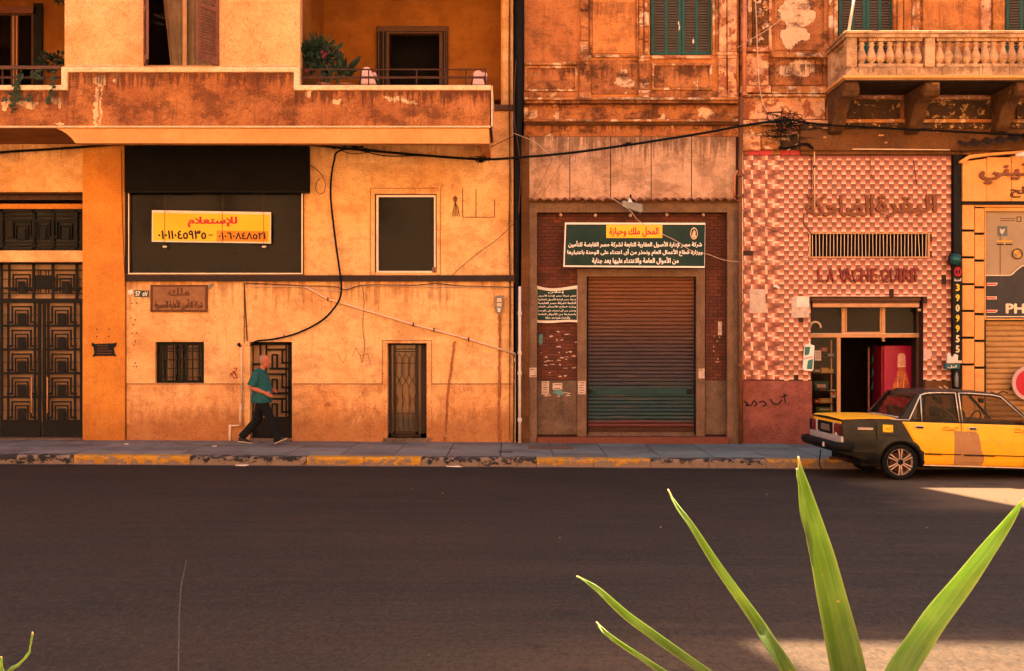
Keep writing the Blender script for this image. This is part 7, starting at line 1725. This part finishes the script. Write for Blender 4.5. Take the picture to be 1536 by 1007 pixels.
# body shell
mb = MB(); NX = 84; LV = (0,.1,.25,.42,.6,.76,.9,1)
secs = []
for i in range(NX+1):
    x = .04+(4.08-.04)*i/NX; L_ = []
    for t in LV:
        z = low(x)+(top(x)-low(x))*t; w = hw(z, x)
        for c in (WX, FXw):
            d = math.hypot(x-c, z-.285)
            if abs(d-AR-.01) < .06: w += .022*(1-abs(d-AR-.01)/.06)
        L_.append((-w, z))
    zt_ = top(x); sec = L_+[(-hw(zt_,x)+.035, zt_+.012), (-.4, zt_+.022), (0, zt_+.026), (.4, zt_+.022), (hw(zt_,x)-.035, zt_+.012)]+[(-a, z) for a, z in L_[::-1]]
    secs.append([(x, a, z) for a, z in sec])
n_ = len(secs[0]); V = [p for s_ in secs for p in s_]; F = []
for i in range(NX):
    for k in range(n_-1): F.append((i*n_+k, (i+1)*n_+k, (i+1)*n_+k+1, i*n_+k+1))
F.append(tuple(range(n_))); F.append(tuple(NX*n_+k for k in range(n_))[::-1]); mb.add(V, F); cb(mb, 'body', 'cblack', smooth=True)
for o in car.children:
    m_ = o.modifiers.new('edges', 'EDGE_SPLIT'); m_.split_angle = R(35)
# underbody and wheel wells
mb = MB(); mb.box(.35, 3.95, -.70, .70, .20, .40); mb.box(.3, 4.0, -.55, .55, .4, .8); cb(mb, 'underbody', 'rubber')
# doors
def door(xa, xb, name, zlo):
    """xa, xb: functions of z for the rear and front edges"""
    d = bpy.data.objects.new(name, None); COL.objects.link(d); d.parent = car; d.location = (0,0,0)
    mb = MB(); NL = 18; NXX = 14; V = []
    for k in range(NL+1):
        for i in range(NXX+1):
            t = k/NL; z0 = .245; z = z0+(.915-z0)*t; x = xa(z)+(xb(z)-xa(z))*i/NXX
            V.append((x, -(hw(z, x)+.007), z))
    F = [(k*(NXX+1)+i, k*(NXX+1)+i+1, (k+1)*(NXX+1)+i+1, (k+1)*(NXX+1)+i) for k in range(NL) for i in range(NXX)]
    mb.add(V, F); o = cb(mb, 'door_panel', 'cyellow', d, smooth=True); s2 = o.modifiers.new('thickness', 'SOLIDIFY'); s2.thickness = .012; s2.offset = -1
    return d
def rear_edge(z):
    r = AR+.035
    if z < .285+r: 
        dz = max(0, z-.285); return WX+math.sqrt(max(0, r*r-dz*dz)) if z < .59 else WX+math.sqrt(max(0.0, r*r-.305**2))-(z-.59)*.55
    return WX+math.sqrt(max(0.0, r*r-.305**2))-(z-.59)*.55
B1, B2 = 1.925, 2.96
rd = door(lambda z: rear_edge(z), lambda z: B1-.006, 'rear_door', low); fd = door(lambda z: B1+.006, lambda z: B2-.05*(z < .5)*(.5-z), 'front_door', low)
for d, hx in ((rd, 1.18), (fd, 2.03)):
    mb = MB(); mb.box(hx, hx+.135, -.812, -.78, .815, .862); cb(mb, 'handle', 'chrome', d, bevel=.006); mb = MB(); mb.box(hx+.012, hx+.123, -.8155, -.80, .824, .853); cb(mb, 'handle_recess', 'rubber', d)
mb = MB(); mb.lathe(0, 0, [(.001,0),(.012,.002),(.012,.01)], 8); mb.v = [(2.03+x, -.812+z*0-.004, .765+y) for x, y, z in mb.v]; 
mb2 = MB(); mb2.box(2.02, 2.035, -.816, -.80, .745, .76); cb(mb2, 'lock', 'chrome', fd, bevel=.003)
for a, c, d in ((WX+.36, B1-.02, rd), (B1+.02, B2, fd)):
    mb = MB(); mb.box(a, c, -.817, -.80, .425, .437); mb.box(a+.02, (a+c)/2, -.816, -.80, .412, .42); cb(mb, 'side_moulding', 'rubber', d)
mb = MB(); zz = [.795,.74,.66,.58,.50,.45,.40,.33,.262]; rr = random.Random(3)
fr_ = [2.16,2.20,2.215,2.225,2.235,2.27,2.30,2.275,2.25]; V = []; 
for z, xf in zip(zz, fr_):
    for i in range(9): x = 1.80+(xf-1.80)*i/8; V.append((x if i < 8 else xf+rr.uniform(-.01,.01), -(hw(z,x)+.0095), z))
mb.add(V, [(k*9+i, (k+1)*9+i, (k+1)*9+i+1, k*9+i+1) for k in range(len(zz)-1) for i in range(8)]); mb.v = [v for v in mb.v]; cb(mb, 'primer_patch', 'cgrey', fd, label='brown primer patch across the door gap')
for (d, cx) in ((rd, 1.62), (fd, 2.78)):
    mb = MB(); rr = random.Random(int(cx*10))
    for k in range(9): x = cx+k*.028; z = .835+.02*math.sin(k*.9)+rr.uniform(-.008,.008); mb.box(x, x+rr.uniform(.008,.026), -.8115-.004, -.79, z, z+.006)
    for k in range(6): x = cx+k*.035; z = .80+rr.uniform(-.004,.004); mb.box(x, x+.018, -.8135, -.79, z, z+.007)
    cb(mb, 'door_script', 'wood', d)
mb = MB(); mb.bar((.56,-.8085,.60),(.56,-.8085,.885),.006); mb.bar((.24,-.8075,.70),(.9,-.812,.70),.005); cb(mb, 'panel_gap', 'rubber')
mb = MB(); mb.box(WX+.37, B2+.1, -.775, -.74, .235, .255); cb(mb, 'sill_trim', 'chrome', bevel=.004)
# greenhouse
roofz = 1.415
RP = [(.98,.945),(1.05,1.02),(1.30,1.33),(1.42,1.385),(1.62,1.408),(2.1,1.418),(2.5,1.402),(2.66,1.375),(3.12,.945)]   # side outline of the roof body
def rz_(x):
    for (a, za), (b_, zb) in zip(RP, RP[1:]):
        if x <= b_: return za+(zb-za)*(x-a)/(b_-a)
    return .945
def gw(z): return .755-(z-.93)*.30
# roof skin
mb = MB(); V = []; xs_ = [1.27,1.32,1.42,1.62,1.9,2.2,2.5,2.62,2.68]; ys_ = [-1,-.93,-.75,-.4,0,.4,.75,.93,1]
for x in xs_:
    z0 = rz_(x)
    for q in ys_: w = gw(z0-.03); V.append((x, q*w, z0-.028*(abs(q)**4)*1.4+.012))
V2 = [(x, y, z-.035) for x, y, z in V]; m_ = len(ys_); N0 = len(V)
F = [(i*m_+k, (i+1)*m_+k, (i+1)*m_+k+1, i*m_+k+1) for i in range(len(xs_)-1) for k in range(m_-1)]; F += [tuple(N0+q for q in f[::-1]) for f in F]
for i in range(len(xs_)-1): F += [(i*m_, N0+i*m_, N0+(i+1)*m_, (i+1)*m_), (i*m_+m_-1, (i+1)*m_+m_-1, N0+(i+1)*m_+m_-1, N0+i*m_+m_-1)]
for k in range(m_-1): F += [(k, k+1, N0+k+1, N0+k), ((len(xs_)-1)*m_+k, N0+(len(xs_)-1)*m_+k, N0+(len(xs_)-1)*m_+k+1, (len(xs_)-1)*m_+k+1)]
mb.add(V, F) if False else mb.add(V+V2, F); cb(mb, 'roof', simple('dark_green_black_roof', (.006,.012,.012), .35, var=.25, obj=True, spec=.3), smooth=True)
# pillars and glass on both sides
for sg in (-1, 1):
    P2 = lambda x, z, o_=0: (x, sg*(gw(z)+o_), z)
    def plate(poly, name, mat, o_=0.0, th=.03, par=car):
        n = len(poly); mb = MB(); V = [P2(x, z, o_) for x, z in poly]+[P2(x, z, o_-th) for x, z in poly]
        mb.add(V, [tuple(range(n)), tuple(range(2*n-1, n-1, -1))]+[(k, n+k, n+(k+1) % n, (k+1) % n) for k in range(n)]); return cb(mb, name, mat, par)
    plate([(.98,.925),(1.09,.925),(1.105,.935),(1.335,1.345),(1.42,1.372),(1.62,1.392),(1.60,1.40),(1.42,1.395),(1.29,1.345),(1.03,1.02)], 'rear_pillar', 'cblack')
    plate([(1.62,1.372),(2.1,1.380),(2.5,1.365),(2.62,1.34),(2.66,1.372),(2.5,1.40),(2.1,1.414),(1.62,1.404)], 'roof_rail', 'cblack')
    plate([(1.905,.925),(1.955,.925),(1.945,1.385),(1.900,1.385)], 'centre_pillar', 'cblack', .003)
    plate([(2.62,1.345),(2.66,1.372),(3.13,.93),(3.07,.93)], 'front_pillar', 'cblack')
    plate([(1.09,.925),(1.905,.925),(1.905,1.38),(1.62,1.375),(1.42,1.36),(1.33,1.33)], 'side_glass', 'cargl', -.012, .004)
    plate([(1.955,.925),(3.07,.925),(2.64,1.33),(2.5,1.362),(2.1,1.378),(1.955,1.378)], 'side_glass', 'cargl', -.012, .004)
    tr = lambda pts: (lambda mb: (mb.tube([P2(x, z, .006) for x, z in pts], .011, 6), cb(mb, 'window_trim', 'chrome', smooth=True)))(MB())
    tr([(1.09,.93),(1.14,1.02),(1.325,1.335),(1.42,1.366),(1.62,1.382),(1.895,1.385),(1.905,.935)]); tr([(1.955,.935),(1.948,1.385),(2.1,1.388),(2.5,1.372),(2.63,1.345),(3.06,.94)])
    tr([(1.30,.93),(1.325,1.33)])
# rear window with black surround, windscreen
def gl(xa, za, xb, zb, name, inset=.06, mat='cargl', o=0.0):
    mb = MB(); w0, w1 = gw(za)-inset, gw(zb)-inset; dz = .0
    mb.add([(xa, -w0, za+o), (xa, w0, za+o), (xb, w1, zb+o), (xb, -w1, zb+o), (xa, -w0, za+o-.012), (xa, w0, za+o-.012), (xb, w1, zb+o-.012), (xb, -w1, zb+o-.012)], [(3,2,1,0),(4,5,6,7),(0,1,5,4),(1,2,6,5),(2,3,7,6),(3,0,4,7)]); return cb(mb, name, mat)
gl(.99, .955, 1.28, 1.34, 'rear_window', .09, 'cargl', .012); gl(3.10, .95, 2.67, 1.37, 'windscreen', .08)
for sgn in (-1, 1):
    mb = MB(); mb.add([(.97,sgn*(gw(.94)-.0),.94),(.97,sgn*(gw(.94)-.10),.95),(1.28,sgn*(gw(1.34)-.10),1.352),(1.29,sgn*gw(1.345),1.345)], [(0,1,2,3)])
    o = cb(mb, 'rear_window_surround', 'cblack'); s2 = o.modifiers.new('thickness', 'SOLIDIFY'); s2.thickness = .02
mb = MB(); mb.tube([(.985, -gw(.95)+.08, .968), (.965, -.3, .975), (.965, .3, .975), (.985, gw(.95)-.08, .968)], .014, 6); cb(mb, 'rear_window_trim', 'silver', smooth=True)
mb = MB(); mb.tube([(.80,-.745,.945),(1.1,-.765,.945)], .008, 6); cb(mb, 'belt_trim', 'chrome', smooth=True)
# boot lid (yellow)
mb = MB(); V = []; xs_ = [.035,.045,.08,.2,.5,.78,.90]; ys_ = [-.70,-.66,-.4,0,.4,.66,.70]
for i, x in enumerate(xs_):
    for y_ in ys_: z = (top(x)+.040-.012*(abs(y_)/.7)**3) if i > 1 else (top(.05)+.02 if i == 1 else .845); V.append((x, y_, z))
m_ = len(ys_); F = [(i*m_+k, (i+1)*m_+k, (i+1)*m_+k+1, i*m_+k+1) for i in range(len(xs_)-1) for k in range(m_-1)]; mb.add(V, F)
o = cb(mb, 'boot_lid', 'cyellow', smooth=True); s2 = o.modifiers.new('thickness', 'SOLIDIFY'); s2.thickness = .03; s2.offset = -1; m_ = o.modifiers.new('edges', 'EDGE_SPLIT'); m_.split_angle = R(40)
mb = MB(); mb.bar((.05, .12, .930), (.88, .12, .982), .006); cb(mb, 'boot_lid_crease', 'chrome')
# rear face: lamps, plate panel, silver valance
def rb(y0, y1, z0, z1, x0, x1, name, mat, bevel=.006, label=None): mb = MB(); mb.box(x0, x1, y0, y1, z0, z1); return cb(mb, name, mat, bevel=bevel, label=label)
rb(-.76,-.42,.66,.84, .0,.06, 'tail_lamp', 'lampred', .012); rb(.42,.76,.66,.84, .0,.06, 'tail_lamp', 'lampred', .012)
rb(-.76,-.72,.665,.835,-.004,.06,'tail_lamp_corner','cblack'); rb(.64,.77,.665,.835,-.006,.06,'tail_lamp_corner','cblack',.008)
rb(-.43,-.405,.65,.85,-.006,.06,'lamp_trim','silver'); rb(.405,.44,.65,.85,-.006,.06,'lamp_trim','silver'); rb(-.60,-.50,.66,.70,-.004,.06,'reversing_lamp','white')
rb(-.40,.40,.68,.84,.012,.06,'plate_panel','rubber'); rb(-.20,.20,.70,.80,.0,.03,'number_plate',simple('faded_number_plate',(.16,.10,.08),.6,var=.5,sc=30)); rb(-.78,.78,.55,.655,.0,.06,'rear_valance','silver',.01)
mb = MB(); mb.tube([(.16,-.845,.50),(.02,-.845,.50),(-.08,-.80,.50),(-.10,-.6,.50),(-.10,.6,.50),(-.08,.80,.50),(.02,.845,.50),(.16,.845,.50)], .062, 8); mb.v = [(x, y, .50+(z-.50)*1.15) for x, y, z in mb.v]; cb(mb, 'rear_bumper', 'rubber', smooth=True)
mb = MB(); mb.box(.14, WX-AR+.0, -.80, -.6, .40, .56); cb(mb, 'rear_skirt', 'cblack', bevel=.02)
mb = MB(); mb.box(-.175, -.17, -.62, -.54, .455, .535) if False else mb.box(-.168, -.163, -.48, -.40, .47, .54); cb(mb, 'bumper_sticker', 'white'); mb = MB(); mb.tube([(.0,.2,.36),(-.02,.22,.12),(.03,.24,-.02+.06)], .010, 5); cb(mb, 'earth_strap', 'rubber')
mb = MB(); mb.tube([(.5,-.35,.27),(.05,-.35,.28),(-.04,-.35,.28)], .025, 8); cb(mb, 'exhaust', 'rustiron', smooth=True)
mb = MB(); mb.tube([(3.98,-.80,.50),(4.12,-.78,.50),(4.2,-.6,.50),(4.2,.6,.50),(4.12,.78,.50),(3.98,.8,.50)], .06, 8); cb(mb, 'front_bumper', 'chrome', smooth=True)
mb = MB(); mb.box(4.06,4.11,-.72,.72,.62,.80); cb(mb, 'grille', 'rubber', bevel=.01)
for s_ in (-1, 1):
    for q in (.38, .60): mb = MB(); mb.lathe(0,0,[(.075,0),(.08,.02),(.06,.04),(.01,.045)],14); mb.v = [(4.10+z, s_*q+x, .71+y) for x, y, z in mb.v]; cb(mb, 'headlight', 'bulb', smooth=True)
# badge and yellow sticker on the rear wing
mb = MB(); mb.box(.26,.50,-.812,-.79,.772,.805); cb(mb, 'badge', 'chrome', bevel=.003); mb = MB(); rr = random.Random(1)
for k in range(9): mb.box(.272+k*.025, .287+k*.025, -.8135, -.80, .780, .797)
cb(mb, 'badge_lettering', 'rubber'); rb_ = MB(); rb_.box(.66,.82,-.8115,-.78,.745,.86); o = cb(rb_, 'wing_sticker', simple('yellow_wing_sticker', (.78,.44,.02), .5, obj=True), bevel=.004)
mb = MB()
for p, q in (((.70,.79),(.72,.81)),((.72,.81),(.74,.785)),((.74,.785),(.77,.82)),((.77,.82),(.785,.80)),((.67,.755),(.685,.757)),((.79,.755),(.805,.757)),((.68,.845),(.70,.843)),((.79,.845),(.80,.84))): mb.bar((p[0],-.8125,p[1]), (q[0],-.8125,q[1]), .007, .003)
cb(mb, 'sticker_print', 'redspray')
# wheels
def wheel(x, sgn):
    w = bpy.data.objects.new('wheel', None); COL.objects.link(w); w.parent = car; w.location = (x, sgn*.70, .283)
    mb = MB(); pr = [(.205,-.075),(.235,-.085),(.268,-.080),(.283,-.062),(.287,-.03),(.287,.03),(.283,.062),(.268,.08),(.235,.085),(.205,.075)]
    rings = [[(r*math.cos(k*math.pi/20), y_*-sgn*-1, r*math.sin(k*math.pi/20)) for k in range(40)] for r, y_ in pr]
    mb.loft(rings+[rings[0]]); mb.f = [f for f in mb.f if len(f) == 4]; mb.uv = [None]*len(mb.f); o = mb.build('tyre', M['rubber'], w, local=True, smooth=True)
    fo = sgn*.072
    mb = MB(); rim = [(.208,.085),(.212,.078),(.205,.06),(.19,.05),(.185,.0),(.19,-.04)]
    rings = [[(r*math.cos(k*math.pi/20), sgn*y_, r*math.sin(k*math.pi/20)) for k in range(40)] for r, y_ in rim]; mb.loft(rings); mb.f = [f for f in mb.f if len(f) == 4]; mb.uv = [None]*len(mb.f)
    mb.build('rim', M['alloy'], w, local=True, smooth=True)
    for k in range(6):
        a = k*math.pi/3+math.pi/2; t_ = Vector((math.cos(a),0,math.sin(a))); s_ = Vector((-math.sin(a),0,math.cos(a)))
        mb = MB()
        for off_ in (-.013, .013):
            P_ = [(t_*.035+s_*off_*1.0)+Vector((0,fo,0)), (t_*.12+s_*off_*1.25)+Vector((0,fo+sgn*.006,0)), (t_*.203+s_*off_*2.3)+Vector((0,fo+sgn*.004,0))]
            for p, q in zip(P_, P_[1:]): mb.bar(p, q, .017, .02)
        mb.build('spoke', M['alloy'], w, local=True, bevel=.003)
    mb = MB(); rings = [[(r*math.cos(j*math.pi/8), fo+sgn*y_, r*math.sin(j*math.pi/8)) for j in range(16)] for r, y_ in ((.05,-.01),(.05,.008),(.035,.014),(.005,.016))]; mb.loft(rings); mb.build('hub_cap', M['rubber'], w, local=True, smooth=True)
    mb = MB(); rings = [[(r*math.cos(j*math.pi/12), sgn*y_, r*math.sin(j*math.pi/12)) for j in range(24)] for r, y_ in ((.16,.01),(.16,.03))]; mb.loft(rings); mb.build('brake_disc', M['rustiron'], w, local=True)
for x in (WX, FXw):
    for sgn in (-1, 1): wheel(x, sgn)
mb = MB()
for x in (WX, FXw): 
    for sgn in (-1,1):
        rings = [[(x+r*math.cos(k*math.pi/12), sgn*y_, .285+r*math.sin(k*math.pi/12)) for k in range(13)] for r, y_ in ((AR-.012,.79),(AR-.012,.50),(.02,.50))]
        mb.loft(rings, closed=False)
o = cb(mb, 'wheel_well', 'rubber')
# interior
def seat(x, y, name='seat'):
    s_ = bpy.data.objects.new(name, None); COL.objects.link(s_); s_.parent = car; s_.location = (x, y, rk(x, .3))
    mb = MB(); mb.box(-.05,.45,-.24,.24,.12,.30); mb.build('cushion', M['cseat'], s_, local=True, bevel=.04, seg=2)
    mb = MB(); mb.prism([(-.05,.25),(.07,.25),(-.06,.82),(-.16,.82)], -.24, .24); mb.build('seat_back', M['cseat'], s_, local=True, bevel=.03, seg=2)
    if name == 'front_seat': mb = MB(); mb.prism([(-.14,.86),(-.04,.86),(-.06,1.02),(-.15,1.02)], -.12, .12); mb.build('headrest', M['cseat'], s_, local=True, bevel=.03, seg=2)
seat(2.12, -.37, 'front_seat'); seat(2.12, .37, 'front_seat'); seat(1.38, -.35, 'rear_seat'); seat(1.38, .35, 'rear_seat')
mb = MB(); mb.tube([(2.66+.06*math.sin(a)*1.0, .37+.19*math.cos(a), .90+.17*math.sin(a)) for a in [k*math.pi/10 for k in range(21)]], .014, 6); cb(mb, 'steering_wheel', 'rubber', smooth=True)
mb = MB(); mb.box(2.75,3.1,-.66,.66,.70,.93); cb(mb, 'dashboard', 'cseat', bevel=.04); mb = MB(); mb.box(2.58,2.60,-.12,.08,1.22,1.30); cb(mb, 'mirror', 'rubber', bevel=.01)
mb = MB(); mb.bar((1.96,-.60,.95),(1.62,-.40,1.25),.03,.006); cb(mb, 'seat_belt', 'wood'); mb = MB(); mb.box(1.20,1.26,-.66,-.64,.93,1.18); cb(mb, 'hanging_cloth', 'lampgrey')
mb = MB(); mb.tube([(3.05,-.80,.97),(3.0,-.86,1.0)], .012, 6); mb.box(2.93,3.0,-.95,-.84,.97,1.07); cb(mb, 'wing_mirror', 'rubber', bevel=.01)
# ------------------------------------------------------------------ the walking man: local x = walking direction, z up
MY = -.72; mx = X(392, MY)
man = thing('person', 'grey-haired man in a teal short-sleeved shirt and black trousers walking right past the iron door', 'person', (mx, MY, .142+GZ(mx)))
skin = simple('sunburnt_skin', (.45, .13, .065), .6, var=.25, sc=25, obj=True); shirt_m = simple('teal_shirt_cloth', (.014, .082, .082), .9, var=.35, sc=7, obj=True, bump=.3); trou = simple('black_trouser_cloth', (.005, .0048, .005), .9, var=.3, sc=9, obj=True, bump=.3)
hairm = simple('short_grey_hair', (.30, .17, .13), .9, var=.6, sc=60, obj=True, bump=.6); shoe = simple('black_shoe_leather', (.014, .011, .01), .5, obj=True); sole = simple('pale_shoe_sole', (.5, .36, .26), .7, obj=True)
def tubeE(mb, pts, n=16):
    """pts: (centre, half width along x, half width along y) rings kept level or tilted to the path"""
    rings = []
    for i, (c, rx, ry) in enumerate(pts):
        a = Vector(pts[max(i-1,0)][0]); b_ = Vector(pts[min(i+1,len(pts)-1)][0]); t = (b_-a).normalized(); c = Vector(c)
        u = Vector((0,1,0)).cross(t).normalized(); v = t.cross(u)
        rings.append([c+u*rx*math.cos(2*math.pi*k/n)+v*ry*math.sin(2*math.pi*k/n) for k in range(n)])
    mb.loft(rings)
def limb(mb, pts, n=12): tubeE(mb, [(p, r, r) for p, r in pts], n)
def remesh(mb, name, mat, vox, par, smooth_it=4, label=None):
    o = mb.build(name, mat, par, local=True, smooth=True, label=label)
    m = o.modifiers.new('remesh', 'REMESH'); m.mode = 'VOXEL'; m.voxel_size = vox; m.use_smooth_shade = True
    s = o.modifiers.new('smooth', 'SMOOTH'); s.factor = .5; s.iterations = smooth_it; return o
# joints
NK = (.015, 0, 1.40); SHn = (-.045, -.175, 1.335); SHf = (-.01, .175, 1.335); ELn = (-.155, -.235, 1.075); ELf = (-.02, .245, 1.07); WRn = (.105, -.19, .975); WRf = (.15, .16, 1.01)
HPn = (.0, -.085, .86); HPf = (.0, .085, .86); KNn = (.205, -.09, .455); ANn = (.335, -.09, .095); KNf = (-.085, .085, .455); ANf = (-.375, .085, .135)
b = MB()
tubeE(b, [((0,0,.80),.10,.15),((0,0,.90),.125,.165),((.02,0,1.0),.135,.165),((.015,0,1.12),.135,.165),((-.01,0,1.25),.125,.18),((-.02,0,1.34),.10,.16),((0,0,1.385),.065,.085),((.02,0,1.42),.052,.055),((.035,0,1.47),.05,.052)])
# head
hx, hz = .058, 1.565
tubeE(b, [((hx-.005,0,hz-.115),.035,.04),((hx+.006,0,hz-.095),.062,.058),((hx+.004,0,hz-.055),.082,.068),((hx,0,hz),.096,.076),((hx-.006,0,hz+.05),.096,.077),((hx-.010,0,hz+.09),.078,.064),((hx-.012,0,hz+.115),.042,.036)], 20)
limb(b, [((hx+.082,0,hz+.02),.012),((hx+.104,0,hz-.012),.015),((hx+.112,0,hz-.028),.016),((hx+.092,0,hz-.036),.012)], 8)     # nose
limb(b, [((hx+.080,-.02,hz-.062),.009),((hx+.093,0,hz-.060),.010),((hx+.080,.02,hz-.062),.009)], 8); limb(b, [((hx+.078,-.02,hz-.074),.009),((hx+.089,0,hz-.074),.010),((hx+.078,.02,hz-.074),.009)], 8)   # lips
limb(b, [((hx+.062,-.012,hz-.105),.02),((hx+.078,0,hz-.100),.022),((hx+.062,.012,hz-.105),.02)], 8); limb(b, [((hx+.080,-.045,hz+.028),.010),((hx+.094,-.015,hz+.030),.010)], 8); limb(b, [((hx+.080,.045,hz+.028),.010),((hx+.094,.015,hz+.030),.010)], 8)
for s_ in (-1, 1): tubeE(b, [((hx-.012,s_*.074,hz-.035),.012,.008),((hx-.008,s_*.082,hz-.015),.018,.009),((hx-.010,s_*.084,hz+.008),.022,.010),((hx-.012,s_*.080,hz+.025),.014,.008)], 10)  # ears
# arms and hands
for SH, EL, WR in ((SHn, ELn, WRn), (SHf, ELf, WRf)):
    S_, E_, W_ = map(Vector, (SH, EL, WR)); limb(b, [(S_+Vector((0,0,-.01)), .052), (S_.lerp(E_, .5), .052), (E_, .043), (E_.lerp(W_, .3), .046), (E_.lerp(W_, .75), .034), (W_, .028)])
    d = (W_-E_).normalized(); dn = Vector((0,0,-1)); side = d.cross(Vector((0,1,0))).normalized(); lat = Vector((0,1,0)) if SH[1] < 0 else Vector((0,-1,0))
    fw = (d+Vector((.15,0,-.25))).normalized() if SH[1] < 0 else (d+Vector((.1,0,.15))).normalized()
    up = fw.cross(Vector((0,1,0))).normalized(); up = up if up.z > 0 else -up
    pc = W_+fw*.045; rings = []
    tubeE(b, [(W_, .024, .028), (W_+fw*.03, .034, .024), (W_+fw*.065, .040, .021), (W_+fw*.09, .036, .018)], 12)
    for k, ln in enumerate((.072, .080, .075, .058)):
        o_ = W_+fw*.088+up*(.026-k*.0175); c1 = o_+fw*ln*.5+lat*.006; c2 = o_+fw*ln*.8+lat*.022-up*.004; c3 = o_+fw*ln*.86+lat*.038-up*.008
        limb(b, [(o_-fw*.02, .010), (o_, .0095), (c1, .0088), (c2, .008), (c3, .007)], 8)
    t0 = W_+fw*.03+up*.03; limb(b, [(t0-up*.012, .013), (t0+fw*.02+up*.018+lat*.01, .0115), (t0+fw*.045+up*.026+lat*.02, .010), (t0+fw*.062+up*.024+lat*.028, .008)], 8)
# legs and feet inside the trousers
for HP, KN, AN in ((HPn, KNn, ANn), (HPf, KNf, ANf)): H_, K_, A_ = map(Vector, (HP, KN, AN)); limb(b, [(H_+Vector((0,0,.04)), .085), (H_.lerp(K_, .5), .07), (K_, .052), (K_.lerp(A_, .35), .052), (A_, .036)])
body = remesh(b, 'body', skin, .0072, man, 3)
# trousers
b = MB()
tubeE(b, [((0,0,.80),.125,.165),((0,0,.86),.135,.17),((.01,0,.95),.14,.175),((.012,0,.99),.132,.17)])
for HP, KN, AN, lean in ((HPn, KNn, ANn, 1), (HPf, KNf, ANf, -1)):
    H_, K_, A_ = map(Vector, (HP, KN, AN)); tubeE(b, [(H_+Vector((0,0,.03)), .115, .095), (H_.lerp(K_, .35), .108, .09), (H_.lerp(K_, .7), .092, .078), (K_, .082, .07), (K_.lerp(A_, .4), .082, .066), (K_.lerp(A_, .8), .078, .062), (A_+Vector((-.005,0,.0)), .076, .060), (A_+(A_-K_).normalized()*.03, .072, .056)], 14)
remesh(b, 'trousers', trou, .012, man, 5)
# shirt
b = MB()
tubeE(b, [((.0,0,.775),.185,.195),((.0,0,.80),.19,.20),((.015,0,.90),.20,.20),((.02,0,1.0),.192,.195),((.005,0,1.12),.178,.192),((-.02,0,1.24),.165,.205),((-.03,0,1.31),.15,.205),((-.018,0,1.37),.115,.15),((0,0,1.40),.070,.078),((.012,0,1.425),.064,.066)], 20)
for SH, EL in ((SHn, ELn), (SHf, ELf)):
    S_, E_ = Vector(SH), Vector(EL); tubeE(b, [(S_+Vector((0,0,.02)), .078, .072), (S_.lerp(E_, .3), .086, .076), (S_.lerp(E_, .65), .084, .076), (S_.lerp(E_, .9), .086, .078)], 14)
remesh(b, 'shirt', shirt_m, .011, man, 4)
for s_ in (-1, 1): b = MB(); b.prism([(.045,1.395),(.078,1.405),(.092,1.375),(.06,1.36)], s_*.015, s_*.04); b.build('collar', shirt_m, man, local=True, bevel=.006)
b = MB(); b.box(.165, .172, -.05, .0, 1.12, 1.2) if False else b.tube([(.185,.0,.86),(.20,.0,1.0),(.18,0,1.12),(.15,0,1.25),(.10,0,1.36)], .006, 5); b.build('button_band', shirt_m, man, local=True, smooth=True)
# hair: short cap round the back and sides
b = MB(); tubeE(b, [((hx-.045,0,hz-.055),.045,.066),((hx-.030,0,hz-.02),.070,.078),((hx-.022,0,hz+.03),.082,.0815),((hx-.020,0,hz+.07),.080,.074),((hx-.018,0,hz+.105),.062,.052),((hx-.018,0,hz+.122),.034,.028)], 20)
remesh(b, 'hair', hairm, .008, man, 2)
# shoes
def foot(A, heel, toe, y, lift):
    t = Vector((toe[0]-heel[0], 0, toe[1]-heel[1])); L_ = t.length; u = t.normalized(); w = Vector((-u.z, 0, u.x))
    P = lambda s_, h_: Vector((heel[0], y, heel[1]))+u*s_*L_+w*h_
    b = MB(); tubeE(b, [(P(.0,.045), .035, .03), (P(.08,.05), .045, .036), (P(.25,.055), .052, .038), (P(.5,.042), .038, .042), (P(.78,.030), .027, .044), (P(.95,.024), .02, .034), (P(1.02,.022), .01, .02)], 14); o = remesh(b, 'shoe', shoe, .007, man, 3)
    b = MB(); pr = [P(s_, h_) for s_, h_ in ((-.02,0),(1.0,0),(1.03,.015),(1.0,.02),(.0,.02),(-.03,.018))]; n = len(pr)
    b.add([(p.x, y-.040, p.z) for p in pr]+[(p.x, y+.040, p.z) for p in pr], [tuple(range(n)), tuple(range(2*n-1, n-1, -1))]+[(k, n+k, n+(k+1) % n, (k+1) % n) for k in range(n)]); b.build('shoe_sole', sole, man, local=True, bevel=.008)
foot(ANn, (.275,.005), (.500,.105), -.09, 0); foot(ANf, (-.455,.030), (-.20,.002), .085, 0)
b = MB()
for s_ in (-1, 1): b.lathe(0,0,[(.001,-.006),(.007,0),(.001,.006)],8); b.v = b.v[:-24]+[(hx+.084+x*.5, s_*.030+y, hz+.008+z) for x, y, z in b.v[-24:]]
b.build('eyes', M['printblack'], man, local=True)
